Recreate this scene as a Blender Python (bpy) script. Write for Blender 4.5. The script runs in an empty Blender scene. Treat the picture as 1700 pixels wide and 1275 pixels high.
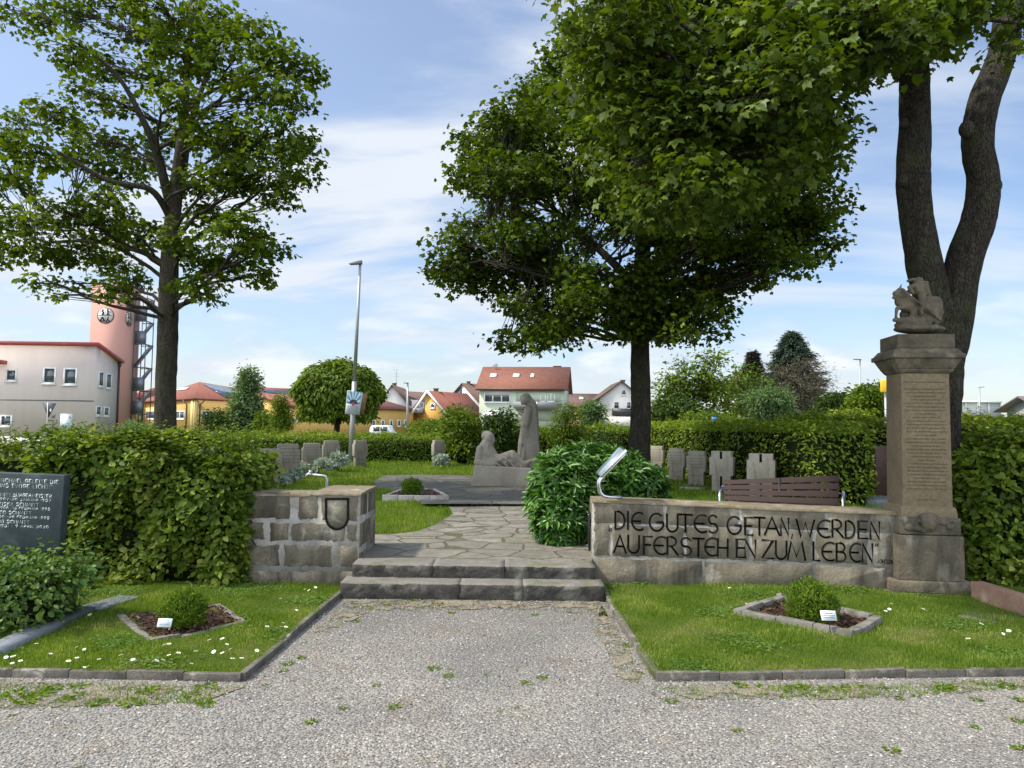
import bpy, math, random
import numpy as np
from mathutils import Vector, Matrix
SC = bpy.context.scene
COL = SC.collection
rad = math.radians
# ------------------------------------------------------------------ camera
F = 1228.0; W, H = 1700.0, 1275.0
PITCH = math.atan(65 / F); ROLL = 0.012
CAMLOC = Vector((0, 0, 1.6))
cd = bpy.data.cameras.new('camera'); cam = bpy.data.objects.new('camera', cd); COL.objects.link(cam)
cd.sensor_width = 36; cd.lens = 36 * F / W; cd.clip_end = 2000; cd.clip_start = 0.05
RM = Matrix.Rotation(math.pi / 2 + PITCH, 3, 'X') @ Matrix.Rotation(ROLL, 3, 'Z')
cam.matrix_world = Matrix.Translation(CAMLOC) @ RM.to_4x4()
SC.camera = cam
# ------------------------------------------------------------------ world and sun
SUN_EL, SUN_ROT = rad(50), rad(-98)
wd = bpy.data.worlds.new('World'); SC.world = wd; wd.use_nodes = True
nt = wd.node_tree; N = nt.nodes; L = nt.links; N.clear()
def wn(t, **k):
    n = N.new(t)
    for a, b in k.items(): setattr(n, a, b)
    return n
def wmath(op, a, b=None, c=None, clamp=False):
    n = wn('ShaderNodeMath', operation=op, use_clamp=clamp)
    for i, v in enumerate((a, b, c)):
        if v is None: continue
        if isinstance(v, (int, float)): n.inputs[i].default_value = v
        else: L.new(v, n.inputs[i])
    return n.outputs[0]
out = wn('ShaderNodeOutputWorld'); bg = wn('ShaderNodeBackground'); bg.inputs[1].default_value = 0.14
sky = wn('ShaderNodeTexSky', sky_type='NISHITA', sun_disc=False, sun_elevation=SUN_EL, sun_rotation=SUN_ROT)
sky.air_density = 1.15; sky.dust_density = 0.7; sky.ozone_density = 1.6; sky.altitude = 200
tc = wn('ShaderNodeTexCoord'); sp = wn('ShaderNodeSeparateXYZ'); L.new(tc.outputs['Generated'], sp.inputs[0])
dx, dy, dz = sp.outputs
den = wmath('ADD', wmath('MAXIMUM', dz, 0.0), 0.22)
cb = wn('ShaderNodeCombineXYZ'); L.new(wmath('DIVIDE', dx, den), cb.inputs[0]); L.new(wmath('DIVIDE', dy, den), cb.inputs[1])
mp = wn('ShaderNodeMapping'); mp.inputs['Scale'].default_value = (0.62, 1.5, 1); mp.inputs['Rotation'].default_value = (0, 0, 0.35); mp.inputs['Location'].default_value = (3.4, 1.3, 0)
L.new(cb.outputs[0], mp.inputs[0])
n1 = wn('ShaderNodeTexNoise'); n1.inputs['Scale'].default_value = 1.25; n1.inputs['Detail'].default_value = 9; n1.inputs['Roughness'].default_value = 0.52; n1.inputs['Distortion'].default_value = 0.5
L.new(mp.outputs[0], n1.inputs['Vector'])
r1 = wn('ShaderNodeValToRGB'); r1.color_ramp.elements[0].position = 0.44; r1.color_ramp.elements[1].position = 0.61
r1.color_ramp.interpolation = 'EASE'
L.new(n1.outputs[0], r1.inputs[0])
# more cloud to the left, clearer to the right; milky towards the horizon
left = wmath('MULTIPLY_ADD', dx, -0.55, 0.50, True)
low = wmath('POWER', wmath('SUBTRACT', 1.0, wmath('MAXIMUM', dz, 0.0)), 5.0)
cm = wmath('MULTIPLY', r1.outputs[0], wmath('MULTIPLY_ADD', left, 0.9, 0.30), None, True)
cm = wmath('ADD', cm, wmath('MULTIPLY', left, 0.40), None, True)
cm = wmath('MAXIMUM', cm, wmath('MULTIPLY', low, 0.42))
cm = wmath('ADD', cm, wmath('MULTIPLY', wmath('MAXIMUM', wmath('MULTIPLY', dy, -1.0), 0.0), 1.3), None, True)   # unseen cloud added behind the camera to fill shaded fronts
# small cumulus banks low over the horizon
mp2 = wn('ShaderNodeMapping'); mp2.inputs['Scale'].default_value = (6, 6, 17); L.new(tc.outputs['Generated'], mp2.inputs[0])
n2 = wn('ShaderNodeTexNoise'); n2.inputs['Scale'].default_value = 1.0; n2.inputs['Detail'].default_value = 7; n2.inputs['Roughness'].default_value = 0.5
L.new(mp2.outputs[0], n2.inputs['Vector'])
r2 = wn('ShaderNodeValToRGB'); r2.color_ramp.elements[0].position = 0.44; r2.color_ramp.elements[1].position = 0.60
L.new(n2.outputs[0], r2.inputs[0])
band = wmath('SUBTRACT', 1.0, wmath('MULTIPLY', wmath('ABSOLUTE', wmath('SUBTRACT', dz, 0.07)), 7.5), None, True)
cum = wmath('MULTIPLY', r2.outputs[0], band)
ramp = wn('ShaderNodeMix', data_type='RGBA'); ramp.inputs[6].default_value = (2.9, 3.3, 3.95, 1); ramp.inputs[7].default_value = (4.4, 4.65, 4.95, 1)
L.new(n1.outputs[0], ramp.inputs[0])
mx = wn('ShaderNodeMix', data_type='RGBA'); L.new(cm, mx.inputs[0]); tint = wn('ShaderNodeMix', data_type='RGBA', blend_type='MULTIPLY'); tint.inputs[0].default_value = 1; tint.inputs[7].default_value = (0.70, 0.75, 0.84, 1); L.new(sky.outputs[0], tint.inputs[6]); L.new(tint.outputs[2], mx.inputs[6]); L.new(ramp.outputs[2], mx.inputs[7])
ramp3 = wn('ShaderNodeMix', data_type='RGBA'); ramp3.inputs[6].default_value = (2.3, 2.7, 3.3, 1); ramp3.inputs[7].default_value = (4.7, 4.85, 5.0, 1)
L.new(r2.outputs[0], ramp3.inputs[0])
mx2 = wn('ShaderNodeMix', data_type='RGBA'); L.new(wmath('MULTIPLY', cum, 0.75), mx2.inputs[0]); L.new(mx.outputs[2], mx2.inputs[6]); L.new(ramp3.outputs[2], mx2.inputs[7])
# thin cloud is brighter round the sun
sv = wn('ShaderNodeVectorMath', operation='DOT_PRODUCT'); L.new(tc.outputs['Generated'], sv.inputs[0]); sv.inputs[1].default_value = (math.sin(SUN_ROT) * math.cos(SUN_EL), math.cos(SUN_ROT) * math.cos(SUN_EL), math.sin(SUN_EL))
gl_ = wmath('MULTIPLY_ADD', wmath('POWER', wmath('MAXIMUM', sv.outputs['Value'], 0.0), 7.0), 1.6, 1.0)
gl_ = wmath('ADD', gl_, wmath('MULTIPLY', wmath('MAXIMUM', wmath('MULTIPLY', dy, -1.0), 0.0), 1.5))   # added cloud brightened further, as fill light on camera-facing sides
ms_ = wn('ShaderNodeVectorMath', operation='SCALE'); L.new(mx2.outputs[2], ms_.inputs[0]); L.new(gl_, ms_.inputs['Scale'])
L.new(ms_.outputs[0], bg.inputs[0]); L.new(bg.outputs[0], out.inputs[0])
sd = bpy.data.lights.new('sun', 'SUN'); sd.energy = 3.5; sd.angle = rad(4.0); sd.color = (1, 0.93, 0.80)
so = bpy.data.objects.new('sun', sd); COL.objects.link(so)
TOSUN = Vector((math.sin(SUN_ROT) * math.cos(SUN_EL), math.cos(SUN_ROT) * math.cos(SUN_EL), math.sin(SUN_EL)))
so.rotation_euler = TOSUN.to_track_quat('Z', 'Y').to_euler(); so.location = (0, 0, 30)
SC.view_settings.view_transform = 'Standard'; SC.view_settings.look = 'None'; SC.view_settings.gamma = 1; SC.view_settings.exposure = 0.64
SC.cycles.max_bounces = 8; SC.cycles.transparent_max_bounces = 8

# ------------------------------------------------------------------ helpers
def ray(px, py): return RM @ Vector(((px - W / 2) / F, -(py - H / 2) / F, -1))
def G(px, py, z=0.0):
    d = ray(px, py); return CAMLOC + d * ((z - 1.6) / d.z)
def P(px, py, Y):
    d = ray(px, py); return CAMLOC + d * (Y / d.y)
def onplane(px, py, o, n):
    d = ray(px, py); return CAMLOC + d * ((o - CAMLOC).dot(n) / d.dot(n))
def sm(a, b, x):
    t = min(1, max(0, (x - a) / (b - a))); return t * t * (3 - 2 * t)
def T(x, y): return 0.255 + 0.07 * sm(9.5, 13, y)
ORG = {}
def org(p):
    return ORG.get(p.name, Vector((0, 0, 0))) if p else Vector((0, 0, 0))
def tag(o, label=None, cat=None, group=None, kind=None):
    if label: o['label'] = label
    if cat: o['category'] = cat
    if group: o['group'] = group
    if kind: o['kind'] = kind
    return o
def thing(name, label, cat, loc, group=None):
    o = bpy.data.objects.new(name, None); COL.objects.link(o); o.location = loc; o.empty_display_size = 0.2
    ORG[o.name] = Vector(loc); return tag(o, label, cat, group)
class MB:
    def __init__(s): s.V = []; s.Fs = []; s.n = 0
    def add(s, V, Fc, mi=0):
        V = np.asarray(V, float).reshape(-1, 3)
        s.V.append(V)
        if isinstance(Fc, np.ndarray): s.Fs.append((Fc + s.n, mi))
        else:
            for k in set(len(f) for f in Fc):
                s.Fs.append((np.array([f for f in Fc if len(f) == k]) + s.n, mi))
        s.n += len(V); return s
    def box(s, c, d, rz=0, mi=0, tilt=None):
        c = np.array(c, float); d = np.array(d, float) / 2
        V = np.array([[x, y, z] for z in (-1, 1) for y in (-1, 1) for x in (-1, 1)]) * d
        if tilt is not None: V = V @ np.array(tilt).T
        cz, sz = math.cos(rz), math.sin(rz); R = np.array([[cz, -sz, 0], [sz, cz, 0], [0, 0, 1]])
        return s.hexa(V @ R.T + c, mi)
    def hexa(s, V, mi=0):
        return s.add(V, [(0, 2, 3, 1), (4, 5, 7, 6), (0, 1, 5, 4), (2, 6, 7, 3), (0, 4, 6, 2), (1, 3, 7, 5)], mi)
    def bar(s, a, b, w, h, mi=0):
        a = Vector(a); b = Vector(b); d = (b - a).normalized()
        u = Vector((0, 0, 1)) if abs(d.z) < 0.95 else Vector((0, 1, 0))
        x = d.cross(u).normalized() * w / 2; y = x.normalized().cross(d) * h / 2
        return s.hexa([a - x - y, a + x - y, a - x + y, a + x + y, b - x - y, b + x - y, b - x + y, b + x + y], mi)
    def tube(s, pts, rs, n=8, cap=True, mi=0):
        pts = [Vector(p) for p in pts]
        if isinstance(rs, (int, float)): rs = [rs] * len(pts)
        V = []; a = None
        for i, p in enumerate(pts):
            d = (pts[min(i + 1, len(pts) - 1)] - pts[max(i - 1, 0)]).normalized()
            if a is None: a = d.orthogonal().normalized()
            else:
                a = (a - d * a.dot(d)).normalized()
            b = d.cross(a)
            for k in range(n):
                t = 2 * math.pi * k / n; V.append(p + (a * math.cos(t) + b * math.sin(t)) * rs[i])
        Fc = [(i * n + k, i * n + (k + 1) % n, (i + 1) * n + (k + 1) % n, (i + 1) * n + k) for i in range(len(pts) - 1) for k in range(n)]
        if cap: Fc += [tuple(range(n))[::-1], tuple((len(pts) - 1) * n + k for k in range(n))]
        return s.add([tuple(v) for v in V], Fc, mi)
    def ell(s, c, r, seg=12, rings=8, R=None, mi=0):
        V = [(0, 0, -1)]
        for i in range(1, rings):
            t = math.pi * i / rings
            for k in range(seg):
                p = 2 * math.pi * k / seg; V.append((math.sin(t) * math.cos(p), math.sin(t) * math.sin(p), -math.cos(t)))
        V.append((0, 0, 1)); V = np.array(V) * np.array(r)
        if R is not None: V = V @ np.array(R).T
        V = V + np.array(c); Fc = []
        for k in range(seg):
            k2 = (k + 1) % seg; Fc.append((0, 1 + k2, 1 + k)); e = len(V) - 1; b = 1 + (rings - 2) * seg; Fc.append((b + k, b + k2, e))
            for i in range(rings - 2): Fc.append((1 + i * seg + k, 1 + i * seg + k2, 1 + (i + 1) * seg + k2, 1 + (i + 1) * seg + k))
        return s.add(V, Fc, mi)
    def limb(s, a, b, r0, r1, n=7):
        a = Vector(a); b = Vector(b); n = min(60, max(n, int((b - a).length / (min(r0, r1) * .55)) + 2))
        for i in range(n):
            t = i / (n - 1); r = r0 + (r1 - r0) * t; s.ell(a.lerp(b, t), (r, r, r), 10, 6)
        return s
    def prism(s, poly, off, mi=0):
        """poly: list of 3D points; off: extrusion vector"""
        n = len(poly); o = Vector(off); A = [Vector(p) for p in poly]; V = A + [p + o for p in A]
        Fc = [tuple(range(n))[::-1], tuple(range(n, 2 * n))] + [(i, (i + 1) % n, n + (i + 1) % n, n + i) for i in range(n)]
        return s.add([tuple(v) for v in V], Fc, mi)
    def poly(s, pts, mi=0): return s.add([tuple(p) for p in pts], [tuple(range(len(pts)))], mi)
    def mesh(s, name, o=Vector((0, 0, 0))):
        V = np.concatenate(s.V) - np.array(o); me = bpy.data.meshes.new(name)
        me.vertices.add(len(V)); me.vertices.foreach_set('co', V.astype(np.float32).ravel())
        idx = np.concatenate([f.ravel() for f, _ in s.Fs]); tot = np.concatenate([np.full(len(f), f.shape[1]) for f, _ in s.Fs])
        mi = np.concatenate([np.full(len(f), m) for f, m in s.Fs])
        me.loops.add(len(idx)); me.loops.foreach_set('vertex_index', idx.astype(np.int32))
        me.polygons.add(len(tot)); st = np.concatenate([[0], np.cumsum(tot)[:-1]])
        me.polygons.foreach_set('loop_start', st.astype(np.int32)); me.polygons.foreach_set('loop_total', tot.astype(np.int32))
        me.polygons.foreach_set('material_index', mi.astype(np.int32)); me.update(calc_edges=True); me.validate()
        return me
    def build(s, name, mat, parent=None, smooth=False, bevel=0, loc=None):
        o0 = org(parent) if parent else (Vector(loc) if loc else Vector((0, 0, 0)))
        me = s.mesh(name, o0)
        for m in (mat if isinstance(mat, (list, tuple)) else [mat]): me.materials.append(m)
        if smooth: me.polygons.foreach_set('use_smooth', [True] * len(me.polygons))
        o = bpy.data.objects.new(name, me); COL.objects.link(o)
        if parent: o.parent = parent
        elif loc: o.location = loc
        ORG[o.name] = o0
        if bevel:
            b = o.modifiers.new('bevel', 'BEVEL'); b.width = bevel; b.segments = 2; b.limit_method = 'ANGLE'; b.angle_limit = rad(40)
        return o
def copy_tree(o, loc, rz=0, scale=1, label=None, parent=None):
    c = o.copy(); COL.objects.link(c)
    if parent: c.parent = parent
    else:
        c.location = loc; c.rotation_euler = (0, 0, rz); c.scale = (scale,) * 3
        if label: c['label'] = label
    for ch in list(o.children): copy_tree(ch, None, parent=c)
    return c
def sculpt(mb, name, mat, voxel, parent=None, smooth=6, loc=None, rough=0.0, seed=1):
    o0 = org(parent) if parent else Vector(loc or (0, 0, 0))
    me = mb.mesh('tmp', o0); o = bpy.data.objects.new('tmp', me); COL.objects.link(o)
    m = o.modifiers.new('r', 'REMESH'); m.mode = 'VOXEL'; m.voxel_size = voxel; m.use_smooth_shade = True
    m2 = o.modifiers.new('s', 'SMOOTH'); m2.factor = 0.6; m2.iterations = smooth
    dg = bpy.context.evaluated_depsgraph_get(); ev = o.evaluated_get(dg)
    nm = bpy.data.meshes.new_from_object(ev); bpy.data.objects.remove(o); nm.name = name
    nm.materials.clear(); nm.materials.append(mat); r = bpy.data.objects.new(name, nm); COL.objects.link(r)
    for p in nm.polygons: p.use_smooth = True
    if parent: r.parent = parent
    else: r.location = o0
    ORG[r.name] = o0; return r

# ------------------------------------------------------------------ materials
def newmat(name):
    m = bpy.data.materials.new(name); m.use_nodes = True; t = m.node_tree; b = t.nodes['Principled BSDF']; return m, t, b
def nd(t, ty, ins=None, **k):
    n = t.nodes.new(ty)
    for a, b in k.items(): setattr(n, a, b)
    for a, b in (ins or {}).items():
        if hasattr(b, 'node'): t.links.new(b, n.inputs[a])
        else: n.inputs[a].default_value = b
    return n
def c4(c): return (c[0], c[1], c[2], 1)
def ramp_(t, fac, stops, interp='LINEAR'):
    r = nd(t, 'ShaderNodeValToRGB', {0: fac}); e = r.color_ramp.elements; r.color_ramp.interpolation = interp
    while len(e) < len(stops): e.new(0.5)
    for i, (p, c) in enumerate(stops): e[i].position = p; e[i].color = c4(c) if not isinstance(c, (int, float)) else (c, c, c, 1)
    return r.outputs[0]
def noise_(t, vec, sc, det=5, ro=0.55, dist=0): return nd(t, 'ShaderNodeTexNoise', {'Vector': vec, 'Scale': sc, 'Detail': det, 'Roughness': ro, 'Distortion': dist}).outputs[0]
def mixc(t, f, a, b, bt='MIX'):
    n = nd(t, 'ShaderNodeMix', data_type='RGBA', blend_type=bt)
    for i, v in ((0, f), (6, a), (7, b)):
        if hasattr(v, 'node'): t.links.new(v, n.inputs[i])
        else: n.inputs[i].default_value = v if i == 0 else c4(v)
    return n.outputs[2]
def plain(name, c, rough=0.6, metal=0, var=0.12, sc=3.0, bump=0.0, bsc=40, spec=0.5):
    m, t, b = newmat(name); tc = nd(t, 'ShaderNodeTexCoord').outputs['Object']
    f = noise_(t, tc, sc, 6); col = mixc(t, f, [v * (1 - var) for v in c], [min(1, v * (1 + var)) for v in c])
    t.links.new(col, b.inputs['Base Color']); b.inputs['Roughness'].default_value = rough; b.inputs['Metallic'].default_value = metal
    b.inputs['Specular IOR Level'].default_value = spec
    if bump:
        bp = nd(t, 'ShaderNodeBump', {'Strength': 1.0, 'Distance': bump, 'Height': noise_(t, tc, bsc, 6)})
        t.links.new(bp.outputs[0], b.inputs['Normal'])
    return m
def stone(name, c1, c2, c3=None, sc=6.0, bump=0.006, bsc=30, rough=0.92, island=0.0, stain=None, stainsc=2.0, stainpos=(0.52, 0.66), streak=False):
    m, t, b = newmat(name); tc = nd(t, 'ShaderNodeTexCoord').outputs['Object']
    f = noise_(t, tc, sc, 8, 0.62); col = ramp_(t, f, [(0.3, c1), (0.7, c2)])
    fine = noise_(t, tc, sc * 14, 4, 0.7); col = mixc(t, ramp_(t, fine, [(0.35, 0.55), (0.7, 0.0)]), col, [v * 0.5 for v in c1])
    if island:
        r = nd(t, 'ShaderNodeNewGeometry').outputs['Random Per Island']
        col = mixc(t, ramp_(t, r, [(0, 0.0), (1, island)]), col, [v * 0.45 for v in c1])
    if c3: col = mixc(t, ramp_(t, noise_(t, tc, sc * 0.6, 5, 0.6, 0.6), [(0.55, 0.0), (0.68, 0.8)]), col, c3)
    if stain:
        v = tc
        if streak:
            mpn = nd(t, 'ShaderNodeMapping', {'Vector': tc, 'Scale': (1, 1, 0.18)}); v = mpn.outputs[0]
        col = mixc(t, ramp_(t, noise_(t, v, stainsc, 7, 0.65, 0.4), [(stainpos[0], 0.0), (stainpos[1], 0.85)]), col, stain)
    t.links.new(col, b.inputs['Base Color']); b.inputs['Roughness'].default_value = rough; b.inputs['Specular IOR Level'].default_value = 0.25
    h1 = noise_(t, tc, bsc, 8, 0.65)
    bp = nd(t, 'ShaderNodeBump', {'Strength': 1.0, 'Distance': bump, 'Height': h1}); t.links.new(bp.outputs[0], b.inputs['Normal'])
    return m
def leafmat(name, c1, c2, trans=0.35, rough=0.5, c3=None, big=0.6, spec=0.18):
    rough = min(.7, rough + .08)
    m, t, b = newmat(name); tc = nd(t, 'ShaderNodeTexCoord').outputs['Object']
    r = nd(t, 'ShaderNodeNewGeometry').outputs['Random Per Island']
    st = [(0.0, c1), (0.85, c2)] + ([(1.0, c3)] if c3 else [])
    mixr = nd(t, 'ShaderNodeMath', {0: noise_(t, tc, big, 2), 1: 0.55}, operation='SUBTRACT').outputs[0]
    rr = nd(t, 'ShaderNodeMath', {0: mixr, 1: 1.3, 2: r}, operation='MULTIPLY_ADD', use_clamp=True).outputs[0]
    col = ramp_(t, rr, st)
    t.links.new(col, b.inputs['Base Color']); b.inputs['Roughness'].default_value = rough; b.inputs['Specular IOR Level'].default_value = spec
    tr = nd(t, 'ShaderNodeBsdfTranslucent'); t.links.new(mixc(t, 1.0, col, (1.5, 1.45, 0.3), 'MULTIPLY'), tr.inputs[0])
    ms = nd(t, 'ShaderNodeMixShader', {0: trans}); t.links.new(b.outputs[0], ms.inputs[1]); t.links.new(tr.outputs[0], ms.inputs[2])
    t.links.new(ms.outputs[0], t.nodes['Material Output'].inputs[0]); return m
M = {}
M['bark'] = stone('bark', (0.022, 0.018, 0.014), (0.075, 0.062, 0.046), (0.05, 0.06, 0.03), sc=9, bump=0.02, bsc=45)
M['bark_light'] = stone('bark_light', (0.04, 0.033, 0.024), (0.115, 0.095, 0.068), (0.07, 0.075, 0.04), sc=8, bump=0.015, bsc=40)
def barkmat(name, c1, c2, c3):
    m, t, b = newmat(name); tc = nd(t, 'ShaderNodeTexCoord').outputs['Object']; mv = nd(t, 'ShaderNodeMapping', {'Vector': tc, 'Scale': (1, 1, .22)}).outputs[0]
    w = nd(t, 'ShaderNodeTexNoise', {'Vector': mv, 'Scale': 9.0, 'Detail': 4}).outputs['Color']; wv = nd(t, 'ShaderNodeVectorMath', {0: mv, 1: nd(t, 'ShaderNodeVectorMath', {0: w, 1: (.16, .16, .10)}, operation='MULTIPLY').outputs[0]}, operation='ADD').outputs[0]
    v = nd(t, 'ShaderNodeTexVoronoi', {'Vector': wv, 'Scale': 52.0}, feature='DISTANCE_TO_EDGE').outputs[0]; f = noise_(t, mv, 22, 8, .7)
    h = nd(t, 'ShaderNodeMath', {0: ramp_(t, v, [(0, 0.0), (.12, 1.0)]), 1: .35, 2: f}, operation='MULTIPLY_ADD').outputs[0]
    c = ramp_(t, h, [(.32, c1), (.72, c2), (1.0, c3)]); c = mixc(t, ramp_(t, noise_(t, tc, 3.5, 7, .7), [(.5, 0.0), (.62, .55)]), c, (.06, .07, .03)); c = mixc(t, ramp_(t, noise_(t, tc, 14, 5, .7), [(.62, 0.0), (.7, .6)]), c, c3)
    t.links.new(c, b.inputs[0]); b.inputs['Roughness'].default_value = .95; b.inputs['Specular IOR Level'].default_value = .15
    bp = nd(t, 'ShaderNodeBump', {'Strength': 1.0, 'Distance': .03, 'Height': h}); t.links.new(bp.outputs[0], b.inputs['Normal']); return m
M['bark'] = barkmat('maple_bark', (.015, .012, .009), (.036, .030, .023), (.068, .062, .050))
M['bark_light'] = barkmat('maple_bark_light', (.024, .02, .015), (.058, .048, .035), (.095, .087, .068))
M['maple'] = leafmat('maple_leaf', (0.028, 0.053, 0.003), (0.090, 0.139, 0.008), 0.34, 0.42, (0.130, 0.213, 0.027), 0.9)
M['maple_open'] = leafmat('maple_leaf_open', (0.038, 0.069, 0.004), (0.120, 0.179, 0.009), 0.36, 0.45, (0.150, 0.235, 0.027), 0.9)
M['maple_near'] = leafmat('maple_leaf_near', (0.033, 0.061, 0.006), (0.092, 0.138, 0.014), 0.34, 0.42, (0.180, 0.246, 0.090), 1.2)
M['hornbeam'] = leafmat('hornbeam_leaf', (0.045, 0.090, 0.009), (0.165, 0.230, 0.027), 0.34, 0.45, (0.310, 0.336, 0.072), 1.6)
M['hedge_far'] = leafmat('hedge_far_leaf', (0.060, 0.112, 0.013), (0.190, 0.269, 0.032), 0.33, 0.42, (0.320, 0.381, 0.072), 1.0)
M['hedge_pale'] = leafmat('hedge_pale_leaf', (0.090, 0.146, 0.013), (0.230, 0.286, 0.032), 0.35, 0.5, (0.270, 0.325, 0.072), 0.8)
M['hedge_mid'] = leafmat('hedge_mid_leaf', (0.075, 0.134, 0.013), (0.220, 0.302, 0.032), 0.36, 0.45, (0.360, 0.414, 0.081), 1.2)
M['laurel'] = leafmat('laurel_leaf', (0.028, 0.090, 0.013), (0.090, 0.202, 0.027), 0.2, 0.30, (0.130, 0.269, 0.036), 2.5, 0.45)
M['shrub'] = leafmat('shrub_leaf', (0.050, 0.112, 0.027), (0.160, 0.246, 0.063), 0.3, 0.4, (0.270, 0.347, 0.108), 3)
M['yew'] = leafmat('yew_needle', (0.040, 0.095, 0.007), (0.150, 0.235, 0.018), 0.3, 0.55, (0.240, 0.314, 0.036), 8)
M['green_mid'] = leafmat('mid_green_leaf', (0.050, 0.095, 0.009), (0.150, 0.213, 0.018), 0.3, 0.5, (0.200, 0.291, 0.054), 0.35)
M['green_dark'] = leafmat('dark_green_leaf', (0.020, 0.045, 0.007), (0.065, 0.106, 0.016), 0.2, 0.5, None, 0.35)
M['green_grey'] = leafmat('grey_green_leaf', (0.070, 0.123, 0.050), (0.160, 0.246, 0.099), 0.3, 0.6, None, 0.35)
M['spruce'] = leafmat('spruce_needle', (0.04, 0.075, 0.06), (0.10, 0.15, 0.12), 0.1, 0.6, None, 0.35)
M['spruce_dark'] = leafmat('dark_spruce_needle', (0.03, 0.032, 0.03), (0.07, 0.07, 0.06), 0.1, 0.6, None, 0.35)
M['dry'] = leafmat('dry_twig', (0.10, 0.085, 0.062), (0.20, 0.165, 0.125), 0.1, 0.8, None, 0.5)
M['silver'] = leafmat('silver_leaf', (0.24, 0.3, 0.27), (0.42, 0.5, 0.47), 0.2, 0.7, None, 3)
M['grass'] = leafmat('grass_blade', (0.080, 0.151, 0.016), (0.200, 0.280, 0.041), 0.38, 0.5, (0.400, 0.414, 0.144), 2.2)
M['grass_far'] = leafmat('grass_blade_far', (0.080, 0.151, 0.013), (0.190, 0.280, 0.032), 0.38, 0.5, (0.330, 0.358, 0.090), 1.3)
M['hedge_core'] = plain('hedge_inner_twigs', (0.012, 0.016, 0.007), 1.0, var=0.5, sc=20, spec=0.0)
M['white'] = plain('white_petal', (0.8, 0.8, 0.78), 0.6)
M['yellow'] = plain('yellow_disc', (0.6, 0.4, 0.03), 0.6)
M['stem'] = plain('green_stem', (0.08, 0.16, 0.03), 0.6)

# ------------------------------------------------------------------ foliage tools
def tmpl_ovate(l=1.0, w=0.5, fold=0.12):
    V = np.array([[0, 0, 0], [w / 2 * .85, l * .3, fold], [w / 2 * .8, l * .66, fold], [0, l, -0.05], [-w / 2 * .8, l * .66, fold], [-w / 2 * .85, l * .3, fold]], float)
    return V, np.array([[0, 1, 2, 3], [0, 3, 4, 5]])
def tmpl_maple():
    tips = [(-118, .62), (-60, .88), (0, 1.0), (60, .88), (118, .62)]; V = [(0, 0, 0.0)]
    ang = [-160] + [(tips[i][0] + tips[i + 1][0]) / 2 for i in range(4)] + [160]; nr = [.30, .55, .62, .62, .55, .30]
    pts = []
    for i in range(5): pts.append((ang[i], nr[i], 0.03)); pts.append((tips[i][0], tips[i][1], -0.12))
    pts.append((ang[5], nr[5], 0.03))
    for a, r, z in pts: V.append((math.sin(rad(a)) * r * .56, math.cos(rad(a)) * r * .56 + .22, z))
    return np.array(V), np.array([[0, 1 + 2 * i, 2 + 2 * i, 3 + 2 * i] for i in range(5)])
OV = tmpl_ovate(); NAR = tmpl_ovate(1, .3, .06); MAP = tmpl_maple(); ROUND = tmpl_ovate(1, .72, .1)
BLADE = (np.array([[-.5, 0, 0], [.5, 0, 0], [.12, 1, .25], [-.12, 1, .25]], float), np.array([[0, 1, 2, 3]]))
def unit(a): return a / np.maximum(1e-9, np.linalg.norm(a, axis=1, keepdims=True))
def put(mb, tm, pts, nrm, tan, size, mi=0):
    """instances of a leaf template: y axis along tan, z axis along nrm"""
    n = len(pts); V0, F0 = tm; nrm = unit(nrm); tan = unit(tan - nrm * (tan * nrm).sum(1, keepdims=True)); x = np.cross(tan, nrm)
    s = np.broadcast_to(np.asarray(size, float), (n,))[:, None, None]
    V = pts[:, None, :] + s * (V0[None, :, 0:1] * x[:, None, :] + V0[None, :, 1:2] * tan[:, None, :] + V0[None, :, 2:3] * nrm[:, None, :])
    k = len(V0); Fc = (F0[None] + (np.arange(n) * k)[:, None, None]).reshape(-1, F0.shape[1])
    mb.add(V.reshape(-1, 3), Fc, mi)
def rnd_unit(rg, n): return unit(rg.normal(size=(n, 3)))
def clump_leaves(mb, rg, c, r, ntips, per, size, tm, spread=0.16, up=0.9, shell=0.5, tips_out=None):
    d = rnd_unit(rg, ntips); rr = shell + (1 - shell) * rg.random((ntips, 1)) ** 0.6
    tips = np.array(c) + d * rr * np.array(r)
    if tips_out is not None: tips_out.append(tips)
    tm_ = rg.uniform(.6, 1.35, len(tips)); p = np.repeat(tips, per, 0); o = rg.normal(size=(len(p), 3)) * spread * np.array([1, 1, .55]); p = p + o
    out = unit(p - np.array(c)); nrm = unit(rg.normal(size=p.shape) * .55 + np.array([0, 0, up]) + out * .35)
    tan = unit(o + rg.normal(size=p.shape) * .05 + out * .08 + np.array([0, 0, -.06]))
    put(mb, tm, p, nrm, tan, size * np.repeat(tm_, per) * (0.6 + 0.65 * rg.random(len(p))))
def bez(a, b, rg, sag=0.15, n=6, lift=0.0):
    a = np.array(a); b = np.array(b); m = (a + b) / 2; Ld = np.linalg.norm(b - a); m = m + np.array([0, 0, lift]) * Ld + rg.normal(size=3) * sag * Ld * .4
    t = np.linspace(0, 1, n)[:, None]; p = (1 - t) ** 2 * a + 2 * t * (1 - t) * m + t * t * b
    p[1:-1] += rg.normal(size=(n - 2, 3)) * Ld * .018; return p
def in_poly(x, y, P_):
    c = False; n = len(P_)
    for i in range(n):
        x1, y1 = P_[i]; x2, y2 = P_[(i + 1) % n]
        if (y1 > y) != (y2 > y) and x < (x2 - x1) * (y - y1) / (y2 - y1) + x1: c = not c
    return c
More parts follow.
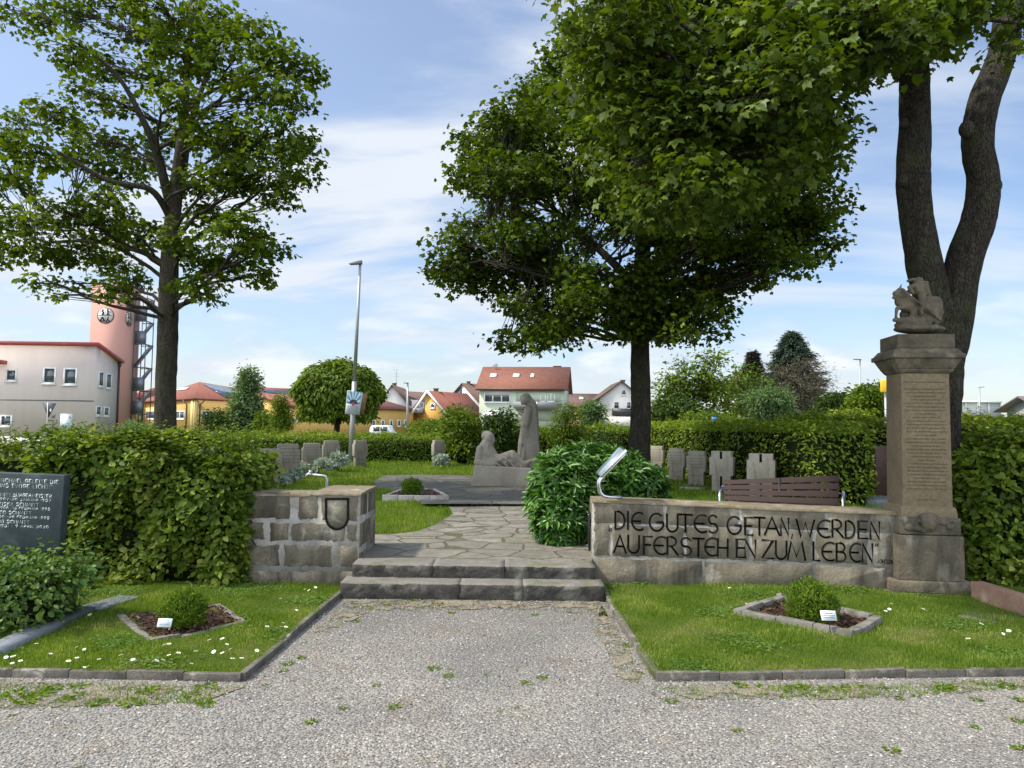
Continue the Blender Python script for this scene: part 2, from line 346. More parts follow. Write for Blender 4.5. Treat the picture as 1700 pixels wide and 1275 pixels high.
def poly_clumps(poly, r, n, rg, mind=0.7):
    xs = [p[0] for p in poly]; ys = [p[1] for p in poly]; res = []; tries = 0
    while len(res) < n and tries < 20000:
        tries += 1; x = rg.uniform(min(xs), max(xs)); y = rg.uniform(min(ys), max(ys)); q = r * rg.uniform(.75, 1.25)
        if not all(in_poly(x + math.cos(a) * q * .5, y + math.sin(a) * q * .45, poly) for a in np.linspace(0, 6.28, 7)[:-1]): continue
        if any((x - a) ** 2 + (y - b) ** 2 < (r * mind) ** 2 for a, b, _, _ in res): 
            if tries % 5: continue
        res.append((x, y, q, q * .75))
    return res
def limbs(mb, rg, trunk, clumps, tipsets, r0, twig=0.008, lift=0.12):
    """trunk: list of (pt, radius) attach points; each clump gets a limb from the best trunk point, then twigs"""
    tp = np.array([list(p) for p, _ in trunk]); tr = [r for _, r in trunk]
    for (c, r), tips in zip(clumps, tipsets):
        c = np.array(c); cost = np.linalg.norm(tp - c, axis=1) + np.maximum(0, tp[:, 2] - (c[2] - 0.35 * np.linalg.norm((tp - c)[:, :2], axis=1))) * 1.6
        i = int(np.argmin(cost)); Ld = np.linalg.norm(c - tp[i]); rr = min(tr[i] * .55, r0 * (0.4 + 0.22 * Ld))
        path = bez(tp[i], c, rg, .2, 8, lift); rs = np.linspace(rr, max(.012, rr * .28), 8)
        mb.tube([Vector(p) for p in path], list(rs), 6, False)
        sel = tips if len(tips) < 26 else tips[rg.choice(len(tips), 26, False)]
        for k, t in enumerate(sel):
            s = path[int(rg.integers(3, 8))]; q = bez(s, t, rg, .3, 4, .05); mb.tube([Vector(p) for p in q], [twig * 1.4, twig, twig * .8, twig * .4], 3, False)
def trunk_mesh(pts, rs, rg, n=30, knots=()):
    """smooth irregular trunk tube"""
    mb = MB(); P0 = [Vector(p) for p in pts]; fine = []; fr = []
    for i in range(len(P0) - 1):
        for k in range(6):
            t = k / 6; a = P0[max(i - 1, 0)]; b = P0[i]; c = P0[i + 1]; d = P0[min(i + 2, len(P0) - 1)]
            fine.append(0.5 * ((2 * b) + (c - a) * t + (2 * a - 5 * b + 4 * c - d) * t * t + (3 * b - a - 3 * c + d) * t ** 3)); fr.append(rs[i] * (1 - t) + rs[i + 1] * t)
    fine.append(P0[-1]); fr.append(rs[-1])
    mb.tube(fine, fr, n, True); V = mb.V[0]; ph = rg.random(6) * 6
    for j in range(len(fine)):
        seg = V[j * n:(j + 1) * n]; c = np.array(fine[j])
        for k in range(n):
            a = k / n * 6.283; f = 1 + .05 * math.sin(2 * a + ph[0] + j * .11) + .04 * math.sin(3 * a + ph[1] - j * .2) + .02 * math.sin(5 * a + j * .5) + .022 * math.sin(11 * a + ph[2] + 1.3 * math.sin(j * .8 + a)) + .02 * math.sin(14 * a + ph[3] - 1.7 * math.sin(j * .5)) + rg.normal() * .014
            seg[k] = c + (seg[k] - c) * f
    return mb, [(p, r) for p, r in zip(fine, fr)]

# ------------------------------------------------------------------ ground, gravel, lawns, terrace
def mat_ground():
    m, t, b = newmat('far_ground'); tc = nd(t, 'ShaderNodeTexCoord').outputs['Object']
    col = ramp_(t, noise_(t, tc, .15, 8, .6), [(.35, (.07, .10, .03)), (.6, (.13, .15, .06)), (.72, (.2, .18, .12))]); t.links.new(col, b.inputs[0]); b.inputs['Roughness'].default_value = 1; return m
def mat_gravel():
    m, t, b = newmat('gravel'); tc = nd(t, 'ShaderNodeTexCoord').outputs['Object']
    v = nd(t, 'ShaderNodeTexVoronoi', {'Vector': tc, 'Scale': 62.0}); v2 = nd(t, 'ShaderNodeTexVoronoi', {'Vector': tc, 'Scale': 160.0})
    sp_ = nd(t, 'ShaderNodeSeparateColor', {0: v.outputs['Color']}); sp2 = nd(t, 'ShaderNodeSeparateColor', {0: v2.outputs['Color']})
    c = ramp_(t, sp_.outputs[0], [(0, (.13, .12, .12)), (.35, (.24, .23, .225)), (.7, (.36, .34, .31)), (.95, (.50, .47, .42)), (1, (.28, .20, .15))])
    c2 = ramp_(t, sp2.outputs[1], [(0, (.13, .125, .12)), (.6, (.3, .28, .26)), (1, (.48, .46, .43))])
    c = mixc(t, 0.45, c, c2)
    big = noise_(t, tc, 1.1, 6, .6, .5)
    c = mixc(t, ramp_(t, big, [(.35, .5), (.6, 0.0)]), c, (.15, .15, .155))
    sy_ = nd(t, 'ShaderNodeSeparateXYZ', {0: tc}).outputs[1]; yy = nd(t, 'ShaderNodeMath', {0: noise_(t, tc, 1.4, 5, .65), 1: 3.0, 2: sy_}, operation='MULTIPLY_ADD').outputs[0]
    yf = nd(t, 'ShaderNodeMapRange', {0: yy, 1: 6.0, 2: 7.8, 3: 0.0, 4: .5}).outputs[0]; c = mixc(t, yf, c, (.13, .125, .125))   # darker tone towards the steps, broken up by noise
    br = noise_(t, tc, 2.3, 8, .7, .8); c = mixc(t, ramp_(t, br, [(.53, 0.0), (.68, .55)]), c, (.20, .15, .11))
    # soil and moss along the kerbs and steps (distance bands in the ground plane)
    b.inputs['Roughness'].default_value = .95; b.inputs['Specular IOR Level'].default_value = .2
    c = mixc(t, ramp_(t, noise_(t, tc, 1.9, 9, .75), [(.58, 0.0), (.68, .5)]), c, (.13, .14, .06)); c = mixc(t, 1.0, c, (.88, .865, .825), 'MULTIPLY')
    h = nd(t, 'ShaderNodeMath', {0: v.outputs['Distance'], 1: -1.0}, operation='MULTIPLY').outputs[0]
    t.links.new(c, b.inputs[0]); bp = nd(t, 'ShaderNodeBump', {'Strength': 1.0, 'Distance': .012, 'Height': h}); t.links.new(bp.outputs[0], b.inputs['Normal']); return m
def mat_lawn():
    m, t, b = newmat('lawn_soil'); tc = nd(t, 'ShaderNodeTexCoord').outputs['Object']
    col = ramp_(t, noise_(t, tc, 2.2, 9, .7), [(.3, (.06, .085, .012)), (.5, (.11, .14, .025)), (.66, (.22, .18, .08))]); col = mixc(t, noise_(t, tc, 60, 3), col, (.03, .05, .008))
    t.links.new(col, b.inputs[0]); b.inputs['Roughness'].default_value = 1; b.inputs['Specular IOR Level'].default_value = .1
    bp = nd(t, 'ShaderNodeBump', {'Strength': 1.0, 'Distance': .02, 'Height': noise_(t, tc, 40, 5)}); t.links.new(bp.outputs[0], b.inputs['Normal']); return m
def mat_flags(name, a, b_, joint, sc, moss=.5, bump=.02):
    m, t, b = newmat(name); tc = nd(t, 'ShaderNodeTexCoord').outputs['Object']
    w = nd(t, 'ShaderNodeTexNoise', {'Vector': tc, 'Scale': 1.7, 'Detail': 3}); wv = nd(t, 'ShaderNodeVectorMath', {0: w.outputs['Color'], 1: (.28, .28, 0)}, operation='MULTIPLY').outputs[0]
    vv = nd(t, 'ShaderNodeVectorMath', {0: tc, 1: wv}, operation='ADD').outputs[0]
    fl = nd(t, 'ShaderNodeMapping', {'Vector': vv, 'Scale': (1, 1, .001)}).outputs[0]
    v = nd(t, 'ShaderNodeTexVoronoi', {'Vector': fl, 'Scale': sc}); e = nd(t, 'ShaderNodeTexVoronoi', {'Vector': fl, 'Scale': sc}, feature='DISTANCE_TO_EDGE')
    s_ = nd(t, 'ShaderNodeSeparateColor', {0: v.outputs['Color']}); c = ramp_(t, s_.outputs[0], [(0, a), (1, b_)])
    c = mixc(t, ramp_(t, noise_(t, tc, 5, 8, .7), [(.35, .7), (.65, 0.0)]), c, [x * .5 for x in a])
    c = mixc(t, ramp_(t, noise_(t, tc, 90, 3, .7), [(.4, .4), (.7, 0.0)]), c, [x * .4 for x in a])
    c = mixc(t, ramp_(t, noise_(t, tc, 1.4, 8, .75), [(.54, 0.0), (.7, moss)]), c, (.11, .13, .03))
    jn = nd(t, 'ShaderNodeMath', {0: noise_(t, tc, 14, 4), 1: .05, 2: .0}, operation='MULTIPLY_ADD').outputs[0]
    ed = nd(t, 'ShaderNodeMath', {0: e.outputs[0], 1: jn}, operation='SUBTRACT').outputs[0]
    k = ramp_(t, ed, [(-0.0, 1.0), (0.008, 0.0)]); c = mixc(t, k, c, joint)
    t.links.new(c, b.inputs[0]); b.inputs['Roughness'].default_value = .85; b.inputs['Specular IOR Level'].default_value = .3
    hh = nd(t, 'ShaderNodeMath', {0: k, 1: -1.0, 2: noise_(t, tc, 11, 6)}, operation='MULTIPLY_ADD').outputs[0]
    bp = nd(t, 'ShaderNodeBump', {'Strength': 1.0, 'Distance': bump, 'Height': hh}); t.links.new(bp.outputs[0], b.inputs['Normal']); return m
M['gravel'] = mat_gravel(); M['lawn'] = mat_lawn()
M['flags'] = mat_flags('crazy_paving', (.21, .19, .155), (.35, .32, .27), (.085, .08, .045), 2.5, .45)
M['flags_dark'] = mat_flags('dark_paving', (.115, .11, .095), (.19, .18, .155), (.06, .06, .035), 1.6, .85, .012)
tag(MB().poly([(-500, -60, -.02), (500, -60, -.02), (500, 900, -.02), (-500, 900, -.02)]).build('ground', mat_ground()), kind='structure')
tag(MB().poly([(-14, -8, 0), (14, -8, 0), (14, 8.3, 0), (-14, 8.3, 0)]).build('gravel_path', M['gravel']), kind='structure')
# lower lawns
KL = [G(-260, 1118), G(0, 1122), G(400, 1130)]; KLc = G(402, 1130); KLe = G(567, 988)
KR = [G(1088, 1130), G(1700, 1121), G(1960, 1118)]; KRe = G(1002, 985)
LAWNL = [(-7.5, KL[0].y), (KL[0].x, KL[0].y), (KL[2].x, KL[2].y), (KLe.x, KLe.y), (-1.60, 7.15), (-7.5, 7.3)]
LAWNR = [(KRe.x, KRe.y), (KR[0].x, KR[0].y), (KR[2].x, KR[2].y), (8, KR[2].y), (8, 7.6), (KRe.x - .03, 7.35)]
def bump_z(x, y): return .034 + .010 * math.sin(x * 2.3 + 1) * math.sin(y * 2.9) + .006 * math.sin(x * 7 + y * 5)
def grid_sheet(poly, name, mat, zf, step=.12, kind='structure'):
    xs = [p[0] for p in poly]; ys = [p[1] for p in poly]; nx = int((max(xs) - min(xs)) / step) + 1; ny = int((max(ys) - min(ys)) / step) + 1
    mb = MB(); import bmesh
    bm = bmesh.new(); vs = [bm.verts.new((x, y, 0)) for x, y in poly]; bm.faces.new(vs)
    for i in range(1, nx):
        x = min(xs) + i * step; bmesh.ops.bisect_plane(bm, geom=bm.verts[:] + bm.edges[:] + bm.faces[:], plane_co=(x, 0, 0), plane_no=(1, 0, 0))
    for i in range(1, ny):
        y = min(ys) + i * step; bmesh.ops.bisect_plane(bm, geom=bm.verts[:] + bm.edges[:] + bm.faces[:], plane_co=(0, y, 0), plane_no=(0, 1, 0))
    for v in bm.verts: v.co.z = zf(v.co.x, v.co.y)
    bmesh.ops.recalc_face_normals(bm, faces=bm.faces)
    if sum(f.normal.z for f in bm.faces) < 0: bmesh.ops.reverse_faces(bm, faces=bm.faces)
    me = bpy.data.meshes.new(name); bm.to_mesh(me); bm.free(); me.materials.append(mat); o = bpy.data.objects.new(name, me); COL.objects.link(o)
    for p in me.polygons: p.use_smooth = True
    return tag(o, kind=kind)
grid_sheet(LAWNL, 'lawn', M['lawn'], bump_z); grid_sheet(LAWNR, 'lawn', M['lawn'], bump_z)
# upper terrace (a raised body of earth) with its lawn on top
TX0, TX1, TY0, TY1 = -16.0, 16.0, 7.64, 30.0
grid_sheet([(TX0, TY0), (TX1, TY0), (TX1, TY1), (TX0, TY1)], 'terrace_lawn', M['lawn'], T, .8)
tag(MB().poly([(TX0, TY0, -.02), (TX1, TY0, -.02), (TX1, TY0, T(0, TY0)), (TX0, TY0, T(0, TY0))]).build('terrace_bank', M['lawn']), kind='structure')
tag(MB().poly([(TX0, TY1, T(0, TY1)), (TX1, TY1, T(0, TY1)), (TX1, TY1 + 2, -.02), (TX0, TY1 + 2, -.02)]).build('terrace_bank', M['lawn']), kind='structure')
# paved path
g = lambda x, y, z: G(x, y, z)
zp = .262
pth = [(-1.50, 7.30), (.80, 7.30), (.86, 7.95), (1.35, 9.0), (1.6, 11.75)] + [(lambda q: (q.x, q.y))(G(*k, zp)) for k in ((745, 846), (752, 856), (722, 872), (690, 883), (655, 887), (618, 887))] + [(-1.75, 8.6)]
grid_sheet(pth, 'paved_path', M['flags'], lambda x, y: T(x, y) + .012, .35)
def xy(v): return (v.x, v.y)
zt = .33
sq = [xy(G(700, 838, zt)), (1.7, 11.72), (2.5, 12.0), (2.7, 15.5), (2.2, 17.6), xy(G(800, 791, zt)), xy(G(690, 789, zt)), xy(G(640, 790, zt)), xy(G(620, 800, zt)), xy(G(625, 812, zt)), xy(G(690, 822, zt))]
grid_sheet(sq, 'paved_square', M['flags_dark'], lambda x, y: .345, .5)
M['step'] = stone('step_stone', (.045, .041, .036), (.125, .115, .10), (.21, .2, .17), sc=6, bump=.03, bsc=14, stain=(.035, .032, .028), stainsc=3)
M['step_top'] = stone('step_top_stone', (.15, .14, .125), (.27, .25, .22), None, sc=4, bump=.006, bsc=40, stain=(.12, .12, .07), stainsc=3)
def rough_block(c0, c1, name, label, seed, parent=None, mats=None, amp=.017):
    """long stone block from c0 to c1 (min,max corners) with a rock-faced front and worn edges"""
    rg = np.random.default_rng(seed); nx = max(8, int((c1[0] - c0[0]) / .05)); nz = 5; ny = 4; mb = MB()
    prof = [(0, z) for z in np.linspace(0, .93, nz)] + [(.02, 1.0)] + [(y, 1.0) for y in np.linspace(.15, 1, ny)]
    V = []
    for i in range(nx + 1):
        for j, (a, b) in enumerate(prof):
            y = c0[1] + a * (c1[1] - c0[1]); z = c0[2] + b * (c1[2] - c0[2])
            if j < nz: y -= abs(rg.normal()) * amp * (1 if 0 < j else .4); z += rg.normal() * amp * .15
            else: z += rg.normal() * .0015
            V.append((c0[0] + (c1[0] - c0[0]) * i / nx, y, z))
    k = len(prof); A = []; B = []
    for i in range(nx):
        for j in range(k - 1): (A if j < nz - 1 else B).append((i * k + j, (i + 1) * k + j, (i + 1) * k + j + 1, i * k + j + 1))
    A.append(tuple(range(k)) + ()); A.append(tuple(nx * k + j for j in range(k))[::-1])
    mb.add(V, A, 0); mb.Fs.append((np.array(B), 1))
    # end caps need a back bottom corner
    mb.poly([(c0[0], c1[1], c0[2]), (c0[0], c1[1], c1[2]), (c1[0], c1[1], c1[2]), (c1[0], c1[1], c0[2])], 0)
    mb.poly([(c0[0], c0[1] + .005, c0[2]), (c0[0], c1[1], c0[2]), (c0[0], c1[1], c1[2]), (c0[0], c0[1] + .01, c1[2] - .004)][::-1], 0)
    mb.poly([(c1[0], c0[1] + .005, c0[2]), (c1[0], c1[1], c0[2]), (c1[0], c1[1], c1[2]), (c1[0], c0[1] + .01, c1[2] - .004)], 0)
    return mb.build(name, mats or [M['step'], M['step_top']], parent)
S1L, S1R = G(568, 990), G(1001, 994)
def step(x0, x1, y0, y1, z0, z1, cuts, label, seed):
    t = thing('stone_step', label, 'step', ((x0 + x1) / 2, y0, z0)); xs = [x0] + cuts + [x1]
    for i in range(len(xs) - 1): rough_block((xs[i] + .0012, y0, z0), (xs[i + 1] - .0012, y1, z1), 'step_block', None, seed + i, t)
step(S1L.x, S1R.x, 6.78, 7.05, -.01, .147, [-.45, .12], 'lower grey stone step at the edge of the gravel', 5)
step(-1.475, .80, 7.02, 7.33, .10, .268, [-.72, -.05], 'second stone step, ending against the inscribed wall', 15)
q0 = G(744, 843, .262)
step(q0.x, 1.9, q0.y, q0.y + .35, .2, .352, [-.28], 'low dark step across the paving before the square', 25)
# kerbs
M['kerb'] = stone('kerb_stone', (.10, .09, .075), (.22, .20, .17), (.42, .41, .34), sc=9, bump=.012, bsc=30, stain=(.06, .055, .04), stainsc=6)
def kerb(a, b, n, w=.042, h=.050, seed=0):
    rg = np.random.default_rng(seed); mb = MB(); a = Vector(a[:2]); b = Vector(b[:2]); d = (b - a) / n; u = d.normalized(); p = Vector((-u.y, u.x))
    for i in range(n):
        s0 = a + d * i + u * .002 + p * rg.normal() * .003; s1 = a + d * (i + 1) - u * .002 + p * rg.normal() * .004; z0 = h + rg.normal() * .004; z1 = h + rg.normal() * .004
        V = []
        for s, zz in ((s0, z0), (s1, z1)):
            V.append([(s.x - p.x * w / 2, s.y - p.y * w / 2), (s.x + p.x * w / 2, s.y + p.y * w / 2), zz])
        V = [(*V[0][0], -.03), (*V[0][1], -.03), (*V[1][0], -.03), (*V[1][1], -.03), (*V[0][0], V[0][2]), (*V[0][1], V[0][2]), (*V[1][0], V[1][2]), (*V[1][1], V[1][2])]
        mb.hexa(V)
    return tag(mb.build('kerb', M['kerb'], bevel=.004), kind='structure')
kerb(KL[0], KLc, 7, seed=1); kerb(KLc, KLe, 3, seed=2); kerb(KRe, KR[0], 3, seed=3); kerb(KR[0], KR[1], 6, seed=4); kerb(KR[1], KR[2], 2, seed=6)
# loose gravel stones in front
def pebbles():
    rg = np.random.default_rng(8); n = 42000; mb = MB()
    y = 3.2 + rg.random(n) ** 1.35 * 3.6; x = (rg.random(n) * 2 - 1) * (.78 * y + .2)
    p = np.stack([x, y, rg.random(n) * .002 + .001], 1)
    keep = np.array([not (in_poly(a, b, LAWNL) or in_poly(a, b, LAWNR)) for a, b in zip(x, y)]); p = p[keep]; n = len(p)
    O = np.array([[1, 0, 0], [.3, .8, .1], [-.8, .5, 0], [-.6, -.7, .1], [.5, -.8, 0], [.1, .1, .62]]); Fc = np.array([[0, 1, 5], [1, 2, 5], [2, 3, 5], [3, 4, 5], [4, 0, 5]])
    a = rg.random(n) * 6.283; s = .004 + .0075 * rg.random(n) ** 2; ca, sa = np.cos(a), np.sin(a); sy = .6 + .5 * rg.random(n)
    X = O[None, :, 0] * s[:, None]; Y = O[None, :, 1] * (s * sy)[:, None]; Z = O[None, :, 2] * s[:, None] * (.7 + .6 * rg.random(n))[:, None]
    V = np.stack([p[:, None, 0] + X * ca[:, None] - Y * sa[:, None], p[:, None, 1] + X * sa[:, None] + Y * ca[:, None], p[:, None, 2] + Z], 2)
    mb.add(V.reshape(-1, 3), (Fc[None] + (np.arange(n) * 6)[:, None, None]).reshape(-1, 3))
    m, t, b = newmat('gravel_stone'); r = nd(t, 'ShaderNodeNewGeometry').outputs['Random Per Island']
    t.links.new(ramp_(t, r, [(0, (.12, .115, .11)), (.4, (.23, .225, .215)), (.75, (.32, .305, .28)), (.95, (.43, .41, .37)), (1, (.28, .18, .12))]), b.inputs[0]); b.inputs['Roughness'].default_value = .8
    tag(mb.build('gravel_stones', m), kind='stuff')
pebbles()
def grass(polys, n, hgt, wid, zf, mat, name, seed, cam_bias=1.0, avoid=()):
    rg = np.random.default_rng(seed); xs = [p[0] for p in polys]; ys = [p[1] for p in polys]; pts = []
    x = rg.uniform(min(xs), max(xs), n * 3); y = min(ys) + (max(ys) - min(ys)) * rg.random(n * 3) ** cam_bias
    vis = (np.abs(x / y) < .74)
    for a, b in zip(x[vis], y[vis]):
        if in_poly(a, b, polys) and not any(in_poly(a, b, q) for q in avoid): pts.append((a, b, zf(a, b)))
        if len(pts) >= n: break
    p = np.array(pts); n = len(p); p[:, 2] -= .004; cc_ = p[:, :2].mean(0); p[:, :2] = cc_ + (p[:, :2] - cc_) * (1.0 if cam_bias == 1.2 else 1.010); tuft = (np.sin(p[:, 0] * 3.1 + 1) * np.sin(p[:, 1] * 4.3 + 2) + np.sin(p[:, 0] * 9) * np.sin(p[:, 1] * 11) * .6)
    a = rg.random(n) * 6.283; nr = np.stack([np.cos(a), np.sin(a), np.full(n, .25)], 1); lean = rg.normal(size=(n, 3)) * .42; tn = lean + np.array([0, 0, 1.0])
    s = hgt * (.5 + .7 * rg.random(n)) * (1 + .35 * np.clip(tuft, -1, 1)); V0, F0 = BLADE; V0 = V0 * np.array([wid / hgt, 1, 1]); mb = MB(); put(mb, (V0, F0), p, nr, tn, s)
    return tag(mb.build(name, mat), kind='stuff')
BEDL = [G(193, 1031), G(244, 1076), G(412, 1042), G(366, 1010)]
BEDR = [G(1217, 1029), G(1296, 1001), G(1465, 1040), G(1415, 1069)]
b2 = lambda q: [(v.x, v.y) for v in q]
grass(LAWNL, 80000, .028, .005, bump_z, M['grass'], 'lawn_grass', 1, 1.0, [b2(BEDL)])
grass(LAWNR, 100000, .030, .005, bump_z, M['grass'], 'lawn_grass', 2, 1.0, [b2(BEDR)])
ter = [(-14, 7.5), (14, 7.5), (14, 29), (-14, 29)]
av = [pth, sq]
grass([(-3.2, 7.8), (3.4, 7.8), (6, 13), (-6, 13)], 60000, .05, .010, T, M['grass_far'], 'terrace_grass', 3, 1, av)
grass([(1.2, 7.8), (9, 7.8), (9, 14), (1.2, 14)], 45000, .06, .011, T, M['grass_far'], 'terrace_grass', 31, 1, av)
grass([(-13, 12.5), (13, 12.5), (16, 26), (-16, 26)], 110000, .07, .02, T, M['grass_far'], 'terrace_grass', 4, 1.2, av)
# ------------------------------------------------------------------ walls
M['mortar'] = stone('lime_mortar', (.30, .285, .255), (.46, .445, .41), None, sc=7, bump=.012, bsc=26, stain=(.17, .155, .12), stainsc=5, stainpos=(.52, .66))
M['block'] = stone('wall_sandstone', (.17, .148, .108), (.33, .29, .215), (.42, .395, .335), sc=5, bump=.012, bsc=28, island=.35, stain=(.055, .048, .038), stainsc=3.2, stainpos=(.46, .62), streak=True)
M['cap'] = stone('wall_top_stone', (.16, .13, .085), (.32, .27, .19), (.36, .34, .29), sc=6, bump=.01, bsc=25, stain=(.15, .12, .03), stainsc=3)
def blocks(mb, quads, M3, seed, out=.006, jit=1.3):
    """quads in face coordinates (x0,x1,ytop0,ytop1,ybot0,ybot1); M3(px,py,d) gives the 3D point d metres proud of the face"""
    rg = np.random.default_rng(seed)
    for x0, x1, t0, t1, b0, b1 in quads:
        ring = []; nx = max(5, int((x1 - x0) / 5)); ny = max(4, int((b0 - t0) / 5))
        for i in range(nx): f = i / nx; ring.append((x0 + (x1 - x0) * f, t0 + (t1 - t0) * f))
        for i in range(ny): f = i / ny; ring.append((x1, t1 + (b1 - t1) * f))
        for i in range(nx): f = i / nx; ring.append((x1 + (x0 - x1) * f, b1 + (b0 - b1) * f))
        for i in range(ny): f = i / ny; ring.append((x0, b0 + (t0 - b0) * f))
        cx, cy = (x0 + x1) / 2, (t0 + b0 + t1 + b1) / 4; n = len(ring); ph = rg.random(4) * 6
        o = [(x + rg.normal() * jit * .5 + math.sin(i * .7 + ph[0]) * jit * .7, y + rg.normal() * jit * .5 + math.sin(i * .5 + ph[1]) * jit * .7) for i, (x, y) in enumerate(ring)]
        inn = [(x + (1.3 if x < cx else -1.3), y + (1.3 if y < cy else -1.3)) for x, y in o]
        V = [M3(x, y, -.004) for x, y in o] + [M3(x, y, out) for x, y in inn]
        Fc = [(i, (i + 1) % n, n + (i + 1) % n, n + i) for i in range(n)] + [tuple(range(n, 2 * n))]
        mb.add([tuple(v) for v in V], Fc)
# right wall: front plane through two ground points
RW0 = G(982, 972, 0.0); RW1 = G(1492, 985, 0.0); ru = (RW1 - RW0).normalized(); rn = Vector((ru.y, -ru.x, 0))
def MR(px, py, d=0.0): return onplane(px, py, RW0, rn) + rn * d
def wtop(x): return 830 + (x - 984) * .0435
tl = MR(983, wtop(983)); tr = MR(1492, wtop(1492)); th = Vector((-rn.x, -rn.y, 0)) * .46
wallR = thing('stone_wall', 'low mortared stone wall carrying the large inscription, right of the steps', 'wall', (RW0.x, RW0.y, 0))
mb = MB(); b0, b1 = Vector((RW0.x, RW0.y, -.05)), Vector((RW1.x, RW1.y, -.05)); tl.x, tl.y = RW0.x, RW0.y; tr.x, tr.y = RW1.x, RW1.y
d12 = Vector((0, 0, .02))
mb.hexa([b0, b1, b0 + th, b1 + th, tl - d12, tr - d12, tl + th - d12, tr + th - d12]); mb.build('mortar_body', M['mortar'], wallR)
y1 = lambda x: 868 + (x - 984) * .036
y2 = lambda x: 923 + (x - 984) * .035
yb = lambda x: 973 + (x - 984) * .022
Q = []
def row(js, ya, yb_, ga, gb):
    for a, b in zip(js[:-1], js[1:]):
        A, B = a + 1.9, b - 1.9; Q.append((A, B, ya(A) + ga, ya(B) + ga, yb_(A) - gb, yb_(B) - gb))
row([984, 1104, 1228, 1372, 1482], wtop, y1, 1.4, .6); row([984, 1014, 1137, 1246, 1352, 1443, 1483], y1, y2, 1.2, 1.4); row([984, 1168, 1352, 1474], y2, yb, 2.2, 0)
mb = MB(); blocks(mb, Q, MR, 3, .004); mb.build('stone_blocks', M['block'], wallR)
mb = MB(); k = 22; rg = np.random.default_rng(4); Vt = []
for i in range(k + 1):
    f = i / k; a = tl.lerp(tr, f)
    for s_, zz in ((-.012, -.022), (-.014, .0), (.10, .008), (.3, .006), (.46, 0), (.465, -.03)):
        v = a + th.normalized() * s_; Vt.append((v.x, v.y, v.z + zz + rg.normal() * .0025))
Fc = [(i * 6 + j, (i + 1) * 6 + j, (i + 1) * 6 + j + 1, i * 6 + j + 1) for i in range(k) for j in range(5)]
mb.add(Vt, Fc); mb.add(Vt, [tuple(range(6))[::-1], tuple(k * 6 + j for j in range(6))]); mb.build('wall_top', M['cap'], wallR)
# end face stones facing the steps
eu = th.normalized(); en = Vector((-ru.x, -ru.y, 0))
def ME(u, v, d=0.0): return Vector((RW0.x, RW0.y, 0)) + eu * (u / 100) + Vector((0, 0, v / 100)) + en * d
mb = MB(); blocks(mb, [(2, 44, 62, 61, 82, 82), (2, 28, 31, 31, 58, 58), (31, 44, 31, 31, 58, 58), (2, 44, 3, 3, 28, 28)], ME, 6, .006, .6); mb.build('end_stones', M['block'], wallR)
M['plaque'] = plain('dark_plaque', (.02, .021, .024), .35, .3)
pq = thing('wall_plaque', 'dark metal plaque on the end of the inscribed wall, facing the steps', 'plaque', ME(23, 55, .02))
mb = MB()
for (a, b_, d) in ((10, 36, .012),): mb.prism([ME(10, 32, .010), ME(36, 32, .010), ME(36, 70, .010), ME(10, 70, .010)], en * .018)
mb.build('plate', M['plaque'], pq, bevel=.003)
scs = plain('screw_steel', (.4, .4, .4), .3, 1)
for u, v in ((12, 34), (34, 34), (34, 68), (12, 68)): mb = MB(); mb.ell(ME(u, v, .030), (.008, .008, .008), 8, 6); mb.build('screw', scs, pq)
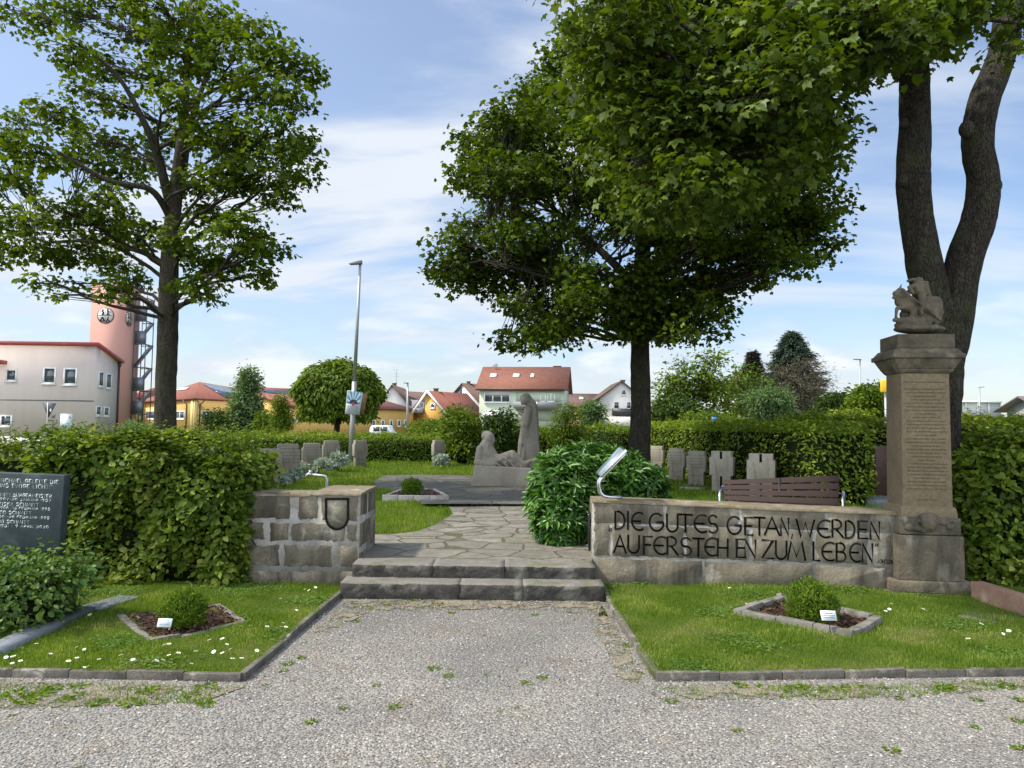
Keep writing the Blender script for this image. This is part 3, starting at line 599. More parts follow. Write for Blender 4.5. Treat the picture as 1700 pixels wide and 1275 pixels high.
# ------------------------------------------------------------------ stroke lettering
def arc(cx, cy, rx, ry, a0, a1, n=12): return [(cx + rx * math.cos(rad(a0 + (a1 - a0) * i / n)), cy + ry * math.sin(rad(a0 + (a1 - a0) * i / n))) for i in range(n + 1)]
E_ROUND = [arc(.72, .5, .62, .5, 62, 298, 18), [(.12, .5), (.82, .5)]]
ST = {
 'A': [[(0, 0), (.5, 1), (1, 0)], [(.2, .36), (.8, .36)]], 'B': [[(.08, 0), (.08, 1), (.45, 1)] + arc(.45, .76, .38, .24, 90, -90) + [(.08, .52)], [(.08, .52), (.5, .52)] + arc(.5, .26, .44, .26, 90, -90) + [(.08, 0)]],
 'C': [arc(.62, .5, .56, .5, 55, 305, 18)], 'D': [[(.08, 0), (.08, 1), (.32, 1)] + arc(.32, .5, .64, .5, 90, -90, 16) + [(.08, 0)]],
 'E': [[(.9, 1), (.1, 1), (.1, 0), (.95, 0)], [(.1, .52), (.8, .52)]], 'e': E_ROUND, 'F': [[(.95, 1), (.1, 1), (.1, 0)], [(.1, .52), (.8, .52)]],
 'G': [arc(.56, .5, .52, .5, 48, 345, 20) + [(1.02, .5), (.6, .5)]], 'H': [[(.05, 0), (.05, 1)], [(.95, 0), (.95, 1)], [(.05, .5), (.95, .5)]], 'I': [[(.5, 0), (.5, 1)]],
 'J': [[(.7, 1), (.7, .25)] + arc(.4, .25, .3, .25, 0, -160, 8)], 'K': [[(.08, 0), (.08, 1)], [(.9, 1), (.1, .45)], [(.3, .6), (.95, 0)]], 'L': [[(.1, 1), (.1, 0), (.95, 0)]],
 'M': [[(0, 0), (.2, 1), (.5, .18), (.8, 1), (1, 0)]], 'N': [[(.05, 0), (.05, 1), (.95, 0), (.95, 1)]], 'O': [arc(.5, .5, .5, .5, 0, 360, 22)], 'P': [[(.08, 0), (.08, 1), (.45, 1)] + arc(.45, .74, .42, .26, 90, -90) + [(.08, .48)]],
 'R': [[(.08, 0), (.08, 1), (.42, 1)] + arc(.42, .74, .42, .26, 90, -90) + [(.08, .48)], [(.4, .48), (1, 0)]], 'S': [arc(.5, .75, .38, .25, 35, 250, 12) + arc(.48, .26, .42, .26, 80, -140, 12)],
 'T': [[(0, 1), (1, 1)], [(.5, 1), (.5, 0)]], 'U': [[(.05, 1), (.05, .35)] + arc(.5, .35, .45, .35, 180, 360, 12) + [(.95, 1)]], 'W': [[(0, 1), (.25, 0), (.5, .85), (.75, 0), (1, 1)]], 'V': [[(0, 1), (.5, 0), (1, 1)]],
 'Z': [[(.05, 1), (.95, 1), (.02, 0), (1, 0)]], ',': [[(.6, .12), (.35, -.2)]], '"': [[(.25, 1.02), (.15, .82)], [(.7, 1.02), (.6, .82)]], 'q': [[(.35, .1), (.15, -.14)], [(.8, .1), (.6, -.14)]], '.': [[(.4, .0), (.55, .08)]], '-': [[(.1, .45), (.9, .45)]], '!': [[(.5, 1), (.5, .3)], [(.5, .08), (.5, 0)]],
 '0': [arc(.5, .5, .42, .5, 0, 360, 18)], '1': [[(.2, .8), (.55, 1), (.55, 0)]], '2': [arc(.5, .72, .4, .28, 160, -30, 10) + [(.08, 0), (.95, 0)]], '3': [arc(.45, .76, .38, .24, 150, -80, 10), arc(.45, .27, .45, .27, 85, -150, 10)],
 '4': [[(.7, 0), (.7, 1), (.05, .3), (1, .3)]], '5': [[(.85, 1), (.2, 1), (.15, .55)] + arc(.42, .32, .45, .32, 100, -140, 12)], '6': [[(.75, 1), (.15, .45)] + arc(.5, .3, .38, .3, 160, -200, 16)], '7': [[(.05, 1), (.95, 1), (.35, 0)]],
 '8': [arc(.5, .75, .34, .25, 0, 360, 14), arc(.5, .26, .42, .26, 0, 360, 14)], '9': [arc(.5, .7, .38, .3, 0, 360, 14), [(.88, .7), (.3, 0)]]}
def ribbon(mb, pts, w, MM, d0, d1):
    """stroke on a face: pts in face coordinates, MM maps (u,v,d) to space"""
    n = len(pts)
    if n < 2: return
    Lp, Rp = [], []
    for i, (x, y) in enumerate(pts):
        a = pts[max(i - 1, 0)]; b = pts[min(i + 1, n - 1)]; tx, ty = b[0] - a[0], b[1] - a[1]; l = math.hypot(tx, ty) or 1; nx, ny = -ty / l * w / 2, tx / l * w / 2
        if 0 < i < n - 1:
            ax, ay = x - a[0], y - a[1]; la = math.hypot(ax, ay) or 1; dt = abs((-ay / la) * (-ty / l) + (ax / la) * (tx / l)); sc = min(1.6, 1 / max(.3, dt)); nx *= sc; ny *= sc
        if i == 0: x -= tx / l * w * .4; y -= ty / l * w * .4
        if i == n - 1: x += tx / l * w * .4; y += ty / l * w * .4
        Lp.append((x + nx, y + ny)); Rp.append((x - nx, y - ny))
    V = [tuple(MM(x, y, d)) for d in (d0, d1) for x, y in Lp + Rp]; Fc = []
    for i in range(n - 1):
        Fc += [(2 * n + i, 2 * n + i + 1, 3 * n + i + 1, 3 * n + i), (i, i + 1, 2 * n + i + 1, 2 * n + i), (n + i, n + i + 1, 3 * n + i + 1, 3 * n + i)]
    Fc += [(0, n, 3 * n, 2 * n), (n - 1, 2 * n - 1, 4 * n - 1, 3 * n - 1)]; mb.add(V, Fc)
def letter(mb, ch, x0, x1, yt, ybm, w, MM, d0, d1, slope=0.0):
    """ch in the box x0..x1 (face units), top yt, baseline ybm at x0; slope of the baseline"""
    for s in ST[ch]:
        ribbon(mb, [(x0 + u * (x1 - x0), (ybm + (yt - ybm) * v) + slope * u * (x1 - x0)) for u, v in s], w, MM, d0, d1)
INK = plain('inscription_dark', (.012, .011, .010), 1.0, var=.3, sc=20, spec=0.0)
def zx(v): return 1000 + v * .29412
def zy(v): return 820 + v * .29412
L1 = [('D', 68, 128), ('I', 136, 152), ('e', 160, 226), ('G', 263, 340), ('U', 360, 428), ('T', 432, 505), ('e', 512, 586), ('S', 592, 656), ('G', 702, 778), ('E', 800, 850), ('T', 856, 915), ('A', 916, 998), ('N', 1005, 1052), ('W', 1095, 1195), ('e', 1208, 1282), ('R', 1292, 1358), ('D', 1368, 1425), ('E', 1438, 1500), ('N', 1510, 1565)]
L2 = [('A', 65, 132), ('U', 142, 210), ('F', 228, 282), ('e', 284, 356), ('R', 362, 426), ('S', 436, 508), ('T', 510, 572), ('e', 572, 642), ('H', 648, 710), ('E', 752, 812), ('N', 802, 866), ('Z', 900, 966), ('U', 975, 1042), ('M', 1045, 1145), ('L', 1187, 1228), ('e', 1232, 1306), ('B', 1316, 1376), ('e', 1390, 1454), ('N', 1464, 1526)]
insc = MB(); rgi = np.random.default_rng(5)
for ch, a, b in L1:
    j = rgi.normal() * 2; letter(insc, ch, zx(a), zx(b), zy(100 + (a - 68) * .040 + j), zy(198 + (a - 68) * .039 + j), 3.2, MR, .0030, .0056, .039)
for ch, a, b in L2:
    j = rgi.normal() * 2; letter(insc, ch, zx(a), zx(b), zy(232 + (a - 65) * .036 + j), zy(330 + (a - 65) * .040 + j), 3.2, MR, .0030, .0056, .038)
letter(insc, 'q', zx(34), zx(56), zy(130), zy(200), 1.4, MR, .0030, .0056)
letter(insc, ',', zx(1058), zx(1082), zy(160), zy(236), 1.6, MR, .0030, .0056)
letter(insc, '"', zx(1536), zx(1562), zy(284), zy(330), 1.4, MR, .0030, .0056)
for ch, a, b in zip('JOH528-30', (1548, 1564, 1580, 1602, 1614, 1627, 1638, 1646, 1657), (1560, 1577, 1593, 1611, 1624, 1636, 1644, 1655, 1668)):
    if a: letter(insc, ch, zx(a), zx(b), zy(370 + (a - 1548) * .03), zy(390 + (a - 1548) * .03), 1.0, MR, .0030, .0056)
letter(insc, ',', zx(1608), zx(1616), zy(372), zy(392), .8, MR, .0030, .0056)
insc.build('inscription', INK, wallR)
# left wall with the shield
LW0 = G(592, 973, .0); LWY = LW0.y
lwo = Vector((0, LWY, 0)); lwn = Vector((0, -1, 0))
def ML(px, py, d=0.0): return onplane(px, py, lwo, lwn) + lwn * d
wallL = thing('stone_wall', 'low stone wall with the shield relief, left of the steps', 'wall', (LW0.x, LWY, 0))
xr = ML(598, 819); xl = ML(330, 812); zt_ = xr.z; xb = LW0.x + .01; dep = .86; mb = MB()
mb.hexa([(-1.95, LWY, -.05), (xb, LWY, -.05), (-1.95, LWY + dep, -.05), (xb, LWY + dep, -.05), (-1.95, LWY, zt_ - .02), (xr.x, LWY, zt_ - .02), (-1.95, LWY + dep, zt_ - .02), (xr.x, LWY + dep, zt_ - .02)])
mb.hexa([(xl.x, LWY, -.05), (-1.95, LWY, -.05), (xl.x, LWY + .4, -.05), (-1.95, LWY + .4, -.05), (xl.x, LWY, zt_ - .03), (-1.95, LWY, zt_ - .03), (xl.x, LWY + .4, zt_ - .03), (-1.95, LWY + .4, zt_ - .03)])
mb.build('mortar_body', M['mortar'], wallL)
Q = []; t0 = lambda x: 819 - (598 - x) * .03
r1_ = lambda x: 867 - (598 - x) * .02; r2_ = lambda x: 902 - (598 - x) * .01; r3_ = lambda x: 945 - (598 - x) * .01; r4_ = lambda x: 980
row([395, 489, 532, 596], t0, r1_, 2.5, 2.5); Q[-3] = (395, 482, t0(395) + 2.5, t0(482) + 2.5, r1_(395) - 3, r1_(482) - 3); Q[-2] = (496, 528, t0(496) + 2.5, t0(528) + 2.5, r1_(496) - 3, r1_(528) - 3)
row([340, 446, 482, 575, 595], r1_, r2_, 3.5, 3.5); Q[-4] = (340, 439, r1_(340) + 4, r1_(439) + 4, r2_(340) - 4, r2_(439) - 4)
row([340, 470, 553, 594], r2_, r3_, 3.5, 4); Q[-3] = (340, 464, r2_(340) + 4, r2_(464) + 4, r3_(340) - 4, r3_(464) - 4); Q[-1] = (565, 593, r2_(565) + 4, r2_(590) + 4, r3_(565) - 4, r3_(590) - 4)
row([340, 480, 592], r3_, r4_, 4, 0)
mb = MB(); blocks(mb, Q, ML, 9, .006, 1.6)
def MS(u, v, d=0.0): return Vector((xr.x - .006 * v / 90, LWY + u / 100, v / 100)) + Vector((1, 0, 0)) * d
blocks(mb, [(2, 38, 66, 66, 89, 89), (42, 84, 66, 64, 89, 89), (2, 60, 36, 36, 61, 60), (64, 84, 34, 34, 61, 60), (2, 84, 4, 4, 31, 31)], MS, 10, .006, .8)
mb.build('stone_blocks', M['block'], wallL)
mb = MB(); rg = np.random.default_rng(11)
def slab_top(mb, x0, x1, y0, y1, z, n=14):
    V = []
    pf = ((-.012, -.026), (-.014, -.004), (.04, .004), (.5, .006), (.96, .004), (1.0, -.004), (1.0, -.026))
    for i in range(n + 1):
        x = x0 + (x1 - x0) * i / n
        for a, zz in pf:
            y = y0 + (a if a < .03 else a * (y1 - y0)); V.append((x, y + rg.normal() * .002, z + zz + rg.normal() * .002))
    k = len(pf); mb.add(V, [(i * k + j, (i + 1) * k + j, (i + 1) * k + j + 1, i * k + j + 1) for i in range(n) for j in range(k - 1)]); mb.add(V, [tuple(range(k))[::-1], tuple(n * k + j for j in range(k))])
slab_top(mb, -1.95, xr.x + .012, LWY, LWY + dep, zt_); slab_top(mb, xl.x, -1.955, LWY, LWY + .4, zt_ - .012); mb.build('wall_top', M['cap'], wallL)
# shield relief: sunk field with dark raised rim
sh = MB(); cx = 560; top = 826; 
def shield_px(s, sv): 
    pts = [(cx - 20 * s, top + (1 - s) * 22), (cx + 20 * s, top + (1 - s) * 22)]
    for i in range(11): a = math.pi * i / 10; pts.append((cx + 20 * s * math.cos(a), 858 + 22 * s * math.sin(a)))
    return pts
o_ = shield_px(1, 0); i_ = shield_px(.84, 0); n = len(o_)
V = [tuple(ML(*p, .004)) for p in o_] + [tuple(ML(*p, .020)) for p in o_] + [tuple(ML(*p, .020)) for p in i_] + [tuple(ML(*p, .004)) for p in i_]
sh.add(V, [(k * n + i, k * n + (i + 1) % n, (k + 1) * n + (i + 1) % n, (k + 1) * n + i) for k in range(3) for i in range(n)]); sh.build('shield_rim', INK, wallL)
mb = MB(); mb.prism([tuple(ML(*p, .003)) for p in i_], lwn * .007); mb.build('shield_field', stone('shield_stone', (.16, .145, .11), (.30, .275, .21), (.38, .37, .32), sc=9, bump=.01, bsc=35), wallL)
# ------------------------------------------------------------------ memorial column
M['sand'] = stone('column_sandstone', (.175, .138, .085), (.27, .215, .135), None, sc=2.2, bump=.002, bsc=60, stain=(.13, .10, .065), stainsc=2.5, stainpos=(.5, .75), streak=True)
M['sand_dark'] = stone('weathered_sandstone', (.085, .075, .055), (.24, .2, .14), (.28, .27, .22), sc=6, bump=.012, bsc=30, stain=(.05, .046, .036), stainsc=4, stainpos=(.5, .66), streak=True)
cz = lambda y: 1.6 - (y - 709.5) * 7.16 / F
C0 = Vector((4.035, 7.36, 0)); CR = rad(-7)
col = thing('memorial_column', 'tall sandstone column with rows of carved text at the right end of the wall', 'monument', C0)
def cbox(mb, w, d, z0, z1, w2=None, d2=None, off=0.0, mi=0):
    w2 = w2 or w; d2 = d2 or d; V = []
    for z, a, b in ((z0, w, d), (z1, w2, d2)):
        for sy in (-1, 1):
            for sx in (-1, 1):
                x, y = sx * a / 2 + off, sy * b / 2; V.append((C0.x + x * math.cos(CR) - y * math.sin(CR), C0.y + x * math.sin(CR) + y * math.cos(CR), z))
    return mb.hexa(V, mi)
mb = cbox(MB(), .80, .62, -.05, .04, off=-.0); cbox(mb, .73, .60, .04, cz(958)); mb.build('base_slab', M['sand_dark'], col, bevel=.012)
mb = cbox(MB(), .60, .52, cz(958), cz(885)); cbox(mb, .56, .49, cz(884), cz(856)); mb.build('pedestal', M['sand_dark'], col, bevel=.01)
mb = cbox(MB(), .52, .46, cz(856), cz(841), .50, .45); cbox(mb, .50, .45, cz(841), cz(838), .46, .40); mb.build('shaft_foot', M['sand'], col, bevel=.004)
mb = cbox(MB(), .455, .40, cz(839), cz(618), .44, .385); mb.build('shaft', M['sand'], col, bevel=.004)
mb = cbox(MB(), .46, .41, cz(618), cz(611), .52, .46); cbox(mb, .52, .46, cz(611), cz(594), .62, .56); cbox(mb, .66, .60, cz(594), cz(586)); cbox(mb, .64, .56, cz(586), cz(577), .56, .49); mb.build('capital', M['sand_dark'], col, bevel=.008)
mb = cbox(MB(), .53, .46, cz(577), cz(553)); mb.build('plinth_block', M['sand_dark'], col, bevel=.01)
# text rows on the shaft (weathered beyond reading): small cut marks
cu = Vector((math.cos(CR), math.sin(CR), 0)); cn = Vector((math.sin(CR), -math.cos(CR), 0))
def MC(u, v, d=0.0): return C0 + cu * u + Vector((0, 0, v)) + cn * (.2 - .0075 * (v - cz(839)) / (cz(618) - cz(839)) + d)
mb = MB(); rg = np.random.default_rng(7)
rows = [1.0, .0, .98, .98, .55, .7, .97, .95, .95, .5, .66, .95, .94, .93, .95, .5, .92, .93, .72, .93, .93, .7, .4, .95, .95, .95, .95, .6, .95, .92, .94, 0, 0, .5]
for i, wdt in enumerate(rows):
    v = cz(634 + i * 5.9)
    if not wdt: continue
    x = -.19 * wdt; e = .19 * wdt
    while x < e:
        lw = rg.uniform(.012, .05)
        a = x
        while a < min(x + lw, e):
            h = .0105 if rg.random() < .8 else .014
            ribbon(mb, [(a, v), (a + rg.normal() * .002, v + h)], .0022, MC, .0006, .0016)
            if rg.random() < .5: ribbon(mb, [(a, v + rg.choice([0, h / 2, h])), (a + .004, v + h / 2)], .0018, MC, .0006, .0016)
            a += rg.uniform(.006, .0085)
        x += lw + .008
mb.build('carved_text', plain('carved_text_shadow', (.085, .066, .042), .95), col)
# carved head and foliage on the block below the shaft
mb = MB()
def CP(u, z, d): return C0 + cu * u + Vector((0, 0, z)) + cn * d
for u, z, d, r in ((-.01, .70, .25, (.085, .05, .09)), (-.01, .75, .235, (.10, .05, .045)), (-.03, .70, .285, (.015, .02, .02)), (-.15, .70, .25, (.05, .03, .05)), (-.19, .65, .25, (.05, .03, .035)), (-.12, .64, .255, (.04, .03, .03)), (-.22, .71, .245, (.03, .02, .05)), (.13, .70, .245, (.05, .02, .03)), (.18, .66, .245, (.04, .02, .03)), (.2, .72, .245, (.03, .02, .02)), (-.06, .62, .25, (.05, .02, .02)), (-.02, .655, .28, (.03, .02, .008))):
    mb.ell(CP(u, z, d), r, 12, 8)
cbox(mb, .3, .46, .62, .72)
sculpt(mb, 'carved_head', M['sand_dark'], .008, col, 3)
# horseman group on top
def SGp(zx_, zy_, d=0.0):
    q = P(1448 + zx_ / 7.2, 444 + zy_ / 7.2, 7.3); return Vector((q.x, q.y + d, q.z))
k = 7.3 / F / 6.4; sg = MB()
def se(x, y, rx, ry, d=0.0, rd=None, rot=0):
    R = np.array(Matrix.Rotation(rad(rot), 3, 'Y')); sg.ell(SGp(x, y, d), (rx * k, (rd or min(rx, ry)) * k, ry * k), 14, 10, R)
def sl(x0, y0, x1, y1, r0, r1, d0=0.0, d1=0.0): sg.limb(SGp(x0, y0, d0), SGp(x1, y1, d1), r0 * k, r1 * k, 9)
se(560, 738, 270, 52, 0, 170); se(370, 695, 110, 38, -.02, 60); se(640, 620, 190, 70, .03, 70); se(520, 560, 150, 80, .05, 60); se(640, 330, 90, 90, .05, 50)   # rocky bed and mass behind
se(420, 460, 95, 70, 0, 80, 10); se(560, 470, 130, 75, .02, 90, 10); se(720, 500, 115, 90, .02, 90, 20)   # horse chest, barrel, rump
sl(430, 420, 330, 300, 70, 52, 0, -.01); sl(340, 300, 262, 318, 50, 30, -.01, -.02); se(250, 372, 32, 14, -.02, 16, 20); sl(300, 330, 320, 420, 32, 46)   # neck, head, jaw
sl(330, 255, 350, 200, 14, 8); sl(400, 330, 480, 250, 30, 22)                       # ear, mane
sl(380, 470, 262, 500, 36, 20, -.03, -.05); sl(262, 500, 245, 610, 20, 15, -.05, -.06); se(236, 640, 30, 22, -.06)   # raised foreleg
sl(480, 500, 430, 600, 40, 22, -.04, -.06); sl(430, 600, 500, 655, 20, 16, -.06, -.05)  # other foreleg
sl(760, 540, 800, 640, 60, 28, .02, 0); sl(700, 540, 740, 660, 50, 26, -.03, -.05)      # hind legs
se(560, 255, 78, 95, .0, 60, -8); se(560, 160, 46, 44, 0, 42); se(470, 150, 60, 20, 0, 30, -15); se(640, 180, 40, 22, .01, 30)  # rider, head, brimmed hat
sl(500, 220, 400, 250, 30, 20, -.03, -.06); sl(400, 250, 450, 320, 20, 18, -.06, -.06); sl(620, 230, 640, 330, 30, 22, -.04, -.05)     # arms
se(720, 400, 120, 55, .03, 50, -12); se(800, 470, 60, 110, .03, 40, 10); sl(560, 340, 540, 520, 46, 26, -.05, -.07); se(540, 560, 26, 36, -.07)  # cloak, leg and boot
sl(300, 285, 770, 650, 13, 13, -.09, -.09)                                            # lance
sl(300, 650, 620, 640, 40, 60, -.05, -.03); sl(620, 640, 800, 600, 55, 30, -.03, 0); se(262, 640, 40, 26, -.06); sl(480, 610, 560, 560, 26, 40, -.03, 0); sl(800, 600, 850, 520, 24, 12)   # dragon
sgt = sculpt(sg, 'equestrian_statue', M['sand_dark'], .0085, None, 2, SGp(560, 720))
tag(sgt, 'weathered stone horseman fighting a dragon, on top of the column', 'statue')
# ------------------------------------------------------------------ memorial group on the square
M['statue'] = stone('statue_stone', (.25, .23, .19), (.38, .35, .295), None, sc=3, bump=.008, bsc=35, stain=(.17, .155, .125), stainsc=2.2, stainpos=(.48, .7), streak=True)
SY = 15.2; ks = SY / F
def SP(px, py, d=0.0):
    q = P(px, py, SY); return Vector((q.x, q.y + d, q.z))
mem = thing('memorial_sculpture', 'grey stone sculpture of a seated reclining figure and a tall bowed figure', 'sculpture', (SP(830, 803).x, SY, .345))
mb = MB(); a, b = SP(783, 803), SP(884, 806); mb.hexa([(a.x, SY - .35, .30), (b.x, SY - .35, .30), (a.x, SY + .55, .30), (b.x, SY + .55, .30), (SP(789, 770).x, SY - .30, SP(789, 771).z), (SP(882, 775).x, SY - .30, SP(882, 776).z), (SP(789, 770).x, SY + .5, SP(789, 771).z), (SP(882, 770).x, SY + .5, SP(882, 776).z)])
mb.build('plinth', M['statue'], mem, bevel=.03)
mb = MB(); E = lambda px, py, rx, ry, d=0, rd=None, rot=0: mb.ell(SP(px, py, d), (rx * ks, (rd or rx) * ks, ry * ks), 14, 10, np.array(Matrix.Rotation(rad(rot), 3, 'Y')))
LB = lambda x0, y0, x1, y1, r0, r1, d0=0, d1=0: mb.limb(SP(x0, y0, d0), SP(x1, y1, d1), r0 * ks, r1 * ks, 10)
E(812, 727, 9.5, 11, -.02, 10, -6); E(808, 724, 9.5, 9.5, .03, 11); E(819, 731, 3.5, 6, -.03, 6); LB(810, 734, 806, 745, 9.5, 13)          # head, hair, face, neck
E(806, 752, 15.5, 14, 0, 14, 4); E(804, 765, 15.5, 13, 0, 16); E(812, 770, 20, 11, -.02, 17); LB(797, 744, 794, 768, 6, 7, -.12, -.16); LB(794, 768, 820, 771, 7, 5, -.18, -.2); LB(812, 744, 826, 768, 8, 9, -.02, -.04)   # torso, arm
LB(816, 768, 850, 754, 10, 7.5, -.06, -.08); LB(850, 754, 868, 770, 7.5, 6.5, -.08, -.1); LB(868, 772, 883, 763, 5, 2.6, -.1, -.16)       # thigh, shin, foot
LB(820, 772, 866, 773, 9, 7, .1, .1); E(845, 767, 24, 10, -.0, 15, 0); E(862, 773, 19, 8, 0, 15); LB(826, 764, 845, 760, 7, 6, .1, .08)
for i in range(4): LB(822 + i * 9, 766 - i * 2.6, 838 + i * 10, 778, 1.5, 1.8, -.2, -.24)
sculpt(mb, 'seated_figure', M['statue'], .016, mem, 4)
mb = MB()
E(871.5, 662.5, 8, 10, .2, 9, -20); E(867.5, 668, 3.5, 4.5, .12, 4, -20)
LB(874, 659, 884, 674, 8, 9.5, .24, .3); LB(883, 674, 885, 690, 9.5, 10.5, .3, .3); LB(885, 690, 880, 745, 10.5, 17, .3, .3); LB(880, 745, 878, 792, 17.5, 20, .3, .3)
LB(877, 680, 872, 704, 7, 7, .16, .1); LB(872, 704, 868, 735, 7, 8, .12, .16); LB(868, 735, 866, 780, 8, 9, .2, .2)
for i in range(6): LB(869 + i * 4.5, 700 + 6 * (i % 2), 860 + i * 7.4, 790, 1.2, 2.2, .09 + .02 * i, .0 + .03 * i)
sculpt(mb, 'bowed_figure', M['statue'], .018, mem, 3)
# ------------------------------------------------------------------ trees
def tree(name, label, cat, base, trunk_pts, trunk_r, clumps_px, Zc, depth, seed, leafm, barkm, ntips, per, lsize, tm=MAP, spread=.17, r0=.05, group=None, attach=4, extra_trunks=(), lift=.1, twig=.008, rdepth=1.0, shell=.45):
    rg = np.random.default_rng(seed); t = thing(name, label, cat, base, group)
    mb, att = trunk_mesh(trunk_pts, trunk_r, rg); att = att[attach:]
    for pts, rs in extra_trunks:
        m2, a2 = trunk_mesh(pts, rs, rg); mb.add(m2.V[0], [tuple(f) for arr, _ in m2.Fs for f in arr.tolist()]); att += a2
    cl = []; crown = MB(); tips = []
    cx = sum(c[0] for c in clumps_px) / len(clumps_px); rx = max(abs(c[0] - cx) for c in clumps_px) + 1
    for i, (x, y, a, b) in enumerate(clumps_px):
        lim = math.sqrt(max(0.05, 1 - ((x - cx) / rx) ** 2)) * depth; d = lim * rg.uniform(-1, 1)
        zz = Zc + d; c = P(x, y, zz); ra, rb = a * Zc / F, b * Zc / F; r = (ra, ra * rdepth, rb); cl.append((tuple(c), r)); o = []
        clump_leaves(crown, rg, c, r, max(4, int(ntips * a * b / 2400)), per, lsize, tm, spread, shell=shell, tips_out=o); tips.append(o[0])
    limbs(mb, rg, att, cl, tips, r0, twig, lift)
    mb.build('trunk', barkm, t, smooth=True); crown.build('crown', leafm, t); return t
# left maple
LTZ = 13.0
lp = lambda x, y, d=0: P(x, y, LTZ + d)
clL = [(40, 28, 52, 24), (105, 18, 60, 30), (185, 12, 66, 30), (270, 18, 66, 34), (350, 30, 70, 36), (420, 62, 60, 34), (480, 100, 48, 30), (505, 118, 34, 24),
 (110, 82, 46, 24), (165, 105, 62, 30), (235, 70, 62, 34), (310, 85, 66, 36), (380, 110, 66, 36), (440, 150, 66, 32), (496, 165, 34, 20),
 (150, 152, 56, 20), (95, 185, 50, 20), (40, 205, 46, 22), (-10, 235, 50, 26), (60, 255, 48, 28), (20, 290, 40, 22), (-20, 300, 40, 22), (50, 312, 22, 14), (125, 212, 50, 18), (180, 240, 60, 26), (235, 262, 64, 34), (150, 270, 56, 30), (200, 295, 56, 22),
 (300, 165, 46, 26), (290, 225, 40, 26), (350, 215, 60, 30), (400, 235, 62, 36), (460, 225, 56, 40), (500, 250, 34, 34), (505, 292, 30, 24), (440, 285, 66, 36), (375, 285, 58, 34), (330, 310, 44, 30), (465, 330, 34, 22), (210, 180, 40, 18), (260, 130, 50, 26),
 (-10, 375, 44, 26), (45, 365, 50, 24), (110, 352, 50, 24), (165, 330, 48, 20), (170, 372, 60, 32), (230, 385, 50, 36), (70, 410, 60, 30), (140, 420, 66, 30), (15, 425, 40, 18), (195, 440, 50, 26), (60, 470, 26, 10), (90, 487, 16, 8), (178, 482, 34, 22), (215, 470, 30, 22), (128, 470, 30, 8),
 (350, 365, 56, 34), (405, 385, 56, 34), (440, 410, 34, 28), (385, 440, 56, 30), (430, 455, 30, 20), (320, 425, 34, 30), (330, 475, 36, 24), (300, 395, 34, 26), (345, 490, 20, 14)]
clL = [(a, b, c * .93, d * .82) for a, b, c, d in clL]
tree('maple_tree', 'tall open-crowned maple rising behind the left hedge, pink tower beside it', 'tree', G(273, 742, .28) * 1.0 if False else lp(273, 742), [lp(272, 800), lp(273, 742), lp(275, 640), lp(278, 560), lp(281, 470), lp(284, 400), lp(290, 330), lp(297, 270), lp(306, 190), lp(312, 100), lp(320, 0), lp(325, -80)],
     [.215, .19, .17, .165, .15, .135, .12, .10, .075, .055, .035, .015], clL, LTZ, 2.1, 41, M['maple_open'], M['bark_light'], 58, 12, .122, spread=.11, r0=.045, attach=20,
     extra_trunks=[([lp(287, 370), lp(300, 300, .3), lp(316, 210, .6), lp(345, 120, .9), lp(380, 40, 1)], [.09, .08, .06, .035, .015]), ([lp(280, 330), lp(262, 260, -.4), lp(238, 200, -.8), lp(190, 120, -1.2), (lp(110, 60, -1.4))], [.08, .07, .05, .03, .012]),
                   ([lp(282, 360), lp(250, 315, -.5), lp(180, 300, -.9), lp(90, 250, -1.2), lp(20, 235, -1.3)], [.07, .05, .04, .025, .01]), ([lp(283, 440), lp(300, 415, .4), lp(360, 370, .8), (lp(430, 320, 1))], [.07, .055, .04, .02]), ([lp(281, 450), lp(240, 420, .3), lp(150, 400, .6), lp(60, 405, .8)], [.06, .05, .035, .015])])
# knot on the trunk is part of it; middle maple
MTZ = 15.0
mp_ = lambda x, y, d=0: P(x, y, MTZ + d)
polyM = [(718, 452), (735, 400), (762, 350), (775, 300), (760, 270), (785, 250), (812, 200), (850, 150), (905, 130), (910, 95), (940, 60), (985, 30), (1060, -70), (1230, -90), (1330, 60), (1370, 150), (1398, 240), (1370, 300), (1370, 330), (1400, 385), (1395, 420), (1340, 450), (1255, 452), (1215, 500), (1208, 560), (1160, 575), (1095, 555), (1045, 572), (1010, 530), (960, 560), (930, 585), (870, 578), (828, 560), (850, 520), (800, 490), (750, 470)]
rgm = np.random.default_rng(12)
clM = poly_clumps(polyM, 46, 100, rgm, .8) + poly_clumps(polyM, 24, 120, rgm, .8)
clM = [(a, b, c * rgm.uniform(.9, 1.25), d * rgm.uniform(.75, 1.1)) for a, b, c, d in clM] + [(1170, 540, 36, 24), (1205, 512, 26, 18), (1190, 480, 40, 26), (1125, 552, 34, 20), (1335, 425, 40, 22), (1372, 408, 28, 18), (1195, 556, 18, 12), (1270, 440, 40, 20), (845, 566, 24, 14), (880, 572, 26, 14), (735, 452, 22, 14), (748, 475, 18, 10), (850, 190, 44, 30), (885, 155, 44, 30), (925, 105, 36, 34), (905, 150, 40, 34), (795, 240, 34, 24), (815, 275, 44, 30), (790, 300, 30, 20), (950, 60, 40, 34), (1245, 468, 36, 20), (1150, 500, 44, 30), (780, 380, 44, 28), (860, 240, 46, 34), (1340, 350, 44, 32)]
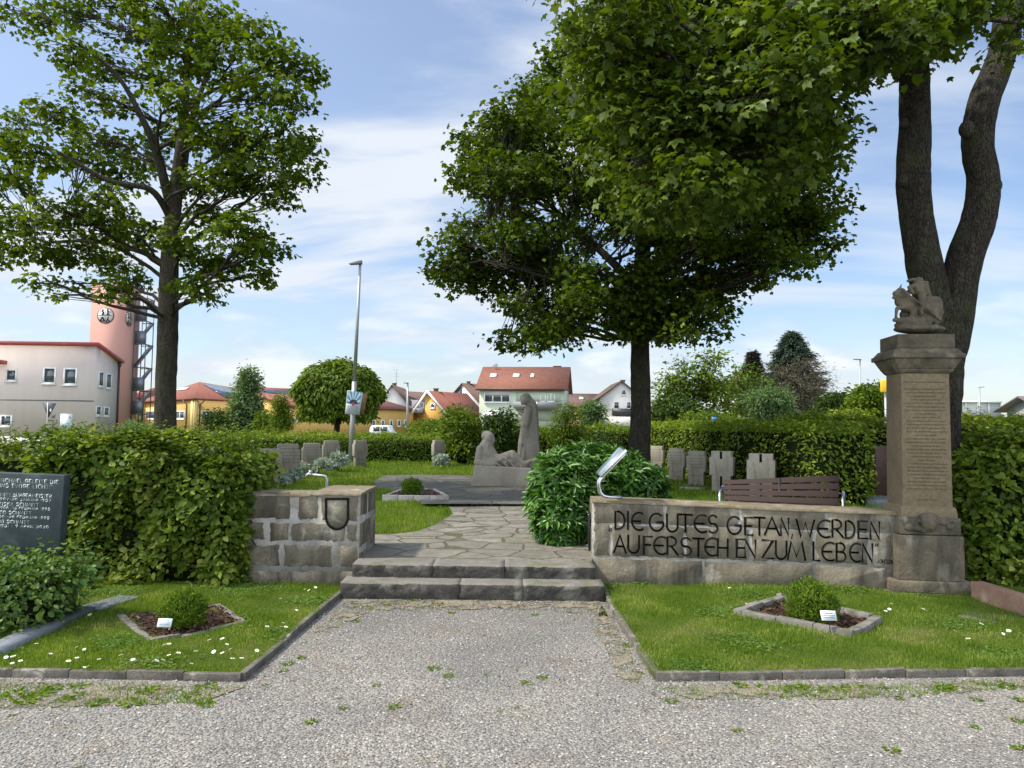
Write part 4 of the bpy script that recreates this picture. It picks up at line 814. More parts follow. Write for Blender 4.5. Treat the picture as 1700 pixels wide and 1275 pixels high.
tree('maple_tree', 'dense round-crowned maple in the middle, its trunk rising behind the glossy bush', 'tree', mp_(1063, 748), [mp_(1062, 790), mp_(1062, 750), mp_(1064, 690), mp_(1063, 620), mp_(1062, 540), mp_(1064, 470), mp_(1068, 400), mp_(1075, 320), mp_(1085, 220), mp_(1100, 100), mp_(1110, -20)],
     [.25, .215, .20, .195, .185, .17, .15, .12, .09, .06, .02], clM, MTZ, 3.3, 52, M['maple'], M['bark'], 72, 12, .125, spread=.14, r0=.05, attach=22,
     extra_trunks=[([mp_(1064, 500), mp_(1040, 460, .5), mp_(980, 400, 1), mp_(900, 330, 1.5), mp_(840, 280, 1.7)], [.1, .09, .07, .04, .015]), ([mp_(1066, 480), mp_(1110, 430, -.4), mp_(1190, 380, -.8), mp_(1280, 330, -1)], [.1, .08, .05, .02]), ([mp_(1064, 520), mp_(1030, 490, -.8), mp_(940, 470, -1.6), mp_(840, 440, -2)], [.08, .06, .04, .015])])
# right forked maple, close, with branches reaching towards the viewer
RTZ = 8.3
rp = lambda x, y, d=0: P(x, y, RTZ + d)
polyR = [(985, -60), (975, 60), (985, 130), (980, 200), (1000, 290), (1035, 355), (1090, 395), (1150, 380), (1230, 330), (1320, 310), (1385, 300), (1392, 220), (1378, 160), (1425, 128), (1470, 105), (1520, 112), (1560, 80), (1625, 40), (1640, -60)]
rgr = np.random.default_rng(5)
near = poly_clumps(polyR, 58, 50, rgr, .85) + poly_clumps(polyR, 36, 26, rgr, 1.0)
near = [(a, b, c * 1.05, d * 1.0) for a, b, c, d in near] + [(1340, 110, 52, 40), (1395, 118, 44, 34), (1370, 70, 50, 40), (1300, 130, 50, 40)] + [(1440, 85, 46, 30), (1500, 70, 50, 30), (1560, 40, 46, 28), (1610, 20, 40, 22), (1540, 0, 60, 34), (1690, 60, 22, 18), (1700, 20, 30, 26), (1685, 92, 14, 14), (1650, -30, 50, 30), (1450, 20, 60, 44), (1400, 60, 50, 44)]
trR = tree('maple_tree', 'large maple with a forked twin trunk directly behind the memorial column', 'tree', rp(1568, 760), [rp(1552, 860), rp(1556, 760), rp(1560, 690), rp(1562, 620), rp(1568, 550), rp(1570, 500)], [.27, .235, .225, .225, .24, .17], near, 7.0, 1.3, 66, M['maple_near'], M['bark'], 34, 11, .108, spread=.13, r0=.03, attach=200,
     extra_trunks=[([rp(1562, 590), rp(1553, 520), rp(1535, 440), rp(1523, 370), rp(1517, 290), rp(1518, 200), rp(1517, 120, -.2), rp(1512, 40, -.5), rp(1505, -60, -.9)], [.17, .20, .185, .168, .17, .155, .15, .14, .12]),
                   ([rp(1572, 600), rp(1584, 530), rp(1600, 440), rp(1626, 360), rp(1632, 300), rp(1622, 240), rp(1634, 170), rp(1664, 90), rp(1676, 20), rp(1690, -80)], [.17, .205, .185, .168, .158, .155, .162, .15, .15, .14]),
                   ([rp(1505, -50, -.9), P(1400, -40, 6.9), P(1280, 40, 6.6), P(1180, 140, 6.4), P(1120, 260, 6.3)], [.09, .07, .05, .03, .012]), ([rp(1508, 0, -.7), P(1420, 20, 7.2), P(1330, 120, 7.4), P(1260, 220, 7.5)], [.06, .045, .03, .01]), ([rp(1512, 40, -.5), P(1560, 20, 7.2), P(1620, 30, 7.0), P(1690, 40, 6.9)], [.05, .03, .02, .01])], rdepth=1.1, twig=.006)
for (x, y, r, d) in ((1492, 300, .05, .0), (1494, 205, .04, .0), (1597, 215, .07, 0), (1660, 308, .06, 0)):
    mb = MB(); mb.ell(rp(x + (8 if x != 1660 else -8), y, -.05), (r * 1.2, r * 1.2, r * 1.5), 12, 8); mb.build('branch_scar', M['bark_light'], trR, smooth=True)

# ------------------------------------------------------------------ hedges
def hedge(name, label, pts, width, h, n, lsize, mat, seed, z0=None, tm=OV, top_mat_n=0, sprouts=0, wob=.07, cat='hedge', htop=None, core=True, jut=.06):
    """hedge along a ground line pts [(x,y)], width to the far side handled as centre line"""
    rg = np.random.default_rng(seed); P2 = [Vector(p) for p in pts]; zb = z0 if z0 is not None else T(*pts[0])
    t = thing(name, label, cat, (P2[0].x, P2[0].y, zb)); segs = [(P2[i], P2[i + 1]) for i in range(len(P2) - 1)]; Ls = [(b - a).length for a, b in segs]; tot = sum(Ls)
    hf = htop or (lambda s: h)
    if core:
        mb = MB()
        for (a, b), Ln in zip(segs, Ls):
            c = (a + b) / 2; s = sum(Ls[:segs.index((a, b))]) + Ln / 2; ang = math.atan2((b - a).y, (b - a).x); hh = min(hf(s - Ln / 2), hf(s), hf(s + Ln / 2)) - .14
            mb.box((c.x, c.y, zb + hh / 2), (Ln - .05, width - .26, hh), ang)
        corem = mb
    def sample(m):
        s = rg.random(m) * tot; out = np.zeros((m, 3)); nr = np.zeros((m, 3)); i0 = 0
        face = rg.random(m); hw = width / 2
        for (a, b), Ln in zip(segs, Ls):
            k = (s >= i0) & (s < i0 + Ln + 1e-6); f = (s[k] - i0) / Ln; u = np.array([(b - a).x, (b - a).y]) / Ln; p = np.array([-u[1], u[0]])
            base = np.array(a)[None] + f[:, None] * (np.array(b) - np.array(a))[None]; hh = np.array([hf(q) for q in s[k]]); fc = face[k]; m_ = k.sum(); z = rg.random(m_); side = np.where(fc < .42, -1.0, 1.0)
            top = fc > .62; lat = np.where(top, rg.uniform(-1, 1, m_), side) * hw; zz = np.where(top, hh, z * hh); 
            wobv = wob * (np.sin(s[k] * 3.1 + zz * 4) + .6 * np.sin(s[k] * 7.3 - zz * 6 + 1)) * .6 - np.abs(rg.normal(size=m_)) * .11
            inner = 1 + wobv / hw; lat = np.where(top, lat, lat * inner); zz = np.where(top, zz + wobv + .03, zz)
            o = base + lat[:, None] * p[None]; out[k] = np.column_stack([o, zb + zz]); nr[k] = np.column_stack([(~top * side)[:, None] * p[None], top * 1.0]); i0 += Ln
        return out, nr
    mb = MB(); p, nr = sample(n)
    # ends of the hedge
    for e, sg in ((P2[0], -1), (P2[-1], 1)):
        a, b = segs[0] if sg < 0 else segs[-1]; u = (b - a).normalized(); pp = Vector((-u.y, u.x)); m = int(n * .5 * width / tot) + 20; hh = hf(0 if sg < 0 else tot)
        q = np.array([[*(e + pp * rg.uniform(-.5, .5) * width + u * sg * rg.normal() * .05), zb + rg.random() * hh] for _ in range(m)]); p = np.vstack([p, q]); nr = np.vstack([nr, np.tile([u.x * sg, u.y * sg, 0], (m, 1))])
    m = len(p); nn = unit(nr * .65 + rg.normal(size=(m, 3)) * .55 + np.array([0, 0, .75])); tn = nr * .45 + rg.normal(size=(m, 3)) * np.array([.8, .8, .35]) + np.array([0, 0, -.18])
    put(mb, tm, p + nr * .02, nn, tn, lsize * (.45 + .8 * rg.random(m)))
    tw = MB()
    for _ in range(sprouts):
        q, _n = sample(1)
        s0 = q[0].copy(); s0[2] = zb + hf(rg.random() * tot) - .03; l = rg.uniform(.1, .32); d = Vector((rg.normal() * .35, rg.normal() * .35, 1)).normalized(); e = Vector(s0) + d * l
        tw.tube([Vector(s0), e], [.003, .0015], 3, False); kk = int(4 + l * 28); f = np.linspace(.15, 1, kk)[:, None]; lp_ = s0 + f * (np.array(e) - s0); th_ = np.arange(kk) * 2.4
        tn = np.column_stack([np.cos(th_), np.sin(th_), np.full(kk, .35)]); put(mb, tm, lp_, unit(np.tile([0, 0, 1.0], (kk, 1)) + rg.normal(size=(kk, 3)) * .3), tn, lsize * (.95 - .4 * f[:, 0]))
    mb.build('leaves', mat, t)
    if sprouts:
        for v_, (f_, _) in zip([np.concatenate(tw.V)], [(np.concatenate([f for f, _ in tw.Fs]), 0)]): corem.add(v_, f_, 1)
    corem.build('inner_twigs', [M['hedge_core'], M['bark_light']], t)
    return t
# near left hornbeam hedge
hl = thing  # alias kept short
hedge('hornbeam_hedge', 'leafy hornbeam hedge left of the shield wall, with fresh shoots on top', [(-4.55, 7.62), (-3.6, 7.55), (-2.62, 7.50)], .95, 1.36, 15500, .074, M['hornbeam'], 3, z0=.0, tm=ROUND, sprouts=170, wob=.16, htop=lambda s: 1.24 + .11 * s / 2 + .06 * math.sin(s * 2.6) + .04 * math.sin(s * 9))
hedge('hornbeam_hedge', 'hornbeam hedge behind the dark gravestone, at the left edge of the picture', [(-9.5, 8.6), (-7.0, 8.3), (-4.75, 8.15)], .9, 1.30, 8000, .085, M['hornbeam'], 4, z0=.0, sprouts=150, htop=lambda s: 1.32 + .08 * math.sin(s * 2.7 + 1))
# right near hedge
hedge('hornbeam_hedge', 'tall leafy hedge right of the memorial column, cut off by the picture edge', [(4.75, 7.95), (5.8, 8.0), (7.4, 8.0)], .9, 1.66, 13500, .085, M['hornbeam'], 6, z0=.0, tm=ROUND, sprouts=60, wob=.12, htop=lambda s: 1.36 + .05 * s + .04 * math.sin(s * 4))
hedge('hornbeam_hedge', 'denser hedge further back on the right, seen over the near hedge', [(7.2, 13.2), (13, 14.0)], 1.2, 1.42, 9000, .10, M['hedge_pale'], 7, sprouts=80)
# hedge running back behind the bench and the right crosses
hedge('clipped_hedge', 'clipped hedge running back behind the bench and the right-hand stone crosses', [(5.35, 12.1), (5.2, 14.5), (5.1, 17.0), (5.0, 21.0), (4.7, 25.0)], 1.15, 1.30, 24000, .08, M['hedge_mid'], 8, sprouts=110, wob=.08)
hedge('clipped_hedge', 'pale green hedge crossing behind the right-hand hedge and the column', [(5.6, 15.2), (9.0, 15.0), (13.5, 15.6)], 1.3, 1.42, 16000, .10, M['hedge_pale'], 9, sprouts=120)
hedge('clipped_hedge', 'long low clipped hedge closing the lawn behind the left stone crosses', [(-9.5, 23.2), (-6.0, 23.8), (-1.8, 24.3)], .9, .76, 15000, .085, M['hedge_far'], 10, sprouts=0, wob=.05)
hedge('flowering_border', 'pale unclipped greenery growing along the top of the low rear hedge', [(-10, 24.6), (-6.0, 25.0), (-1.5, 25.4)], .9, .82, 9000, .10, M['hedge_pale'], 11, sprouts=120, cat='shrubs')
hedge('clipped_hedge', 'low hedge behind the sculpture, between the rounded bushes', [(-.9, 25.0), (2.0, 25.2), (4.6, 25.6)], 1.0, 1.1, 9000, .10, M['hedge_far'], 13, sprouts=40)

def bush(name, label, cx, cy, rx, ry, Z, n, lsize, mat, seed, tm=OV, cat='bush', trunk=None, rd=None, bumps=9, group=None, base_z=None, up=.7, shell=.55, twigmat=None, per=7, conic=0.0):
    """foliage volume from several overlapping lobes; px values give its measured place and size"""
    rg = np.random.default_rng(seed); c = P(cx, cy, Z); s = Z / F; bz = base_z if base_z is not None else (T(c.x, c.y) if Z < 28 else 0.0); t = thing(name, label, cat, (c.x, c.y, bz), group); RX, RY = rx * s, ry * s; RD = rd or RX
    mb = MB(); lobes = []
    for i in range(bumps):
        v = rg.uniform(-.78, .78); w = math.sqrt(max(0, 1 - v * v)) * (1 - conic * (v + .8) / 1.6); a = rg.random() * 6.283; q = rg.uniform(.25, .72)
        lobes.append(((c.x + math.cos(a) * w * q * RX, c.y + math.sin(a) * w * q * RD, c.z + v * RY), (RX * (.30 + .25 * w) * (1 - conic * .4 * (v + 1) / 2), RD * (.30 + .25 * w), RY * .36)))
    if conic < .5: lobes.append(((c.x, c.y, c.z), (RX * .8, RD * .8, RY * .8)))
    tot = sum(l[1][0] * l[1][2] for l in lobes); tips = []
    for cc, r in lobes:
        o = []; clump_leaves(mb, rg, cc, r, max(5, int(n * r[0] * r[2] / tot / per)), per, lsize, tm, lsize * 1.1, up=up, shell=shell, tips_out=o); tips.append(o[0])
    tb = MB()
    if trunk:
        p0 = Vector((c.x, c.y, bz - .1)); p1 = Vector((c.x, c.y, c.z)); tb.tube([p0, p0.lerp(p1, .5) + Vector((trunk * .4, 0, 0)), p1], [trunk, trunk * .8, trunk * .5], 8)
        limbs(tb, rg, [(p0.lerp(p1, f), trunk * (1 - .4 * f)) for f in (.5, .7, .9, 1)], lobes, tips, trunk * .4, .012)
    else:
        for cc, r in lobes: tb.tube([Vector((c.x, c.y, bz)), Vector(((c.x + cc[0]) / 2, (c.y + cc[1]) / 2, bz + (cc[2] - bz) * .6)), Vector(cc)], [.03, .02, .01], 5)
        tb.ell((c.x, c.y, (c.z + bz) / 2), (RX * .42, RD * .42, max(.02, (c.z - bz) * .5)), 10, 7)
    tb.build('trunk' if trunk else 'stems', twigmat or (M['bark'] if trunk else M['hedge_core']), t, smooth=bool(trunk)); mb.build('crown' if trunk else 'leaves', mat, t); return t
# laurel at the end of the inscribed wall: rosettes of long glossy leaves
def laurel():
    rg = np.random.default_rng(21); o = P(985, 905, 8.6); t = thing('laurel_bush', 'glossy cherry laurel bush beside the steps, behind the end of the inscribed wall', 'bush', (o.x, o.y, .26)); mb = MB(); tb = MB()
    lobes = [(935, 800, 55, 52, 8.6), (985, 790, 60, 50, 8.8), (1045, 800, 58, 42, 8.9), (925, 860, 42, 52, 8.4), (960, 850, 45, 60, 8.5), (905, 830, 30, 30, 8.7), (1080, 815, 26, 28, 9.0), (1010, 770, 52, 26, 9.0), (930, 885, 30, 34, 8.35), (960, 760, 46, 22, 8.9)]
    for (x, y, a, b, Z) in lobes:
        c = P(x, y, Z); s = Z / F; r = np.array([a * s, min(a, 55) * s * 1.0, b * s]); m = int(120 * a * b / 2600) + 16; d = rnd_unit(rg, m); d[:, 1] = -np.abs(d[:, 1]) * .9 + .12 * rg.normal(size=m); d = unit(d)
        tips = np.array(c) + d * r * (.72 + .3 * rg.random((m, 1)))
        for q, dd in zip(tips, d):
            if q[2] < .30: continue
            ax = unit((dd * .8 + np.array([0, 0, .75]) + rg.normal(size=3) * .25)[None])[0]; k = int(rg.integers(6, 10)); th_ = np.arange(k) * 2.4 + rg.random() * 6; e1 = unit(np.cross(ax, rg.normal(size=3))[None])[0]; e2 = np.cross(ax, e1)
            f = np.linspace(0, 1, k)[:, None]; tn = (np.cos(th_)[:, None] * e1 + np.sin(th_)[:, None] * e2) * (1.0 - .45 * f) + ax * (.25 + .6 * f) + np.array([0, 0, -.12]); ps = q + ax * f * .06 - ax * .03
            nn = unit(ax * 1.0 - tn * .3 + rg.normal(size=(k, 3)) * .15); put(mb, (NAR[0] * np.array([1, 1, 1.3]), NAR[1]), ps, nn, tn, .125 * (.75 + .4 * rg.random(k)))
            tb.tube([Vector(q) - Vector(ax) * .18, Vector(q)], [.004, .003], 3, False)
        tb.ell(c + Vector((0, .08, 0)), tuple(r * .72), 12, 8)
    tb.build('stems', M['hedge_core'], t); mb.build('leaves', M['laurel'], t)
laurel()
bush('grave_shrub', 'light green small-leaved shrub at the lower left, below the gravestone', 38, 985, 112, 80, 5.7, 5200, .05, M['shrub'], 31, tm=ROUND, bumps=12, base_z=.02, per=5)
# far greenery in order of distance
bush('round_bush', 'tall loose bush left of the seated stone figure, in front of the houses', 768, 722, 36, 44, 22.5, 6500, .11, M['green_mid'], 101, bumps=9)
bush('round_bush', 'darker rounded bush between the seated and the standing stone figure', 836, 722, 27, 38, 22.0, 5500, .10, M['green_dark'], 102)
bush('thuja_bush', 'broad bright green thuja right of the standing stone figure', 942, 712, 32, 42, 22.5, 8000, .09, M['green_mid'], 103, tm=NAR, up=1.6)
bush('round_bush', 'small grey-green clipped tree between the thuja and the white balcony house', 985, 692, 20, 24, 30, 4200, .11, M['green_grey'], 104)
bush('round_bush', 'low pale bush left of the middle tree trunk', 1018, 722, 36, 22, 27, 2200, .12, M['hedge_pale'], 105)
bush('poplar_tree', 'slim upright poplar left of the clipped round tree', 408, 668, 27, 56, 40, 9500, .17, M['green_grey'], 106, cat='tree', trunk=.12, bumps=16, conic=.35)
bush('round_bush', 'dark low bush left of the slim poplar, below the yellow hall', 362, 708, 26, 24, 37, 2200, .16, M['green_dark'], 107)
bush('arborvitae_tree', 'narrow dark green arborvitae between the poplar and the round tree', 467, 694, 15, 46, 34, 7000, .12, M['yew'], 108, cat='tree', bumps=10, conic=.3, tm=NAR, up=1.5)
bush('round_bush', 'mid-green bush squeezed between the poplar and the arborvitae', 437, 705, 15, 20, 38, 1600, .16, M['green_mid'], 109)
def globe():
    rg = np.random.default_rng(33); c = P(561, 650, 46); t = thing('catalpa_tree', 'broad clipped round tree with a short trunk behind the street lamp', 'tree', (c.x, c.y, 0)); s = 46 / F; mb = MB(); tb = MB(); R = np.array([70 * s, 70 * s, 50 * s])
    n = 15000; d = rnd_unit(rg, n); d[:, 2] = np.where(d[:, 2] < -.35, -.35 - .2 * rg.random(n), d[:, 2]); lob = 1 + .07 * np.sin(d[:, 0] * 7 + 1) * np.cos(d[:, 2] * 6) + .06 * np.sin(d[:, 1] * 11 + d[:, 0] * 5)
    p = np.array(c) + d * R * (lob * (.8 + .22 * rg.random(n)))[:, None]; put(mb, OV, p, unit(d * .8 + rg.normal(size=(n, 3)) * .4 + np.array([0, 0, .5])), d * .4 + rg.normal(size=(n, 3)) * .4 + np.array([0, 0, -.9]), .28 * (.7 + .6 * rg.random(n)))
    # drooping skirt
    m = 3500; a = rg.random(m) * 6.283; q = rg.random(m) ** .5; z = -R[2] * (.45 + .55 * rg.random(m) * (.5 + .5 * np.abs(np.sin(a * 2.5)))); p = np.array(c) + np.column_stack([np.cos(a) * R[0] * .93 * q, np.sin(a) * R[1] * .93 * q, z]); put(mb, OV, p, rnd_unit(rg, m) + np.array([0, 0, .4]), rg.normal(size=(m, 3)) * .4 + np.array([0, 0, -1]), .28 * (.7 + .5 * rg.random(m)))
    tb.tube([(c.x - .1, c.y, -.1), (c.x, c.y, 1.2), (c.x + .05, c.y, c.z - 1)], [.22, .18, .15], 10)
    for k in range(9): a = k * .7; tb.tube([(c.x, c.y, 1.7), (c.x + math.cos(a) * 1.2, c.y + math.sin(a) * 1.2, c.z - .2), (c.x + math.cos(a) * 2.0, c.y + math.sin(a) * 2.0, c.z + .8)], [.09, .06, .03], 6)
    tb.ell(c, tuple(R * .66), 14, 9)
    tb.build('trunk', M['bark'], t); mb.build('crown', M['green_mid'], t)
globe()
def openTree(label, clumps, Z, mat, seed, base, trunk, depth=1.6, n=150, ls=.24, name='garden_tree', spread=.3, barkm=None, tm=OV):
    b = P(base[0], base[1], Z); t = P(base[0], clumps[0][1] + 20, Z)
    tree(name, label, 'tree', (b.x, b.y, 0), [Vector((b.x, b.y, -.1)), b.lerp(t, .3), b.lerp(t, .7), t], [trunk, trunk * .8, trunk * .6, trunk * .3], clumps, Z, depth, seed, mat, barkm or M['bark'], n, 9, ls, tm, spread, .05, attach=4, lift=.1, twig=.015)
c1 = poly_clumps([(1084, 700), (1086, 640), (1115, 610), (1130, 590), (1160, 578), (1200, 585), (1212, 610), (1208, 650), (1215, 700)], 19, 34, np.random.default_rng(2), .8)
openTree('open green tree directly right of the middle maple trunk, far behind', c1, 42, M['green_mid'], 201, (1145, 725), .16)
c2 = poly_clumps([(1205, 705), (1205, 650), (1215, 610), (1235, 595), (1265, 610), (1275, 640), (1270, 705)], 15, 18, np.random.default_rng(3), .8)
openTree('mid-green tree in front of the half-hidden house on the right', c2, 46, M['green_mid'], 202, (1240, 725), .14)
bush('round_bush', 'dark bush under the open green tree at the middle right', 1125, 690, 44, 30, 38, 5500, .2, M['green_dark'], 203)
def conifer(label, px, ytop, ybot, w, Z, mat, seed, name='spruce_tree'):
    rg = np.random.default_rng(seed); top = P(px, ytop, Z); s = Z / F; H_ = top.z - .2; t = thing(name, label, 'tree', (top.x, top.y, 0)); tb = MB(); mb = MB(); tb.tube([(top.x, top.y, -.1), (top.x, top.y, top.z)], [.18, .03], 8)
    zb = P(px, ybot, Z).z; k = 0; z = zb
    while z < top.z - .1:
        f = (top.z - z) / (top.z - zb); R = w * s * (f ** .72) * rg.uniform(.8, 1.15); nb = 7
        for j in range(nb):
            a = k * 1.1 + j * 6.283 / nb + rg.normal() * .15; L_ = R * rg.uniform(.75, 1.1); e = np.array([top.x + math.cos(a) * L_, top.y + math.sin(a) * L_, z + .06 * L_]); o = np.array([top.x, top.y, z + .15]); tb.tube([Vector(o), Vector(e)], [.025, .008], 4, False)
            m = int(40 + 70 * L_); f2 = .25 + .75 * rg.random((m, 1)); p = o + (e - o) * f2 + rg.normal(size=(m, 3)) * np.array([.12, .12, .07]); tn = np.tile(e - o, (m, 1)) / max(L_, .1) + rg.normal(size=(m, 3)) * .6; put(mb, NAR, p, rg.normal(size=(m, 3)) * .3 + np.array([0, 0, 1]), tn, .3 * (.6 + .6 * rg.random(m)))
        z += .26 * (.5 + f); k += 1
    tb.build('trunk', M['bark'], t); mb.build('crown', mat, t)
conifer('tall blue-green spruce, the highest of the far trees on the right', 1314, 553, 700, 78, 52, M['spruce'], 211)
conifer('small dark purplish spruce left of the tall blue-green one', 1250, 583, 690, 38, 60, M['spruce_dark'], 212)
c3 = [(1300, 615, 22, 16), (1290, 640, 16, 20), (1355, 608, 18, 14), (1305, 625, 26, 18), (1330, 606, 26, 16), (1350, 625, 24, 20), (1320, 645, 30, 22), (1345, 655, 28, 24), (1370, 650, 16, 26), (1300, 660, 18, 22), (1335, 680, 30, 20), (1375, 632, 12, 14)]
openTree('half-dead tree with dry brown hanging twigs in front of the spruce', c3, 46, M['dry'], 213, (1335, 720), .16, n=150, ls=.17, name='withered_tree', barkm=M['bark_light'], tm=(NAR[0] * np.array([.5, 1.5, 1]), NAR[1]))
bush('round_bush', 'grey-green willow-like bush below the withered tree', 1278, 682, 40, 36, 40, 8000, .2, M['green_grey'], 214, tm=NAR)
bush('round_bush', 'dark green bush right of the withered tree', 1392, 680, 42, 28, 42, 7000, .2, M['green_dark'], 215)
bush('round_bush', 'leafy bush at the left of the column, below the yellow sign', 1446, 674, 34, 36, 33, 7000, .19, M['green_mid'], 216)
bush('round_bush', 'bright low bush in the middle of the right background', 1408, 702, 46, 18, 30, 4500, .16, M['hedge_pale'], 217)
bush('round_bush', 'low bush behind the hedge right of the middle tree trunk', 1180, 704, 60, 18, 30, 5000, .15, M['green_mid'], 218)
bush('round_bush', 'dark climbing shrub at the foot of the middle maple', 1000, 738, 36, 18, 20, 1600, .1, M['green_dark'], 219)
bush('round_bush', 'wild greenery below the orange gabled house', 712, 712, 40, 14, 34, 2400, .14, M['green_mid'], 220)
bush('round_bush', 'low scrub at the foot of the pink tower', 232, 716, 40, 12, 44, 1800, .2, M['green_grey'], 221)
# ------------------------------------------------------------------ graves, beds, crosses, small things
M['mulch'] = leafmat('bark_mulch', (.035, .018, .012), (.13, .065, .04), 0.0, .9, (.30, .21, .13), 3, .1)
M['mulch_soil'] = plain('dark_soil', (.028, .017, .012), 1, var=.4, sc=20)
M['edge_stone'] = stone('bed_edging_stone', (.16, .15, .135), (.30, .285, .26), None, sc=8, bump=.005, bsc=50, stain=(.09, .09, .05), stainsc=6)
def bed(label, corners, zf, w=.055, h=.05, seed=0, sh=.012, n=(4, 3, 4, 3), buried=0.0, mat=None, chips=700):
    c = sum(corners, Vector()) / 4; t = thing('planting_bed', label, 'flower bed', (c.x, c.y, 0)); rg = np.random.default_rng(seed)
    for i in range(4):
        a = Vector(corners[i][:2]); b = Vector(corners[(i + 1) % 4][:2]); pv = Vector(corners[i - 1][:2]); u = (b - a).normalized(); p = Vector((-u.y, u.x)); cc = Vector((c.x, c.y))
        if (cc - a).dot(p) < 0: p = -p
        a2 = a + (w * 1.02) * (a - pv).normalized() * -0.0; b2_ = b - u * w; nn = n[i]
        for k in range(nn):
            s0 = a2.lerp(b2_, k / nn) + u * .003; s1 = a2.lerp(b2_, (k + 1) / nn) - u * .003; z = zf(s0.x, s0.y) + h + rg.normal() * .003 - buried; V = []
            for zz in (-.02, z):
                for s_ in (s0, s1):
                    for q in (0, 1): V.append((s_.x + p.x * w * q, s_.y + p.y * w * q, zz + (rg.normal() * .002 if zz == z else 0)))
            mb = MB(); mb.hexa([V[0], V[1], V[2], V[3], V[4], V[5], V[6], V[7]]); mb.build('edging_stone', mat or M['edge_stone'], t, bevel=.004)
    ins = [v.lerp(c, .10) for v in corners]; z = zf(c.x, c.y) + sh; mb = MB(); mb.poly([(v.x, v.y, z) for v in ins]); 
    if mb.V[0].shape[0] and (Vector(mb.V[0][1]) - Vector(mb.V[0][0])).cross(Vector(mb.V[0][2]) - Vector(mb.V[0][1])).z < 0: mb = MB(); mb.poly([(v.x, v.y, z) for v in ins[::-1]])
    mb.build('soil', M['mulch_soil'], t)
    f = rg.random((chips, 2)); A, B, C_, D = [np.array(v) for v in ins]; p = (A * (1 - f[:, :1]) + B * f[:, :1]) * (1 - f[:, 1:]) + (D * (1 - f[:, :1]) + C_ * f[:, :1]) * f[:, 1:]
    d = np.linalg.norm(p - np.array(c), axis=1); p[:, 2] = z + .008 + .028 * np.exp(-(d / .22) ** 2) + rg.random(chips) * .012
    ch = (np.array([[-.5, 0, 0], [.5, 0, 0], [.4, .28, .03], [-.45, .25, 0]]), np.array([[0, 1, 2, 3]])); mb = MB(); put(mb, ch, p, rg.normal(size=(chips, 3)) * .5 + np.array([0, 0, 1]), rg.normal(size=(chips, 3)), .045 * (.5 + .8 * rg.random(chips)))
    tag(mb.build('mulch', M['mulch'], t), kind='stuff'); return t
bed('diamond bed of brown bark mulch in the left lawn, its stone edging half overgrown', BEDL, bump_z, seed=1, buried=.04)
bed('diamond bed of brown bark mulch in the right lawn, with clean grey stone edging', BEDR, bump_z, seed=2, w=.07)
M['edge_pale'] = stone('pale_edging', (.34, .32, .28), (.5, .48, .44), None, sc=8, bump=.004, stain=(.2, .2, .16), stainsc=6)
zb3 = .33
BED3 = [G(634, 836, .28), G(745, 836, .28), G(722, 824, .28) + Vector((0, .12, 0)), G(664, 824, .28) + Vector((0, .12, 0))]
bed('pale raised stone planter bed between the small lawn and the paved square', BED3, lambda x, y: .27, w=.06, h=.14, sh=.12, seed=3, mat=M['edge_pale'], chips=300)
def yewball(label, cx, cy, r, base, seed, n=5200, ls=.028):
    rg = np.random.default_rng(seed); Z = base.y; c = P(cx, cy, Z); R = r * Z / F; t = thing('yew_bush', label, 'bush', (base.x, base.y, base.z)); mb = MB(); tb = MB()
    d = rnd_unit(rg, n); q = (.62 + .42 * rg.random(n)) * (1 + .12 * np.sin(d[:, 0] * 9 + seed) * np.sin(d[:, 2] * 8)); p = np.array(c) + d * R * q[:, None] * np.array([1, 1, .88]); p = p[p[:, 2] > base.z + .01]; m = len(p); dd = unit(p - np.array(c))
    put(mb, (NAR[0] * np.array([.8, 1, 1]), NAR[1]), p, rg.normal(size=(m, 3)), dd * .7 + np.array([0, 0, .8]) + rg.normal(size=(m, 3)) * .4, ls * (.7 + .6 * rg.random(m)))
    for k in range(34): a = rg.random() * 6.283; e = c + Vector((math.cos(a) * rg.random() * R * .8, math.sin(a) * rg.random() * R * .8, R * rg.uniform(.0, .6))); tb.tube([base, base.lerp(e, .5) + Vector((0, 0, .01)), e], [.006, .004, .002], 4)
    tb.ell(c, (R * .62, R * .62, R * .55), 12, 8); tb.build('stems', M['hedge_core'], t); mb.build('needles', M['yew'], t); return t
bl = G(305, 1040, .04); yewball('small round yew ball in the left mulch bed, behind its little sign', 305, 1012, 36, bl, 1)
br = G(1348, 1032, .04); yewball('small round yew ball in the right mulch bed, beside its little sign', 1348, 1001, 42, br, 2, 6500)
b3 = Vector((P(684, 815, 12.3).x, 12.3, .38)); yewball('tiny box ball in the pale raised planter by the paved square', 684, 809, 17, b3, 3, 2600, .035)
M['label_white'] = plain('label_plastic', (.72, .76, .78), .35); M['label_ink'] = plain('label_print', (.16, .3, .38), .6); M['black'] = plain('black_plastic', (.015, .015, .016), .4)
